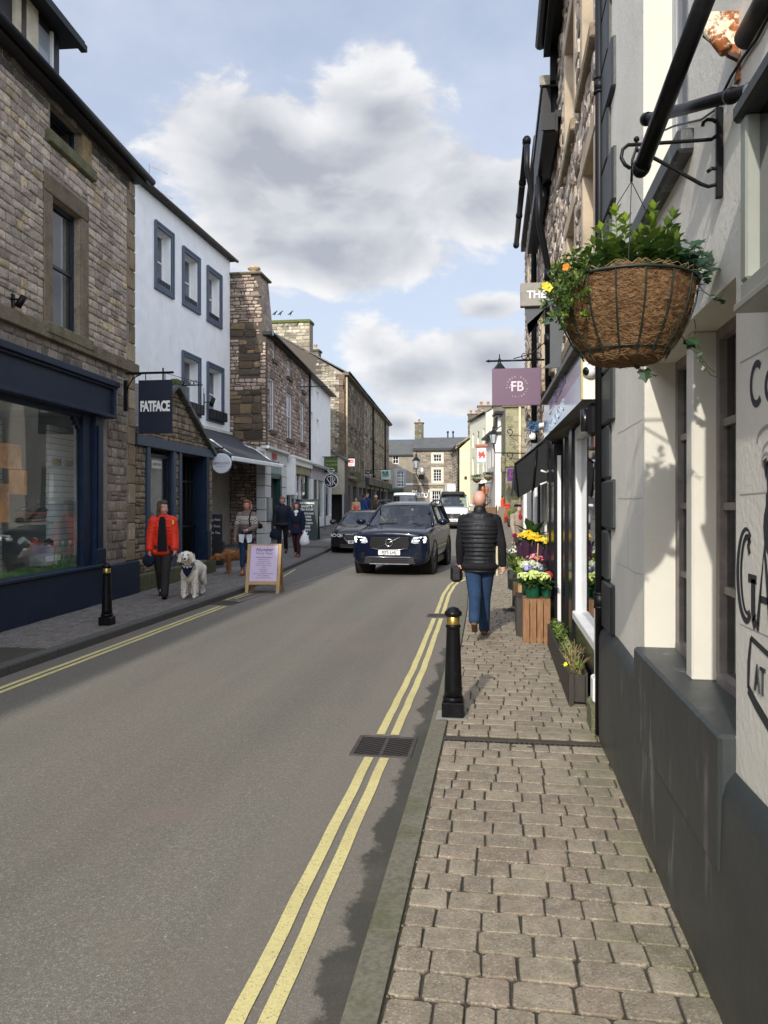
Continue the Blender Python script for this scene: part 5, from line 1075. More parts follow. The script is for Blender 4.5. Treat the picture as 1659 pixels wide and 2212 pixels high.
w=MB(FE.M);roof(w,-.2,sa,eL,rid-.2,9,M['slate'],eo=.2,gm=br);w.box(-.2,sa,.0,.25,eL-.15,eL,M['blackmatt']);w.build('roof',r9);w=MB(FE.M);w.box(0,FE.s(872),-.0,.4,FE.z(860,1062),FE.z(860,1055),pm('green cornice',(.02,.06,.035),.6));w.box(0,FE.s(872),-.1,.05,gE,FE.z(860,1062),M['dwood']);w.build('shopfront',r9)
r10=thing('stone_pub','grey squared stone pub with cream window surrounds closing the street','building',FE.w(sa,0,gE));wE=[rectE(936,954,982,997),rectE(936,954,1014,1040),rectE(933,953,1060,1095)]
PB=[(.27,.225,.17),(.235,.20,.155),(.30,.25,.19),(.20,.17,.135)]
w=MB(FE.M);wallgrid(w,sa,sb+2,0,eR,wE,M['mortar'],.2);stones(w,sa,sb+.5,3.0,eR,M['stone'],PB,(.20,.28),(.35,.75),[(a-.3,c+.3,z0-.3,z1+.3)for a,c,z0,z1 in wE],.03,(.01,.03),seed=81);shell(w,sa,sb+2,eR,9,M['mortar']);w.build('wall',r10)
for i,q in enumerate(wE):window(r10,FE,*q,-.05,M['white'],3 if i<2 else 4,4 if i else 2,.07,bar=.05,rm=M['room']if i<2 else pm('red room',(.16,.015,.015),.9))
w=MB(FE.M);cr=pm('cream surround',(.58,.55,.42),.7)
for(a,c,z0,z1)in wE:k=.24;w.box(a-k,a,-.02,.06,z0-k,z1+k,cr);w.box(c,c+k,-.02,.06,z0-k,z1+k,cr);w.box(a,c,-.02,.06,z1,z1+k,cr);w.box(a,c,-.02,.06,z0-k,z0,cr)
w.build('window_surround',r10)
zb=FE.z(930,1044);w=MB(FE.M);w.box(sa,sb+1,-.02,.12,zb-.2,zb,pm('pale band',(.40,.35,.27),.8));w.build('string_course',r10)
w=MB(FE.M);roof(w,sa,sb+2.2,eR,rid,9,M['slate'],eo=.25,gm=M['mortar']);w.box(sa,sb+2,.0,.3,eR-.3,eR,M['blackmatt']);w.build('roof',r10)
stack(r10,FE.w(FE.s(897),-4.5,rid),1.0,.9,1.7,1,(.16,.145,.10))
w=MB(FE.M)
for u in(962,974):s=FE.s(u);w.tube([(s,-4.5,rid-.2),(s,-4.5,rid+.55)],.09,M['blackmatt'],8);w.tube([(s,-4.5,rid+.55),(s,-4.5,rid+.75)],[.16,.12],M['blackmatt'],8)
w.build('flue',r10)
t=thing('pub_name_lettering','pale raised serif lettering on the stone pub wall','sign',FE.w(FE.s(912),.05,FE.z(912,1076)));w=MB();w.text("Plato's",1.25,pm('pale raised letters',(.88,.86,.80),.6),frame(FE.w(FE.s(912),.08,FE.z(912,1068)),(1,0,0),UPZ),.03,.02,sx=.76);w.build('sign_lettering',t)
def lantern(name,lb,c,sc,arm,cat='street lamp',gr=None):
 t=thing(name,lb,cat,tuple(c),0,gr);w=MB(Matrix.Translation(c) @ Matrix.Scale(sc,4));w.lathe([(.20,.42),(.24,.44),(.06,.66),(.05,.72),(.07,.76),(.02,.82),(.015,.95)],M['black'],6,smooth=False);w.lathe([(.10,-.03),(.12,0),(.10,.02)],M['black'],6,smooth=False)
 for k in range(6):a=k*pi/3;w.tube([(.11*cos(a),.11*sin(a),0),(.21*cos(a),.21*sin(a),.43)],.01,M['black'],4)
 w.build('lamp_frame',t);w=MB(Matrix.Translation(c) @ Matrix.Scale(sc,4));w.lathe([(.105,0),(.2,.42)],pm('lantern glass',(.42,.45,.46),.15),6,smooth=False,caps=False);w.build('lamp_glass',t)
 w=MB();w.tube([c+Vector(p)*sc for p in arm],.025*sc,M['black'],6);w.build('lamp_bracket',t);return t
lantern('street_lantern','black wall lantern left of the stone pub windows',at(899,1012,86),2.0,[(0,0,0),(0,0,-.3),(.2,.2,-.7),(.3,1.2,-.9)],gr='wall lanterns')
c=at(910,1018,87);t=thing('floodlight','white floodlight on a black wall box beside the lantern of the stone pub','floodlight',tuple(c));w=MB(Matrix.Translation(c));w.ball((0,0,.1),(.28,.2,.35),M['white'],10,6);w.box(-.3,.3,0,1.5,-.9,-.35,M['black'],bv=.05);w.build('lamp_body',t)
w=MB(FE.M);s=FE.s(886);z=FE.z(886,1046);w.box(s-.5,s+.5,.02,.06,z-.1,z+.12,M['white']);tag(w.build('street_name_plate'),'tiny white street name plate between the two end houses','name plate')
# ==== RIGHT 1: near white pub wall with charcoal plinth
R1=Fac((.74,-6.0),(.74,5.46),-1);yo=6.0
q1=thing('white_pub_building','cream painted roughcast building with charcoal plinth filling the right edge','building',(.74,2.5,0))
Y=lambda y:y+yo
wz=2.43;zp=.87;zs=.99
op1=(Y(2.54),Y(4.05),zs,wz);op2=(Y(3.14),Y(4.08),3.15,5.6)
w=MB(R1.M);wallgrid(w,0,R1.len,zp,7.5,[op1,op2],M['cream'],.17,M['reveal']);
w.add([(0,0,0),(0,-6,0),(0,-6,7.5),(0,0,7.5)],[(0,1,2,3)],M['cream']);shell(w,0,R1.len,7.5,8,M['cream'],near=False);w.build('wall',q1)
w=MB(R1.M);jm=pm('render joint',(.40,.385,.34),.85)
rr=random.Random(2)
for z in(1.35,1.75,2.15,2.62,3.05):
 for a,c in((Y(4.09),Y(4.92)),(Y(.5),Y(2.5))):
  pts=[(a+(c-a)*i/8,z+rr.uniform(-.004,.004))for i in range(9)];w.add([(p,.0008,q+e)for p,q in pts for e in(-.002,.002)],[(2*i,2*i+1,2*i+3,2*i+2)for i in range(8)],jm)
for y,z0,z1 in((4.55,1.35,1.75),(4.3,1.75,2.15),(2.2,1.35,1.75),(1.9,1.75,2.15),(4.6,2.15,2.62)):w.box(Y(y)-.0018,Y(y)+.0018,-.001,.0008,z0,z1,jm)
w.build('render_joints',q1)
w=MB(R1.M);n=90;vs=[];prof=[(.045,0),(.047,.3),(.045,.6),(.045,.80),(.035,.845),(.002,.885)]
for i in range(n+1):
 s=R1.len*i/n
 for o,z in prof:k=noise.noise(Vector((s*2.2,z*3,0)))*.010;vs.append((s,o+k*(1 if o>.01 else 0),z+noise.noise(Vector((s*1.7,5,0)))*.012*(z>.7)))
m_=len(prof);w.add(vs,[(i*m_+j,(i+1)*m_+j,(i+1)*m_+j+1,i*m_+j+1)for i in range(n)for j in range(m_-1)],M['plinth'],smooth=True)
w.add([(R1.len,0,0),(R1.len,.045,0),(R1.len,.045,.8),(R1.len,.0,.885)],[(0,1,2,3)],M['plinth'])
w.box(op1[0]-.0,op1[1]+.01,-.165,.052,.55,zs+.004,M['plinth'],bv=.012);w.box(op2[0]-.08,op2[1]+.06,-.165,.06,op2[2]-.09,op2[2]+.004,M['plinth'],bv=.012)
w.build('plinth',q1)
w=MB(R1.M);zq=.87;i=0;rr=random.Random(4)
while zq<7.4:
 h=.345*rr.uniform(.95,1.06);L__=(.46,.27)[i%2]*rr.uniform(.93,1.08);w.box(R1.len-L__,R1.len+.0,-.02,.03,zq+.006,zq+h-.006,M['quoinp'],bv=.014);zq+=h;i+=1
w.build('corner_stones',q1)
w=MB(R1.M);w.box(Y(3.32),Y(3.42),-.17,-.055,zs,wz,M['reveal'],bv=.008);w.build('window_pier',q1)
wf=pm('grey brown window frame',(.20,.175,.155),.55,var=.25,vs=14,bump=.3,bs=30)
for k,(a,c)in enumerate(((Y(2.54),Y(3.32)),(Y(3.42),Y(4.05)))):
 fr=window(q1,R1,a,c,zs,wz,-.15,wf,1,4,.045,bar=.03,meet=False,gm=M['glassd'],rm=M['room'])
window(q1,R1,op2[0],op2[1],op2[2],op2[3],-.14,pm('pale grey sash',(.45,.46,.46),.5),1,2,.09)
pg=pm('sage grey frame',(.27,.285,.245),.5,var=.12);z0,z1=2.30,2.76;ya=2.215
t=thing('projecting_glazed_case','sage grey framed glass case projecting from the wall above the painted lettering','display case',(.70,ya,z0));w=MB(R1.M)
w.box(Y(1.0),Y(ya),.0,.085,z0-.04,z0+.02,pg,bv=.008);w.box(Y(1.0),Y(ya)+.01,.0,.10,z0-.06,z0-.035,pg,bv=.005);w.box(Y(1.0),Y(ya)+.02,.0,.10,z1,z1+.05,M['quoinp'],bv=.01);w.box(Y(ya)-.05,Y(ya),.0,.085,z0+.02,z1,pg,bv=.006);w.box(Y(1.0),Y(1.05),.0,.085,z0+.02,z1,pg);w.build('case_frame',t)
w=MB(R1.M);w.add([(Y(1.05),.05,z0+.02),(Y(ya)-.05,.05,z0+.02),(Y(ya)-.05,.05,z1),(Y(1.05),.05,z1)],[(0,1,2,3)],M['glassd']);w.build('case_glass',t);w=MB(R1.M);w.box(Y(1.05),Y(ya)-.05,.0,.01,z0+.02,z1,pm('grey backing',(.22,.23,.22),.8));w.build('case_back',t)
def RF(y,z,o=.003):return frame((.74-o,y,z),(0,-1,0),UPZ)
bl=pm('black signwriting',(.028,.03,.034),.6,var=.15,vs=20)
t=thing('wall_lettering','black hand painted signwriting on the cream wall at the right edge','lettering',(.735,2.3,1.5))
w=MB();
def stroke(w,pts,r,o=.003,m=bl,flat=.12):
 n=len(pts);rs=[q*1.45 for q in(r if isinstance(r,list)else[r]*n)];vs=[]
 closed=abs(pts[0][0]-pts[-1][0])+abs(pts[0][1]-pts[-1][1])<1e-5
 for i in range(n):
  a=pts[i-1]if i else(pts[-2]if closed else pts[0]);b2=pts[i+1]if i<n-1 else(pts[1]if closed else pts[-1]);t_=Vector((0,b2[0]-a[0],b2[1]-a[1])).normalized();nn_=Vector((0,-t_.z,t_.y))*rs[i]
  p=Vector((.74-.0012-o*.3,pts[i][0],pts[i][1]));vs+=[p-nn_,p+nn_]
 w.add(vs,[(2*i,2*i+1,2*i+3,2*i+2)for i in range(n-1)],m)
def arc(cy,cz,ry,rz_,a0,a1,n=14):return[(cy-ry*cos(radians(a0+(a1-a0)*i/n)),cz+rz_*sin(radians(a0+(a1-a0)*i/n)))for i in range(n+1)]
stroke(w,arc(2.345,2.065,.050,.058,50,310),.0075,.0);stroke(w,arc(2.235,2.045,.034,.036,0,360,18),.0075,.0);stroke(w,arc(2.14,2.03,.04,.038,0,360,18),.007,.0)
sw=pm('faded scroll paint',(.36,.34,.30),.8)
stroke(w,arc(2.24,1.90,.10,.035,190,30),.004,.0,sw);stroke(w,arc(2.24,1.86,.055,.03,170,-20),.003,.0,sw);stroke(w,arc(2.27,1.84,.03,.02,0,280),.003,.0,sw)
stroke(w,[(2.275,1.845),(2.262,1.80),(2.25,1.84),(2.24,1.76),(2.255,1.70),(2.235,1.66)],.011,.002);stroke(w,arc(2.205,1.655,.062,.072,30,330),.015,.0)
stroke(w,[(2.268,1.735),(2.20,1.735)],.009,.0);stroke(w,arc(2.20,1.66,.03,.03,20,300),.006,.0)
g=arc(2.435,1.505,.070,.125,62,300,26)
stroke(w,g,[.010+.010*sin(pi*i/26)for i in range(27)],.0);stroke(w,[(p-.012,z+.004)for p,z in g[2:-3]],.0028,.008,pm('cream inline',(.6,.58,.52),.7))
stroke(w,[(g[0][0]-.0,g[0][1]),(g[0][0]+.018,g[0][1]-.02),(g[0][0]+.005,g[0][1]-.045)],.008,.0)
stroke(w,[(2.345,1.50),(2.42,1.50)],.009,.0);stroke(w,[(2.375,1.50),(2.375,1.40),(2.362,1.385)],.013,.0);stroke(w,[(2.38,1.365),(2.35,1.385)],.012,.0)
stroke(w,[(2.335,1.375),(2.28,1.60),(2.225,1.36)],[.009,.014,.013],.0);stroke(w,[(2.325,1.365),(2.345,1.37)],.009,.0);stroke(w,[(2.315,1.45),(2.245,1.45)],.007,.0)
bp=[(2.395,1.325),(2.415,1.25),(2.42,1.17),(2.12,1.02)];stroke(w,[(2.0,1.27),(2.395,1.325)],.006,.0);stroke(w,bp[:3],[.006,.009,.007],.0);stroke(w,[(2.42,1.17),(2.35,1.14),(1.95,1.02)],.012,.0)
w.build('ornate_letters',t);w=MB();w.text('AT',.115,bl,RF(2.315,1.215,.002),.002,sx=.62);w.build('banner_letters',t)
t=thing('downpipe','tall black round downpipe at the corner of the cream wall','downpipe',(.70,5.5,.1));w=MB();w.tube([(.705,5.5,.12),(.705,5.5,7.9)],.031,M['pipe'],12);w.build('pipe_shaft',t);w=MB()
for z in(1.05,2.85,4.62,6.4):
 w.tube([(.705,5.5,z-.05),(.705,5.5,z+.05)],.039,M['pipe'],12);w.tube([(.705,5.5,z-.055),(.705,5.5,z-.04)],.042,M['pipe'],12);w.tube([(.705,5.5,z+.04),(.705,5.5,z+.055)],.042,M['pipe'],12);w.box(.73,.76,5.44,5.56,z-.02,z+.02,M['pipe'])
w.build('pipe_collar',t)
# ==== RIGHT 2: rubble house over the letting agents
PR=[(.50,.41,.33),(.43,.35,.28),(.56,.47,.38),(.38,.31,.255),(.60,.52,.43),(.47,.41,.36),(.32,.26,.21)]
beige=pm('beige dressed stone',(.46,.37,.26),.85,var=.15,vs=5,bump=.4,bs=30,stain=(.22,.17,.12),sst=.4)
def rubble_house(root,F,E,wnd,seed,base,sills=True,ch=(.10,.2)):
 w=MB(F.M);wallgrid(w,0,F.len,base,E,wnd,pm('buff lime mortar',(.34,.285,.22),.95,var=.25,vs=8,bump=.5),.26,beige)
 stones(w,0,F.len,base,E,M['rubble'],PR,ch,(.10,.34),[(a-.16,c+.16,z0-.0,z1+.16)for a,c,z0,z1 in wnd],.024,(.008,.034),c=.03,seed=seed,wob=.012);shell(w,0,F.len,E,8,M['mortar']);w.build('wall',root)
 for(a,c,z0,z1)in wnd:
  fr=window(root,F,a,c,z0,z1,-.19,M['white'],2,2,.06);w=MB(F.M)
  w.box(a-.16,a-.003,-.05,.022,z0,z1,beige,bv=.01);w.box(c+.003,c+.16,-.05,.022,z0,z1,beige,bv=.01);w.box(a-.16,c+.16,-.05,.03,z1+.003,z1+.18,beige,bv=.01);w.box(a-.2,c+.2,-.05,.07,z0-.12,z0,M['ashlar'],col=(.26,.21,.14),bv=.012);w.build('window_surround',fr)
R2=Fac((.78,5.56),(.78,9.9),-1);q2=thing('rubble_house','tall pink rubble stone house next to the cream wall above the letting agents','building',(.78,5.56,0),0,'rubble houses on the right');E_2=7.45
rubble_house(q2,R2,E_2,[(.75,1.55,5.45,6.75),(2.35,3.35,5.5,6.8),(.75,1.5,3.4,4.65),(2.3,3.1,3.4,4.65)],91,2.75)
w=MB(R2.M);w.box(0,R2.len,-.1,.14,E_2-.02,E_2+.08,M['pipe']);w.box(0,R2.len,.12,.20,E_2-.1,E_2+.12,M['pipe']);w.tube([(-.3,.24,E_2+.06),(R2.len,.24,E_2+.06)],.065,M['pipe'],10);w.box(R2.len-.1,R2.len,.05,.12,E_2-.45,E_2,M['pipe']);w.build('gutter',q2)
w=MB(R2.M);roof(w,0,R2.len,E_2+.1,E_2+3,8,M['slate'],eo=.15,gm=M['mortar']);w.build('roof',q2)
R3=Fac((.78,9.9),(.77,14.0),-1);q3=thing('rubble_house','lower rubble house with a moss edged slate dormer, middle of the right row','building',(.78,9.9,0),0,'rubble houses on the right')
rubble_house(q3,R3,6.3,[(.8,1.6,3.6,4.9),(2.6,3.4,3.6,4.9)],93,2.3)
w=MB(R3.M)
for a,c in((-.6,.75),(1.35,3.9)):w.box(a,c,.06,.24,6.12,6.32,M['pipe'],bv=.01);w.box(a,c,-.1,.1,6.3,6.38,M['pipe'])
w.box(-.62,-.6,.1,.26,6.14,6.34,M['pipe']);w.build('gutter',q3)
w=MB(R3.M);roof(w,0,R3.len,6.36,9.0,8,M['slate'],eo=.15,gm=M['mortar']);w.build('roof',q3)
w=MB(R3.M);w.box(.2,2.3,-2.5,.12,6.32,7.1,M['blackmatt']);w.box(.1,2.4,.1,.2,6.5,7.15,M['pipe']);w.add([(.1,.22,7.15),(2.4,.22,7.15),(2.4,-2.4,7.95),(.1,-2.4,7.95),(.1,.22,7.05),(2.4,.22,7.05),(2.4,-2.4,7.85),(.1,-2.4,7.85)],[(0,1,2,3),(4,5,6,7),(0,1,5,4),(0,3,7,4),(1,2,6,5)],M['slate']);w.box(.06,.12,.0,.24,7.04,7.16,M['ashlar'],col=(.3,.28,.22));w.box(.0,.3,-2.2,.1,7.2,7.5,brickmat('mossy slate',(.13,.13,.07),(.10,.10,.09),(.03,.03,.02),.2,.06,.006,.01));w.build('dormer',q3)
t=thing('downpipe','black swan neck downpipe nearest the dormer on the rubble houses','downpipe',(.70,10.6,2));w=MB();w.tube([(.56,10.5,6.1),(.56,10.5,5.5),(.70,10.9,5.0),(.71,10.9,2.9)],.045,M['pipe'],10);w.build('pipe_shaft',t);w=MB()
for z in(4.9,4.0):w.tube([(.705,10.9,z-.07),(.705,10.9,z+.07)],.058,M['pipe'],10)
w.build('pipe_collar',t)
R4=Fac((.77,14.0),(.72,19.8),-1);q4=thing('rubble_house','farthest and tallest eaved rubble house of the right row beyond the florist','building',(.77,14.0,0),0,'rubble houses on the right')
rubble_house(q4,R4,8.25,[(1.0,1.9,3.8,5.2),(3.4,4.3,3.8,5.2),(1.0,1.9,6.3,7.5),(3.4,4.3,6.3,7.5)],95,2.4)
w=MB(R4.M);w.tube([(0,.24,8.25),(R4.len,.24,8.25)],.065,M['pipe'],10)
for s in(.1,1.9,3.7,5.7):w.tube([(s-.05,.24,8.25),(s+.05,.24,8.25)],.078,M['pipe'],10)
w.box(0,R4.len,-.1,.12,8.1,8.3,M['blackmatt']);w.build('gutter',q4)
w=MB(R4.M);roof(w,0,R4.len,8.3,11,8,M['slate'],eo=.12,gm=M['mortar']);w.build('roof',q4)
t=thing('downpipe','long black downpipe farther along the rubble houses beyond the dormer','downpipe',(.66,14.2,.1));w=MB();w.tube([(.53,13.9,8.1),(.53,13.95,7.7),(.66,14.2,7.2),(.67,14.2,2.2)],.05,M['pipe'],10);w.build('pipe_shaft',t);w=MB()
for z in(6.8,5.0,3.9,2.9):w.tube([(.667,14.2,z-.07),(.667,14.2,z+.07)],.062,M['pipe'],10)
w.build('pipe_collar',t)
# ---- letting agents shopfront below
y0,y1=5.58,10.1
SFx=Fac((.78,y0),(.78,y1),-1)
t=q2;bk=pm('glossy black shopfront',(.010,.010,.012),.22,var=.1,spec=.5)
w=MB(SFx.M);ac=pm('acrylic with painted reflection',(.33,.42,.56),.12,var=.08,vs=1.2);pu=pm('mauve acrylic',(.115,.085,.17),.12,var=.1,vs=1.5)  # sky reflected in the lower board is put into its pale blue colour
a0,a1=.02,SFx.len;zb0,zt0=2.46,2.84
vs=[(a0,.18,zb0),(a1,.18,zb0+.10),(a1,.18,zt0+.14),(a0,.18,zt0),(a0,.18,zb0+.20),(a1,.18,zb0+.24)]
w.add(vs,[(0,1,5,4)],ac);w.add(vs,[(4,5,2,3)],pu);w.add([(a0,-.05,zb0),(a1,-.05,zb0),(a1,.18,zb0+.10),(a0,.18,zb0)],[(0,1,2,3)],M['dwood'])
fb=w.build('fascia_board',t)
w=MB(SFx.M);w.add([(a0,-.05,zb0),(a0,.18,zb0),(a0,.18,zt0),(a0,-.05,zt0)],[(0,1,2,3)],pm('cream end panel',(.74,.71,.62),.55));w.box(a0-.004,a0+.03,.175,.19,zb0,zt0,pm('gold edge',(.42,.36,.14),.4));w.build('fascia_end',fb)
w=MB(SFx.M);w.add([(a0-.03,-.02,zt0+.03),(a1,-.02,zt0+.17),(a1,.23,zt0+.15),(a0-.03,.23,zt0+.0),(a0-.03,-.02,zt0+.09),(a1,-.02,zt0+.23),(a1,.23,zt0+.19),(a0-.03,.23,zt0+.05)],[(0,1,2,3),(4,5,6,7),(2,3,7,6),(0,3,7,4)],pm('lead flashing',(.17,.17,.165),.7,var=.3,vs=8));w.build('fascia_flashing',fb)
w=MB();lv=pm('pale mauve letters',(.36,.34,.50),.4);w.text('LETTING AGENTS',.19,lv,frame((.78-.184,8.0,2.82),(0,-1,.028),UPZ),.002,sx=1.35);w.text('LETTING AGENTS',.16,pm('faint white letters',(.50,.58,.70),.3),frame((.78-.184,8.1,2.60),(0,-1,.02),UPZ),.002,sx=1.5);w.build('fascia_lettering',fb)
w=MB(SFx.M)
def panel(a,c,o,m,z0=.42,z1=2.45):w.box(a,c,-.05,o,z0,z1,m,bv=.006)
panel(.04,.20,.07,bk,.42,2.2);panel(2.1,2.4,.06,bk,.1);panel(3.0,3.2,.05,bk,.1);panel(3.9,4.45,.10,bk,.1)
w.box(.06,.18,.0,.14,2.2,2.44,bk,bv=.03);w.box(.03,.21,.0,.10,2.12,2.2,pm('worn bracket',(.14,.07,.05),.7));w.box(.0,.06,.0,.085,.42,2.12,pm('glossy brown post',(.10,.05,.03),.2));w.tube([(.12,.15,2.4),(.12,.15,2.24)],.035,bk,8)
w.box(.2,2.1,-.05,.035,.1,.62,bk,bv=.006);w.box(2.4,3.0,-.05,.02,.1,2.45,bk);w.box(3.2,3.9,-.15,-.05,.1,2.45,M['room'])
w.box(.04,.2,-.02,.105,.30,.48,M['white'],bv=.015);w.box(.05,.19,-.02,.08,.48,.98,M['white'],bv=.006);w.build('shopfront',t)
w=MB(SFx.M);w.box(.2,.25,-.02,.012,.62,2.44,M['white'],bv=.006);w.box(2.0,2.1,-.04,.03,.62,2.44,M['white'],bv=.006);w.box(.25,2.0,-.04,.03,2.34,2.44,M['white']);w.box(.2,2.1,-.04,.055,.60,.68,M['white'],bv=.01);w.box(2.46,2.5,.02,.04,.1,2.44,M['pine']);w.box(3.86,3.92,.02,.06,.1,2.3,M['white'])
w.build('shop_window',t)
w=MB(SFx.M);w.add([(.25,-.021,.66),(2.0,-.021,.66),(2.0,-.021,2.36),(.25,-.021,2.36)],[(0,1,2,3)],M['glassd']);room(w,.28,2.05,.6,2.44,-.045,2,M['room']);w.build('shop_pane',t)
w=MB(SFx.M);w.box(-.02,.32,-.05,.12,.0,.30,M['rubble'],col=(.16,.165,.085),bv=.03);w.box(3.7,4.5,-.05,.14,.0,.26,M['rubble'],col=(.2,.17,.12),bv=.03);w.box(.32,3.7,-.05,.06,0,.14,M['rubble'],col=(.15,.13,.10),bv=.02);w.build('stone_base',t)
c=at(1284,802,5.45);t=thing('security_camera','white dome security camera at the end of the mauve fascia','camera',tuple(c));w=MB();w.tube([c+Vector((.0,0,.0)),c+Vector((.10,.0,.0))],.052,M['white'],20);w.tube([c+Vector((.03,-.01,-.065)),c+Vector((.03,-.01,-.045))],.02,M['white'],8);w.ball(c+Vector((-.03,-.02,0)),.052,M['white'],18,12);w.build('camera_body',t);w=MB();w.ball(c+Vector((-.052,-.036,-.004)),.034,M['black'],14,9);w.build('camera_lens',t)
t=thing('planter_box','black timber planter trough with straggly plants on the pavement by the agents','planter',(.55,7.6,.1));w=MB();pb_=M['dwood']
w.box(.585,.71,6.35,6.39,.12,.34,pb_,bv=.005);w.box(.585,.71,8.9,8.94,.12,.34,pb_);w.box(.57,.60,6.33,8.96,.10,.35,pb_,bv=.005);w.box(.70,.722,6.35,8.94,.12,.36,pb_);w.box(.57,.61,6.32,6.36,.1,.355,pb_);w.build('planter_trough',t);w=MB();w.box(.60,.70,6.39,8.9,.14,.30,M['joint']);w.build('planter_soil',t)
def leafcard(w,p,d,up,L_,W_,m,col,curl=.15):
 d=Vector(d).normalized();up=Vector(up);s=d.cross(up)
 if s.length<1e-4:s=d.orthogonal()
 s.normalize();n=s.cross(d).normalized();p=Vector(p)
 pts=[(0,0,0),(.25,.42,.02),(.6,.5,0),(1,0,-curl),(.6,-.5,0),(.25,-.42,.02),(.3,0,-.06),(.65,0,-.08)]
 w.add([p+d*(a*L_)+s*(b_*W_)+n*(c*L_)for a,b_,c in pts],[(0,6,1),(1,6,7,2),(2,7,3),(3,7,4),(4,7,6,5),(5,6,0)],m,col=col,smooth=True)
w=MB();rr=random.Random(31)
for i in range(420):
 y=rr.choice((rr.gauss(6.9,.3),rr.gauss(8.3,.3)));y=max(6.42,min(8.85,y));x=rr.uniform(.595,.70);a=rr.uniform(0,2*pi);el_=rr.uniform(.1,1.2);d=(cos(a)*cos(el_),sin(a)*cos(el_),sin(el_));h=rr.uniform(.0,.12)
 leafcard(w,(x,y,.31+h),d,(0,0,1),rr.uniform(.03,.06),rr.uniform(.015,.03),M['leaf'],(rr.uniform(0,.8),)*3)
w.build('planter_leaves',t);w=MB();st=pm('dry stems',(.34,.24,.13),.9)
for i in range(60):
 y=rr.gauss(6.75,.22);x=rr.uniform(.6,.69);a=rr.uniform(0,2*pi);r=rr.uniform(.04,.10);h=rr.uniform(.10,.24)
 if 6.4<y<8.8:w.tube([(x,y,.3),(x+r*.4*cos(a),y+r*.4*sin(a),.3+h*.6),(x+r*cos(a),y+r*sin(a),.3+h)],.0016,st,4,caps=False)
w.build('dry_stems',t);w=MB()
for k in range(5):leafcard(w,(.575,6.68,.36),(cos(k*1.25)*.5,-.6,sin(k*1.25)),(0,-1,.2),.024,.022,M['petal'],(.85,.78,.03))
w.build('pansy_flower',t)
# ==== upper right ironwork, lamp tubes, rusty bracket
def P(u,v,d):return at(u,v,d)
t=thing('hanging_basket_bracket','black scrolled wrought iron bracket holding the hanging basket on the cream wall','bracket',(.735,2.68,2.9));w=MB();by=2.68
def PB_(u,v):r=ray(u,v);return Vector((0,0,CH))+r*(by/r.y)
hk=PB_(1364,392);xk,yk,zk=hk
w.box(.716,.738,by-.011,by+.011,PB_(1558,428).z,PB_(1558,233).z,M['black'],bv=.003)
w.tube([PB_(u,v)for u,v in((1362,364),(1350,356),(1342,341),(1345,323),(1357,313),(1381,312),(1440,308),(1500,304),(1537,301),(1549,292),(1554,278),(1550,266),(1540,259),(1528,258),(1519,265),(1518,272))],.0062,M['black'],8)
w.tube([PB_(u,v)for u,v in((1372,322),(1410,340),(1470,373),(1515,398),(1530,403),(1546,399),(1556,387),(1557,374),(1549,365),(1538,364),(1528,371))],.0062,M['black'],8)
w.ball(PB_(1375,301),.010,M['black'],8,6);w.tube([PB_(1375,301),PB_(1375,320),PB_(1366,345),hk],.0045,M['black'],6);w.build('bracket_ironwork',t)
def tube_thing(name,lb,cat,pts,r,nm,m=M['black'],extra=None):
 t=thing(name,lb,cat,tuple(pts[0]));w=MB();w.tube(pts,r,m,20);
 if extra:extra(w)
 w.build(nm,t);return t
a=P(1384,366,2.25);b_=P(1545,-60,1.75)
tube_thing('lamp_arm','thick black steel tube slanting from the top edge down towards the basket','lamp arm',[a,b_],.0235,'arm_tube',extra=lambda w:(w.ball(a,(.024,.024,.024),M['black'],16,10),w.tube([a+(b_-a).normalized()*.02,a+(b_-a).normalized()*.0],.0255,M['black'],20)))
c1,c2=P(1395,258,2.9),P(1670,182,2.15)
tube_thing('horizontal_lamp_arm','black steel tube crossing horizontally behind the slanting tube','lamp arm',[c1,c2],.020,'arm_tube',extra=lambda w:(w.tube([c1,c1+(c2-c1).normalized()*.02],.0245,M['black'],16),w.tube([c1+(c2-c1)*.72,c1+(c2-c1)*.745],.0245,M['black'],16),w.tube([c1+(c2-c1)*.86,c1+(c2-c1)*.9],.0245,pm('bright collar',(.3,.32,.35),.25,.8),16)))
tube_thing('dark_bar','dark angled bar cut off by the top right corner','bar',[P(1612,82,2.3),P(1690,-60,2.0)],.035,'bar_tube',M['blackmatt'])
t=thing('cable','thin black cable running down the cream wall behind the iron tubes','cable',(.73,2.6,3));w=MB();vs=[R1.w(R1.s(u),.008,R1.z(u,v))for u,v in((1680,10),(1640,85),(1610,125),(1585,165),(1568,200),(1553,235),(1520,258),(1460,272),(1420,290))];w.tube(vs,.0045,M['pipe'],6);w.build('cable_run',t)
t=thing('rusty_bracket','rust streaked white metal bracket plate with pipe stub near the top right','bracket',tuple(P(1590,60,2.35)));w=MB();pl=[P(u,v,2.38)for u,v in((1535,25),(1608,22),(1618,60),(1610,150),(1596,128),(1575,118),(1520,72))];off=Vector((.0,.018,0))
n=len(pl);w.add([*pl,*[p+off for p in pl]],[tuple(range(n)),tuple(range(n,2*n))[::-1]]+[(i,(i+1)%n,n+(i+1)%n,n+i)for i in range(n)],M['rust']);w.build('bracket_plate',t)
w=MB();pl=[P(u,v,2.36)for u,v in((1606,-30),(1618,-30),(1612,80),(1604,170),(1592,172),(1604,80))];w.add([*pl,*[p+Vector((0,.03,0))for p in pl]],[tuple(range(6)),tuple(range(6,12))[::-1]]+[(i,(i+1)%6,6+(i+1)%6,6+i)for i in range(6)],M['rust']);w.build('bracket_strap',t)
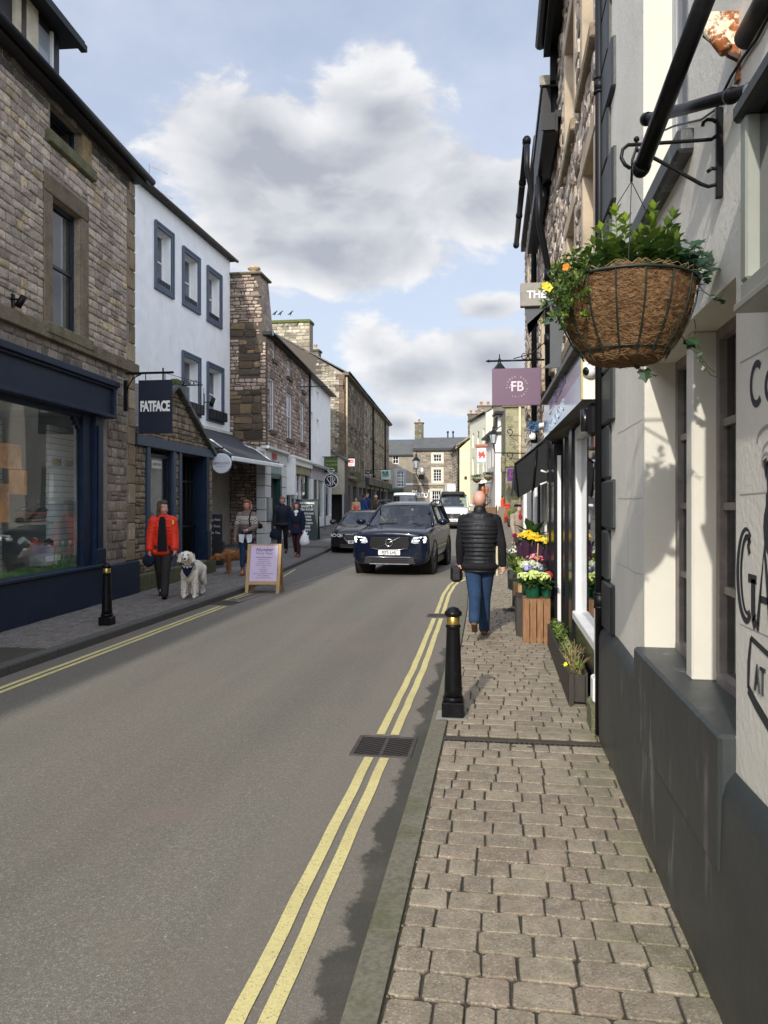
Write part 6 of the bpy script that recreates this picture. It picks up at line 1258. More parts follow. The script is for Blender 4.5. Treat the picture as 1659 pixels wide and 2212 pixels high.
w=MB();w.tube([P(1530,60,2.34),P(1568,108,2.30)],.021,M['rust'],16);w.build('pipe_stub',t)
# ==== hanging basket
KB=1.068;bc=at(1350,622,2.42*KB)
def ab(u,v,d):return(at(u,v,d*KB)-bc)/KB
t=thing('hanging_basket','coir lined wire hanging basket full of green plants near the camera','hanging basket',tuple(bc));X=Matrix.Translation(bc) @ Matrix.Scale(KB,4)
prof=[(.088,-.236),(.104,-.234),(.118,-.222),(.126,-.205),(.155,-.168),(.180,-.118),(.197,-.07),(.205,-.025),(.208,0.0),(.212,.010),(.198,.018),(.16,-.01),(0,-.01)]
w=MB(X);nn=64;vs=[]
for i,(r,z)in enumerate(prof):
 for j in range(nn):
  a=2*pi*j/nn;k=noise.noise(Vector((cos(a)*2.4,sin(a)*2.4,z*9)))*.016+noise.noise(Vector((cos(a)*9,sin(a)*9,z*34)))*.006
  k+=-.004*(1 if(j%4==0)else 0);rr_=r*(1+k*2)if r>0 else 0;vs.append((rr_*cos(a),rr_*sin(a),z+k*.4))
w.add([(0,0,-.238)]+vs,[(0,1+(j+1)%nn,1+j)for j in range(nn)]+[(1+i*nn+j,1+i*nn+(j+1)%nn,1+(i+1)*nn+(j+1)%nn,1+(i+1)*nn+j)for i in range(len(prof)-1)for j in range(nn)],M['coir'],smooth=True);w.build('coir_liner',t)
w=MB(X);rr=random.Random(77);fm=pm('coir fibre',(.25,.15,.075),.95,var=.4,vs=30)
for i in range(1100):
 z=rr.uniform(-.232,.01);
 r=[b2[0]+(a2[0]-b2[0])*0 for a2,b2 in[(prof[0],prof[0])]][0]
 for(ra,za),(rb,zb_)in zip(prof,prof[1:9]):
  if za<=z<=zb_:r=ra+(rb-ra)*(z-za)/max(1e-6,zb_-za)
 if z<prof[0][1]:continue
 a=rr.uniform(0,2*pi);L_=rr.uniform(.02,.07)/max(r,.05);tz=rr.uniform(-.018,.018);ou=rr.uniform(.001,.006);pts=[]
 for k in range(4):f=k/3;aa=a+L_*f;rad=r+.003+ou*sin(pi*f);pts.append((rad*cos(aa),rad*sin(aa),z+tz*f+.006*sin(f*5+i)))
 w.tube(pts,rr.choice((.00025,.0004,.0005)),fm,3,caps=False)
w.build('coir_fibres',t)
gw=pm('green coated wire',(.007,.018,.012),.5);w=MB(X)
for k in range(16):
 a=2*pi*(k+.3)/16;w.tube([((r+.009)*cos(a),(r+.009)*sin(a),z)for r,z in prof[2:9]],.0026,gw,6,caps=False)
w.tube([(.214*cos(a),.214*sin(a),.006)for a in[2*pi*i/48 for i in range(48)]],.0042,gw,6,closed=True);w.tube([(.132*cos(a),.132*sin(a),-.205)for a in[2*pi*i/32 for i in range(32)]],.003,gw,6,closed=True);w.build('wire_frame',t)
w=MB();
for a in(2.7,4.6,.35):w.tube([(xk,yk,zk),bc+KB*Vector((.21*cos(a),.21*sin(a),.006))],.0016,gw,5)
w.build('hanging_wire',t)
w=MB(X);rr=random.Random(12)
def shoot(w,p0,p1,n,L0,W0,m,c0,c1,spread=.9,stem=.0022):
 p0,p1=Vector(p0),Vector(p1);ax=(p1-p0).normalized();s1=ax.orthogonal().normalized();s2=ax.cross(s1)
 mid=(p0+p1)/2+Vector((rr.uniform(-.01,.01),rr.uniform(-.01,.01),0));w.tube([p0,mid,p1],stem,m,4,col=(.3,.3,.3),caps=False)
 for i in range(n):
  f=(i+.5)/n;p=p0+(p1-p0)*f
  for k in range(2):
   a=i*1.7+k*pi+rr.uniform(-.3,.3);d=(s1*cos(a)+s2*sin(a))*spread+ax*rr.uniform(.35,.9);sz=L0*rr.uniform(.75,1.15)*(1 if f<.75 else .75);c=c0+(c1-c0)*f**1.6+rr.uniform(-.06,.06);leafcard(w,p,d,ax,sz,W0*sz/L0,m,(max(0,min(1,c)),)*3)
 for k in range(4):a=k*1.57+.4;leafcard(w,p1,(s1*cos(a)+s2*sin(a))*.5+ax,ax,L0*.7,W0*.7,m,(min(1,c1+.1),)*3)
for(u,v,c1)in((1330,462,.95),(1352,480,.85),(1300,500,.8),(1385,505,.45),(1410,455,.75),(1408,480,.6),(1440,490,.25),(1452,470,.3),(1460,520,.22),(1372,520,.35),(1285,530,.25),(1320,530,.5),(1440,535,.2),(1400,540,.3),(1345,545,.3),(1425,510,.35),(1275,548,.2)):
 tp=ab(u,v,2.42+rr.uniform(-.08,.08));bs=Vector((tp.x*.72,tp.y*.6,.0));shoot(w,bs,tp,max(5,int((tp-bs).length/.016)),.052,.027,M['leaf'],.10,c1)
for i in range(420):
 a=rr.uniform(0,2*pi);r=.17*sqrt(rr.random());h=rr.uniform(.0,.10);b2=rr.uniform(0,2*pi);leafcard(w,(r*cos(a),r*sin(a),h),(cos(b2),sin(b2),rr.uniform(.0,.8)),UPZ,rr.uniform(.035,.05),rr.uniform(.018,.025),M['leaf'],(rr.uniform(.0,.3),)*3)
w.build('green_shoots',t)
def ivyleaf(w,p,d,n_,L_,col,m=None):
 d=Vector(d).normalized();n_=Vector(n_);s=d.cross(n_)
 if s.length<1e-4:s=d.orthogonal()
 s.normalize();nn_=s.cross(d);p=Vector(p);pts=[(0,0),(-.1,.28),(.12,.55),(.38,.34),(.62,.52),(.72,.22),(1.05,0),(.72,-.22),(.62,-.52),(.38,-.34),(.12,-.55),(-.1,-.28)]
 vs=[p+d*(a*L_)+s*(b_*L_)-nn_*(abs(b_)*.18*L_)for a,b_ in pts]+[p+d*.4*L_];w.add(vs,[(i,(i+1)%12,12)for i in range(12)],m or M['ivy'],col=col,smooth=False)
w=MB(X)
for i in range(150):
 u,v=rr.gauss(1478,26),rr.gauss(570,22);q=ab(max(1425,min(1540,u)),max(520,min(625,v)),2.42+rr.uniform(-.1,.12));ivyleaf(w,q,(rr.uniform(-.2,1),rr.uniform(-1,.4),rr.uniform(-.6,.5)),(rr.uniform(-.4,.4),-.6,1),rr.uniform(.026,.042),(rr.uniform(0,.6),)*3)
def trail(w,pts,m,nl,L0,r=.0015,dense=1.0):
 pts=[ab(u,v,d)for u,v,d in pts];w.tube(pts,r,m,5,caps=False)
 for i in range(nl):
  f=rr.random()*(len(pts)-1);k=int(f);p=pts[k]+(pts[min(k+1,len(pts)-1)]-pts[k])*(f-k);ivyleaf(w,p,(rr.uniform(-1,1),rr.uniform(-1,.3),rr.uniform(-1,.2)),(rr.uniform(-.5,.5),-1,.5),L0*rr.uniform(.6,1.2),(rr.uniform(0,.8),)*3)
bs_=pm('brown stem',(.06,.04,.02),.9)
for pts,nl,L0 in(([(1490,590,2.4),(1520,630,2.4),(1545,645,2.4),(1562,648,2.42)],7,.022),([(1470,780-60,2.4),(1485,745,2.4),(1510,768,2.4),(1532,795,2.42),(1545,805,2.42)],3,.018),([(1500,690,2.45),(1508,740,2.45),(1518,785,2.45),(1535,810,2.45),(1550,815,2.45)],4,.016),([(1368,787,2.4),(1380,798,2.38),(1395,805,2.38),(1420,812,2.38)],3,.022),([(1480,735,2.4),(1500,728,2.4)],4,.034),([(1260,690,2.4),(1225,700,2.38),(1200,680,2.36),(1192,655,2.36)],3,.018),([(1250,600,2.38),(1200,640,2.32),(1180,645,2.3),(1178,665,2.3)],6,.02),([(1240,640,2.35),(1195,672,2.3),(1185,700,2.3)],6,.022)):
 trail(w,pts,bs_,nl,L0)
ivyleaf(w,ab(1392,798,2.38),(.1,0,-1),(0,-1,0),.042,(.5,)*3)
w.build('trailing_ivy',t)
w=MB(X)
for i in range(120):
 u,v=rr.gauss(1228,26),rr.gauss(630,30);u=max(1182,min(1290,u));v=max(562,min(712,v));q=ab(u,v,2.36+rr.uniform(-.09,.09))
 tip_=q+Vector((rr.uniform(-.03,.03),rr.uniform(-.03,.03),rr.uniform(-.01,.05)));shoot(w,q,tip_,4,.020,.008,M['leaf'],.15,rr.uniform(.2,.6),1.0,.0012)
for i in range(160):
 u,v=rr.gauss(1262,24),rr.gauss(590,18);q=ab(max(1190,min(1330,u)),max(555,min(640,v)),2.40+rr.uniform(-.09,.09));b2=rr.uniform(0,2*pi);leafcard(w,q,(cos(b2),sin(b2),rr.uniform(-.3,.8)),UPZ,rr.uniform(.02,.035),rr.uniform(.008,.014),M['leaf'],(rr.uniform(.05,.5),)*3)
w.build('spilling_plants',t)
w=MB(X)
for(u,v,c)in((1223,578,(.8,.22,.01)),(1185,622,(.75,.60,.02)),(1178,618,(.7,.5,.02))):
 q=ab(u,v,2.3)
 for k in range(5):leafcard(w,q,(cos(k*1.25),-.4,sin(k*1.25)),(0,-1,.2),.014,.013,M['petal'],c)
w.build('pansy_flowers',t)
w=MB(X)
for i in range(70):a=rr.uniform(0,2*pi);L_=rr.uniform(.03,.08);h=rr.uniform(.01,.03);a2=a+rr.uniform(.1,.35);w.tube([(.206*cos(a),.206*sin(a),.015),(.214*cos((a+a2)/2),.214*sin((a+a2)/2),.015+h*.5),(.208*cos(a2),.208*sin(a2),.01)],.0006,st,3,caps=False)
w.build('dry_stems',t)
# ==== RIGHT : florist front
SG=Fac((.78,10.1),(.74,19.6),-1);fl_t=q3
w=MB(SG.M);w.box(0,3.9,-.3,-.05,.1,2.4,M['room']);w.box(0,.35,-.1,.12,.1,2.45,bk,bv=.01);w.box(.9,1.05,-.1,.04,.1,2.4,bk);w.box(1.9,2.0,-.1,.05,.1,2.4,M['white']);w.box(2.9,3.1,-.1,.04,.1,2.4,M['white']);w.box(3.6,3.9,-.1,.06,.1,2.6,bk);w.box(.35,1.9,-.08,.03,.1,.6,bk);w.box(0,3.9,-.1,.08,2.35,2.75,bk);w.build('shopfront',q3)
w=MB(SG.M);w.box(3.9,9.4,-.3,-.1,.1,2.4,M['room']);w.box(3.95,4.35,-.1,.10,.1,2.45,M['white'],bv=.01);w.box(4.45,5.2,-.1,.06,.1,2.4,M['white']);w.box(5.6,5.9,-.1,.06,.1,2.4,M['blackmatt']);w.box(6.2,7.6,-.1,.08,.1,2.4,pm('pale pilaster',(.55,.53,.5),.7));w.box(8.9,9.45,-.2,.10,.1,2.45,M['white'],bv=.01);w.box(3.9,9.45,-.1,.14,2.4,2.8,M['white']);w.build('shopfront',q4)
t=thing('black_canopy','black canvas canopy with hanging side flap over the flower shop','awning',(.5,11.5,2.0));cv=pm('black canvas',(.009,.010,.011),.85,var=.25,vs=4,bump=.5,bs=12,bd=.02);w=MB()
yA,yB=11.0,13.0
w.add([(.70,yA,2.62),(.70,yB,2.62),(.27,yB,2.24),(.27,yA,2.30),(.60,yA,1.98),(.30,yA,1.80),(.70,yA,2.05),(.22,yB,1.80),(.24,yA+.2,1.92)],[(0,1,2,3),(3,2,7,8),(0,3,8,5,4,6)],cv);w.build('canopy_canvas',t)
w=MB();w.tube([(.70,yA-.02,2.64),(.25,yA-.02,2.28),(.30,yA-.02,1.82)],.012,M['black'],6);w.tube([(.55,yA-.05,2.50),(.50,yA-.05,1.9)],.014,M['black'],6);w.tube([(.27,yA,2.29),(.27,yB,2.24)],.014,M['black'],6);w.tube([(.67,yA-.35,2.14),(.59,yA-.38,2.17)],.014,M['white'],8);w.tube([(.69,yA-.32,2.02),(.58,yA-.4,1.98)],.012,M['white'],8);w.build('canopy_arm',t)
t=thing('white_pipework','white plastic waste pipes elbowing out above the black canopy','pipe',(.6,12,2.8));w=MB()
for dy in(0,.25):q=at(1150,935,11.3+dy);w.tube([q+Vector((.22,0,.12)),q+Vector((.10,0,.10)),q+Vector((.03,0,.04)),q+Vector((0,0,-.08))],.04,M['white'],10);w.tube([q+Vector((-.0,0,-.03)),q+Vector((0,0,-.10))],.05,M['white'],10)
w.build('waste_pipe',t)
t=thing('blue_rope_bundle','tangled blue rope bundle caught on top of the white pipes','rope',tuple(at(1150,920,11.3)));w=MB();rr=random.Random(3);q0=at(1152,922,11.25);bl_=pm('blue rope',(.05,.12,.22),.7)
for i in range(14):w.tube([q0+Vector((rr.uniform(-.09,.09),rr.uniform(-.05,.05),rr.uniform(-.08,.09)))for k in range(5)],.008,bl_,5)
w.build('rope_coil',t)
P0,P1=at(1063,877,12.7),at(1168,797,12.7);t=thing('florist_hanging_sign','mauve rectangular hanging sign with white initials in a ring of small letters','sign',tuple(P0));y=P0.y;w=MB();mv=pm('mauve sign',(.120,.062,.110),.45,var=.05);w.box(P0.x,P1.x,y-.02,y+.02,P0.z,P1.z,mv,bv=.006);w.build('sign_board',t)
w=MB();xc,zc_=(P0.x+P1.x)/2+.01,(P0.z+P1.z)/2;pw=pm('pink white letters',(.62,.55,.58),.6);w.text('FB',.23,pw,frame((xc,y-.024,zc_),(1,0,0),UPZ),.001,.004,sx=.9)
s='FLOWER BANK FLORIST'
for i,ch in enumerate(s):
 a=radians(150-300*i/(len(s)-1)+35)
 if ch!=' ':w.text(ch,.036,pw,frame((xc+.165*cos(a),y-.024,zc_+.165*sin(a)),(sin(a),0,-cos(a)),(cos(a),0,sin(a))),.001)
for dx,dz in((-.10,.03),(-.07,.05),(-.12,-.01),(.03,.06)):w.ball((xc+dx,y-.024,zc_+dz),(.010,.002,.014),pw,6,4)
w.build('sign_lettering',t)
w=MB();zr=at(1100,780,12.7).z;xl_,xr_=at(1052,780,12.7).x,.77;w.tube([(xl_,y,zr),(xr_,y,zr)],.016,M['black'],8);w.prism([(xl_-.03,0),(xl_+.04,.03),(xl_+.02,0),(xl_+.04,-.03)],-.008,.008,M['black'],X=Matrix(((1,0,0,0),(0,0,1,y),(0,1,0,zr),(0,0,0,1))));w.tube([(xr_,y,zr+.28),(xr_-.22,y,zr+.1),(xr_-.5,y,zr+.03)],.008,M['black'],6)
for k in range(3):w.tube([(xr_-.10-.11*k+.05*cos(a),y,zr+.065+.05*sin(a))for a in[2*pi*i/14 for i in range(14)]],.007,M['black'],5,closed=True)
w.build('sign_bracket',t)
lantern('street_lantern','black street lantern showing its peaked roof just above the mauve hanging sign',at(1079,830,13.4),.55,[(0,0,0),(0,0,-.3),(.6,0,-.35),(1.1,0,-.35)],gr='wall lanterns')
P0,P1=at(1124,664,9.4),at(1200,614,9.4);t=thing('projecting_box_sign','weathered grey box sign with white serif letters half hidden by basket plants','sign',tuple(P0));y=P0.y;w=MB();gy=pm('weathered grey board',(.27,.255,.225),.7,var=.25,vs=9,stain=(.12,.11,.09),sst=.5,ssc=3);w.box(P0.x,.77,y-.05,y+.05,P0.z,P1.z,gy,bv=.006);w.build('sign_board',t)
w=MB();w.text('THE',.13,M['white'],frame((P0.x+.19,y-.055,(P0.z+P1.z)/2-.01),(1,0,0),UPZ),.002,.003,sx=.95);w.build('sign_lettering',t)
w=MB();pg_=pm('grey steel plate',(.055,.062,.070),.55);a,b_=at(1188,700,9.0),at(1222,700,9.0);zt_,zb_=at(1200,690,9.0).z,at(1200,785,9.0).z;yy_=a.y
w.box(a.x,b_.x,yy_-.01,yy_+.01,zb_,zt_+.3,pg_);c0,c1=at(1171,795,9.0),at(1246,795,9.0);w.add([(a.x,yy_-.012,zb_),(b_.x,yy_-.012,zb_),(c1.x,yy_-.012,c1.z),(c0.x,yy_-.012,c0.z),(a.x,yy_+.012,zb_),(b_.x,yy_+.012,zb_),(c1.x,yy_+.012,c1.z),(c0.x,yy_+.012,c0.z)],[(0,1,2,3),(4,5,6,7),(2,3,7,6),(1,2,6,5),(0,3,7,4)],pg_);w.add([(P0.x+.05,y,P0.z),(.6,y,P0.z),(.35,y,P0.z-.22),(P0.x+.10,y,P0.z-.35)],[(0,1,2,3)],pg_)
w.build('sign_bracket',t)
w=MB();q=at(1253,725,8.0);w.tube([q,q+Vector((.03,0,-.22))],.045,M['pipe'],12);w.box(q.x+.02,.76,q.y-.02,q.y+.02,q.z-.05,q.z,M['pipe']);tag(w.build('wall_light'),'black cylinder wall light hanging below the basket on the rubble house','light')
# ---- crates, pots, flowers
def cratebox(name,lb,x0,x1,y0,y1,z0,z1,nsl,m,vert=True):
 t=thing(name,lb,'crate',((x0+x1)/2,(y0+y1)/2,z0));w=MB();W_=(x1-x0);g=.008
 for i in range(nsl):
  a=x0+W_*i/nsl;w.box(a+g/2,a+W_/nsl-g/2,y0,y0+.012,z0,z1,m,bv=.002);w.box(a+g/2,a+W_/nsl-g/2,y1-.012,y1,z0,z1,m)
 nn=max(2,int((y1-y0)/.09))
 for i in range(nn):a=y0+.014+(y1-y0-.028)*i/nn;b2=a+(y1-y0-.028)/nn-g;w.box(x0,x0+.012,a,b2,z0,z1,m);w.box(x1-.012,x1,a,b2,z0,z1,m)
 w.build('crate_slats',t);w=MB()
 for z in(z0+.02,z1-.05):w.box(x0+.013,x1-.013,y0+.013,y0+.03,z,z+.035,m);w.box(x0+.013,x0+.03,y0+.03,y1-.013,z,z+.035,m)
 w.box(x0+.013,x1-.013,y0+.03,y1-.013,z1-.012,z1-.002,m);w.build('crate_battens',t);return t
cratebox('slatted_crate','tall slatted brown wooden crate standing at the front of the flower display',.300,.615,9.1,9.45,.1,.61,4,M['wood'])
cratebox('dark_crate','dark stained crate tucked behind the slatted brown crate',.235,.60,9.55,10.2,.1,.56,4,M['dwood'])
cratebox('small_light_crate','small light wooden crate perched behind the green flower pots',.215,.33,10.35,10.75,.50,.68,1,M['pine'])
t=thing('display_bench','low dark bench carrying the rear flower buckets','bench',(.45,10.8,.1));w=MB();w.box(.22,.68,10.25,12.6,.44,.49,M['dwood']);w.build('bench_top',t)
for y in(10.4,12.3):
 for x in(.26,.62):w=MB();w.box(x-.02,x+.02,y,y+.05,.1,.44,M['dwood']);w.build('leg',t)
gp_m=pm('green pot wrap',(.006,.07,.035),.35,var=.3,vs=14,bump=.6,bs=14,bd=.02);zt=.612
def flowerpot(lb,x,y,z,r,h,cols,fr_,nfl,leafn,hm,cat='potted plant',group=None,fs=.02,tall=0.0):
 t=thing('potted_hydrangea',lb,cat,(x,y,z),0,group);w=MB(T(x,y,z));rr=random.Random(int(x*97+y*31));n=28;pr=[(.78,0),(.80,.05),(.9,.5),(1.05,.9),(1.22,1.05)];vs=[]
 for k,zz in pr:
  for j in range(n):a=2*pi*j/n;q=k*r*(1+(.03+.05*zz)*sin(a*7+zz*3)+rr.uniform(-.01,.01));vs.append((q*cos(a),q*sin(a),h*zz))
 w.add(vs,[(i*n+j,i*n+(j+1)%n,(i+1)*n+(j+1)%n,(i+1)*n+j)for i in range(len(pr)-1)for j in range(n)]+[tuple(range(4*n,5*n))],gp_m,smooth=True);w.build('pot_wrap',t)
 w=MB(T(x,y,z))
 for i in range(leafn):
  a=rr.uniform(0,2*pi);e=rr.uniform(-.35,.5);q=r*rr.uniform(.3,1.2);leafcard(w,(q*cos(a),q*sin(a),h+rr.uniform(-.01,.07)),(cos(a)*cos(e),sin(a)*cos(e),sin(e)),UPZ,rr.uniform(.07,.12),rr.uniform(.045,.07),M['leaf'],(rr.uniform(0,.16),)*3,.25)
 w.build('plant_leaves',t);w=MB(T(x,y,z))
 for i in range(nfl):
  a=2*pi*i/nfl*2.4;q=fr_*sqrt((i+.5)/nfl);c=rr.choice(cols);cx_,cy_,cz_=q*cos(a),q*sin(a),h+.10+tall-q*.25+rr.uniform(-.01,.02);hr=hm*rr.uniform(.85,1.1)
  for k in range(70):
   ph=rr.uniform(-.2,1.57);th=rr.uniform(0,2*pi);d=Vector((cos(ph)*cos(th),cos(ph)*sin(th),sin(ph)));p=Vector((cx_,cy_,cz_))+d*hr*Vector((1,1,1)).length/1.73;s=d.orthogonal().normalized();s2=d.cross(s);f=fs*rr.uniform(.7,1.1);kk=rr.uniform(.75,1.15)
   w.add([p+d*.004,p+s*f,p+(s+s2)*f*.45,p+s2*f,p+(s2-s)*f*.45,p-s*f,p-(s+s2)*f*.45,p-s2*f,p+(s-s2)*f*.45],[(0,1,2),(0,2,3),(0,3,4),(0,4,5),(0,5,6),(0,6,7),(0,7,8),(0,8,1)],M['petal'],col=tuple(v*kk for v in c))
 w.build('flower_heads',t);return t
flowerpot('green wrapped hydrangea with lime green flower heads on the front crate',.42,9.27,zt,.095,.16,[(.62,.72,.25),(.70,.78,.38),(.55,.68,.20)],.17,10,130,.062)
flowerpot('green wrapped hydrangea with crimson pink flower heads on the front crate',.575,9.30,zt,.060,.14,[(.62,.03,.09),(.70,.08,.16),(.5,.02,.05)],.06,3,60,.052)
flowerpot('hydrangea with pale green and lilac flower heads behind the lime one',.40,9.85,.565,.09,.18,[(.55,.65,.32),(.36,.36,.70),(.60,.62,.45)],.13,7,60,.055,tall=.10)
t=thing('hyacinth','blue violet hyacinth spikes between the green and pink hydrangeas','flower',(.50,9.6,.58));w=MB(T(.50,9.6,.58));rr=random.Random(2)
w.lathe([(.045,0),(.06,.12)],gp_m,12)
for dx in(-.05,.0,.04):
 for k in range(110):a=rr.uniform(0,2*pi);h=rr.uniform(.18,.40);r=.028*(1-.4*(h-.18)/.22);leafcard(w,(dx+r*cos(a),r*sin(a),h),(cos(a),sin(a),.3),UPZ,.022,.012,M['petal'],(.30*rr.uniform(.7,1.2),.32*rr.uniform(.7,1.2),.72))
 w.tube([(dx,0,.1),(dx,0,.3)],.006,M['leaf'],5,col=(.3,.3,.3))
w.build('flower_spikes',t)
bkt=pm('grey zinc bucket',(.14,.145,.15),.45,.6,var=.2,vs=10);dkb=pm('dark bucket',(.02,.022,.025),.4)
def bouquet(lb,x,y,z,h,spread,cols,nfl,stemc=.45,wrap=None,r=.085,petal=.028,kind='bouquet',leafy=30,bm2=None,stems=26,seed=0):
 t=thing(kind,lb,'flowers',(x,y,z));X=T(x,y,z);rr=random.Random(seed+int(y*50));w=MB(X);w.lathe([(r*.8,0),(r,.02),(r*1.1,.26),(r*1.15,.27),(r*1.0,.26)],bm2 or dkb,16);w.build('bucket',t);w=MB(X)
 for i in range(stems):a=rr.uniform(0,2*pi);q=rr.uniform(0,1);w.tube([(r*.5*q*cos(a),r*.5*q*sin(a),.2),(spread*q*.7*cos(a),spread*q*.7*sin(a),h*.75)],.003,M['leaf'],4,col=(stemc,)*3,caps=False)
 for i in range(leafy):a=rr.uniform(0,2*pi);e=rr.uniform(.5,1.4);q=spread*rr.uniform(.1,.8);leafcard(w,(q*cos(a),q*sin(a),rr.uniform(.25,h*.85)),(cos(a)*cos(e),sin(a)*cos(e),sin(e)),UPZ,rr.uniform(.09,.18),rr.uniform(.015,.03),M['leaf'],(rr.uniform(.05,.5),)*3)
 w.build('stems',t)
 if wrap:
  w=MB(X);n=24
  for k in range(2):
   vs=[]
   for zz,q in((.20+k*.02,.55),(h*.55,.9),(h*.82,1.25)):
    for j in range(n):a=2*pi*j/n+k*.2;ww=1+.16*sin(j*pi/2+k)*(zz/h);vs.append((spread*q*ww*cos(a),spread*q*ww*sin(a),zz+(.05*sin(j*pi/2+k*2)if zz>h*.7 else 0)))
   w.add(vs,[(i*n+j,i*n+(j+1)%n,(i+1)*n+(j+1)%n,(i+1)*n+j)for i in range(2)for j in range(n)],wrap)
  w.build('paper_wrap',t)
 w=MB(X)
 for i in range(nfl):
  a=rr.uniform(0,2*pi);q=spread*sqrt(rr.random());c=rr.choice(cols);p=Vector((q*cos(a),q*sin(a),h-q*.4+rr.uniform(-.03,.03)));d=Vector((cos(a)*.5,sin(a)*.5-.3,.8)).normalized()
  for k in range(6):b2=k*pi/3;s=d.orthogonal().normalized();s2=d.cross(s);kk=rr.uniform(.8,1.1);leafcard(w,p,(s*cos(b2)+s2*sin(b2))+d*.35,d,petal,petal*.7,M['petal'],tuple(v*kk for v in c))
  w.tube([p,p+d*petal*.6],[petal*.28,petal*.32],M['petal'],6,col=tuple(v*.85 for v in c))
 w.build('flower_heads',t);return t
mp_=pm('plum wrapping paper',(.045,.016,.040),.5,var=.15,vs=6)
YL=[(.85,.62,.02),(.80,.50,.01),(.88,.70,.05)]
bouquet('large bunch of yellow flowers in plum paper at the top of the display',.45,11.1,.49,.82,.15,YL,60,wrap=mp_,petal=.034,seed=1)
bouquet('second smaller bunch of yellow flowers nearest the shop wall',.62,10.9,.49,.76,.10,YL,26,wrap=mp_,petal=.034,seed=2)
bouquet('coral pink flowers in plum paper in the middle of the display',.50,10.55,.49,.54,.13,[(.75,.20,.20),(.80,.32,.30)],20,wrap=mp_,petal=.026,seed=3)
bouquet('upright green daffodil buds packed in a bucket on the pavement side',.30,10.5,.49,.50,.10,[(.45,.55,.10),(.3,.42,.06)],20,stemc=.75,petal=.016,stems=90,leafy=20,bm2=bkt,seed=4)
bouquet('grey lilac thistles and pale roses in a bucket below the coral flowers',.47,10.15,.49,.38,.13,[(.42,.38,.50),(.72,.50,.45),(.30,.33,.36)],26,petal=.022,leafy=60,bm2=dkb,seed=5)
bouquet('white flowers and loose green foliage at the left edge of the display',.24,11.2,.49,.60,.12,[(.75,.75,.68)],14,petal=.022,leafy=70,bm2=bkt,seed=6)
t=thing('dark_foliage_plant','broad dark leaved plant above the yellow flowers by the wall','potted plant',(.55,11.6,.49));w=MB(T(.55,11.7,.49));w.lathe([(.08,0),(.11,.25)],dkb,14);w.build('bucket',t);w=MB(T(.52,11.7,.49));rr=random.Random(19)
for i in range(34):a=rr.uniform(0,2*pi);e=rr.uniform(.2,1.2);leafcard(w,(.05*cos(a),.05*sin(a),rr.uniform(.5,.85)),(cos(a)*cos(e),sin(a)*cos(e),sin(e)),UPZ,rr.uniform(.18,.28),rr.uniform(.10,.15),M['leaf'],(rr.uniform(0,.1),)*3)
w.build('plant_leaves',t)
t=thing('cane','light wooden cane leaning among the flower buckets','cane',(.50,9.9,.55));w=MB();w.tube([(.49,9.95,.6),(.515,9.9,1.22)],.008,M['pine'],6);w.build('cane_rod',t)
w=MB();w.box(.44,.56,11.9,11.915,1.28,1.45,pm('kraft paper card',(.36,.29,.19),.8));w.tube([(.5,11.91,.8),(.5,11.91,1.28)],.006,M['pine'],5);tag(w.build('paper_card'),'brown paper price card standing behind the yellow flowers','card')
w=MB();rr=random.Random(6);q=gp(1100,1320)
for i in range(26):a=rr.uniform(-.4,.6);leafcard(w,(q.x+rr.uniform(-.12,.16),q.y+rr.uniform(-.15,.15),.115),(cos(a),sin(a),rr.uniform(0,.3)),UPZ,rr.uniform(.06,.14),rr.uniform(.03,.06),M['blackmatt'],(1,1,1))
tag(w.build('dropped_black_cloth'),'crumpled black scrap lying on the setts in the man\'s shadow','litter')
RB=Fac((.98,24.6),(2.05,53.0),-1);bq=thing('set_back_house','pale rendered house set back past the side street opening, behind the rubble houses','building',(.98,24.6,0));wl=[]
for k in range(7):a=1.2+k*3.9;wl+=[(a,a+1.1,1.3,3.0),(a,a+1.0,4.3,6.0)]
sbr=pm('greige render',(.46,.43,.37),.85,var=.1)
w=MB(RB.M);wallgrid(w,0,RB.len,0,7.6,wl,sbr,.2);shell(w,0,RB.len,7.6,7,sbr);w.build('wall',bq)
for q in wl:window(bq,RB,*q,-.12,M['white'],2,2,.08)
w=MB(RB.M);roof(w,0,RB.len,7.6,10.2,7,M['slate'],eo=.1,gm=sbr);w.build('roof',bq)
# ==== RIGHT far : bank, pub, cream and stone houses
def facx(p0,p1):return Fac(p0,p1,-1)
d_=58.0
def pxy(u,y):r=ray(u);return r.x/r.y*y
xb0=pxy(1092,57);gB=gz(57)
b1=thing('stone_bank','green tinged sandstone bank with purple sign beyond the florist','building',(xb0,57,gB));FB_=facexy(xb0,xb0+3.2,57);eB=FB_.z(1100,880);gs=[(.235,.22,.125),(.20,.19,.11),(.27,.245,.15)]
w=MB(FB_.M);wallgrid(w,0,3.2,0,eB,[],M['mortar'],.1);stones(w,0,3.2,.9,eB,M['ashlar'],gs,(.42,.48),(.7,1.3),(),.02,(.01,.02),seed=101);w.add([(0,0,0),(-.3,-9,0),(-.3,-9,eB),(0,0,eB)],[(0,1,2,3)],M['ashlar'],col=(.2,.19,.12));w.build('wall',b1)
w=MB(FB_.M);w.box(-.25,3.3,-.3,.25,eB,eB+.35,M['ashlar'],col=(.25,.22,.13),bv=.05);w.box(-.15,3.3,-.3,.15,4.4,4.7,M['ashlar'],col=(.25,.22,.13),bv=.04);w.box(-.35,-.0,-.4,.3,4.0,5.2,M['ashlar'],col=(.2,.18,.12),bv=.08);w.box(1.5,2.3,.03,.04,1.2,3.0,pm('dark bank panel',(.09,.09,.055),.7));w.build('cornice',b1)
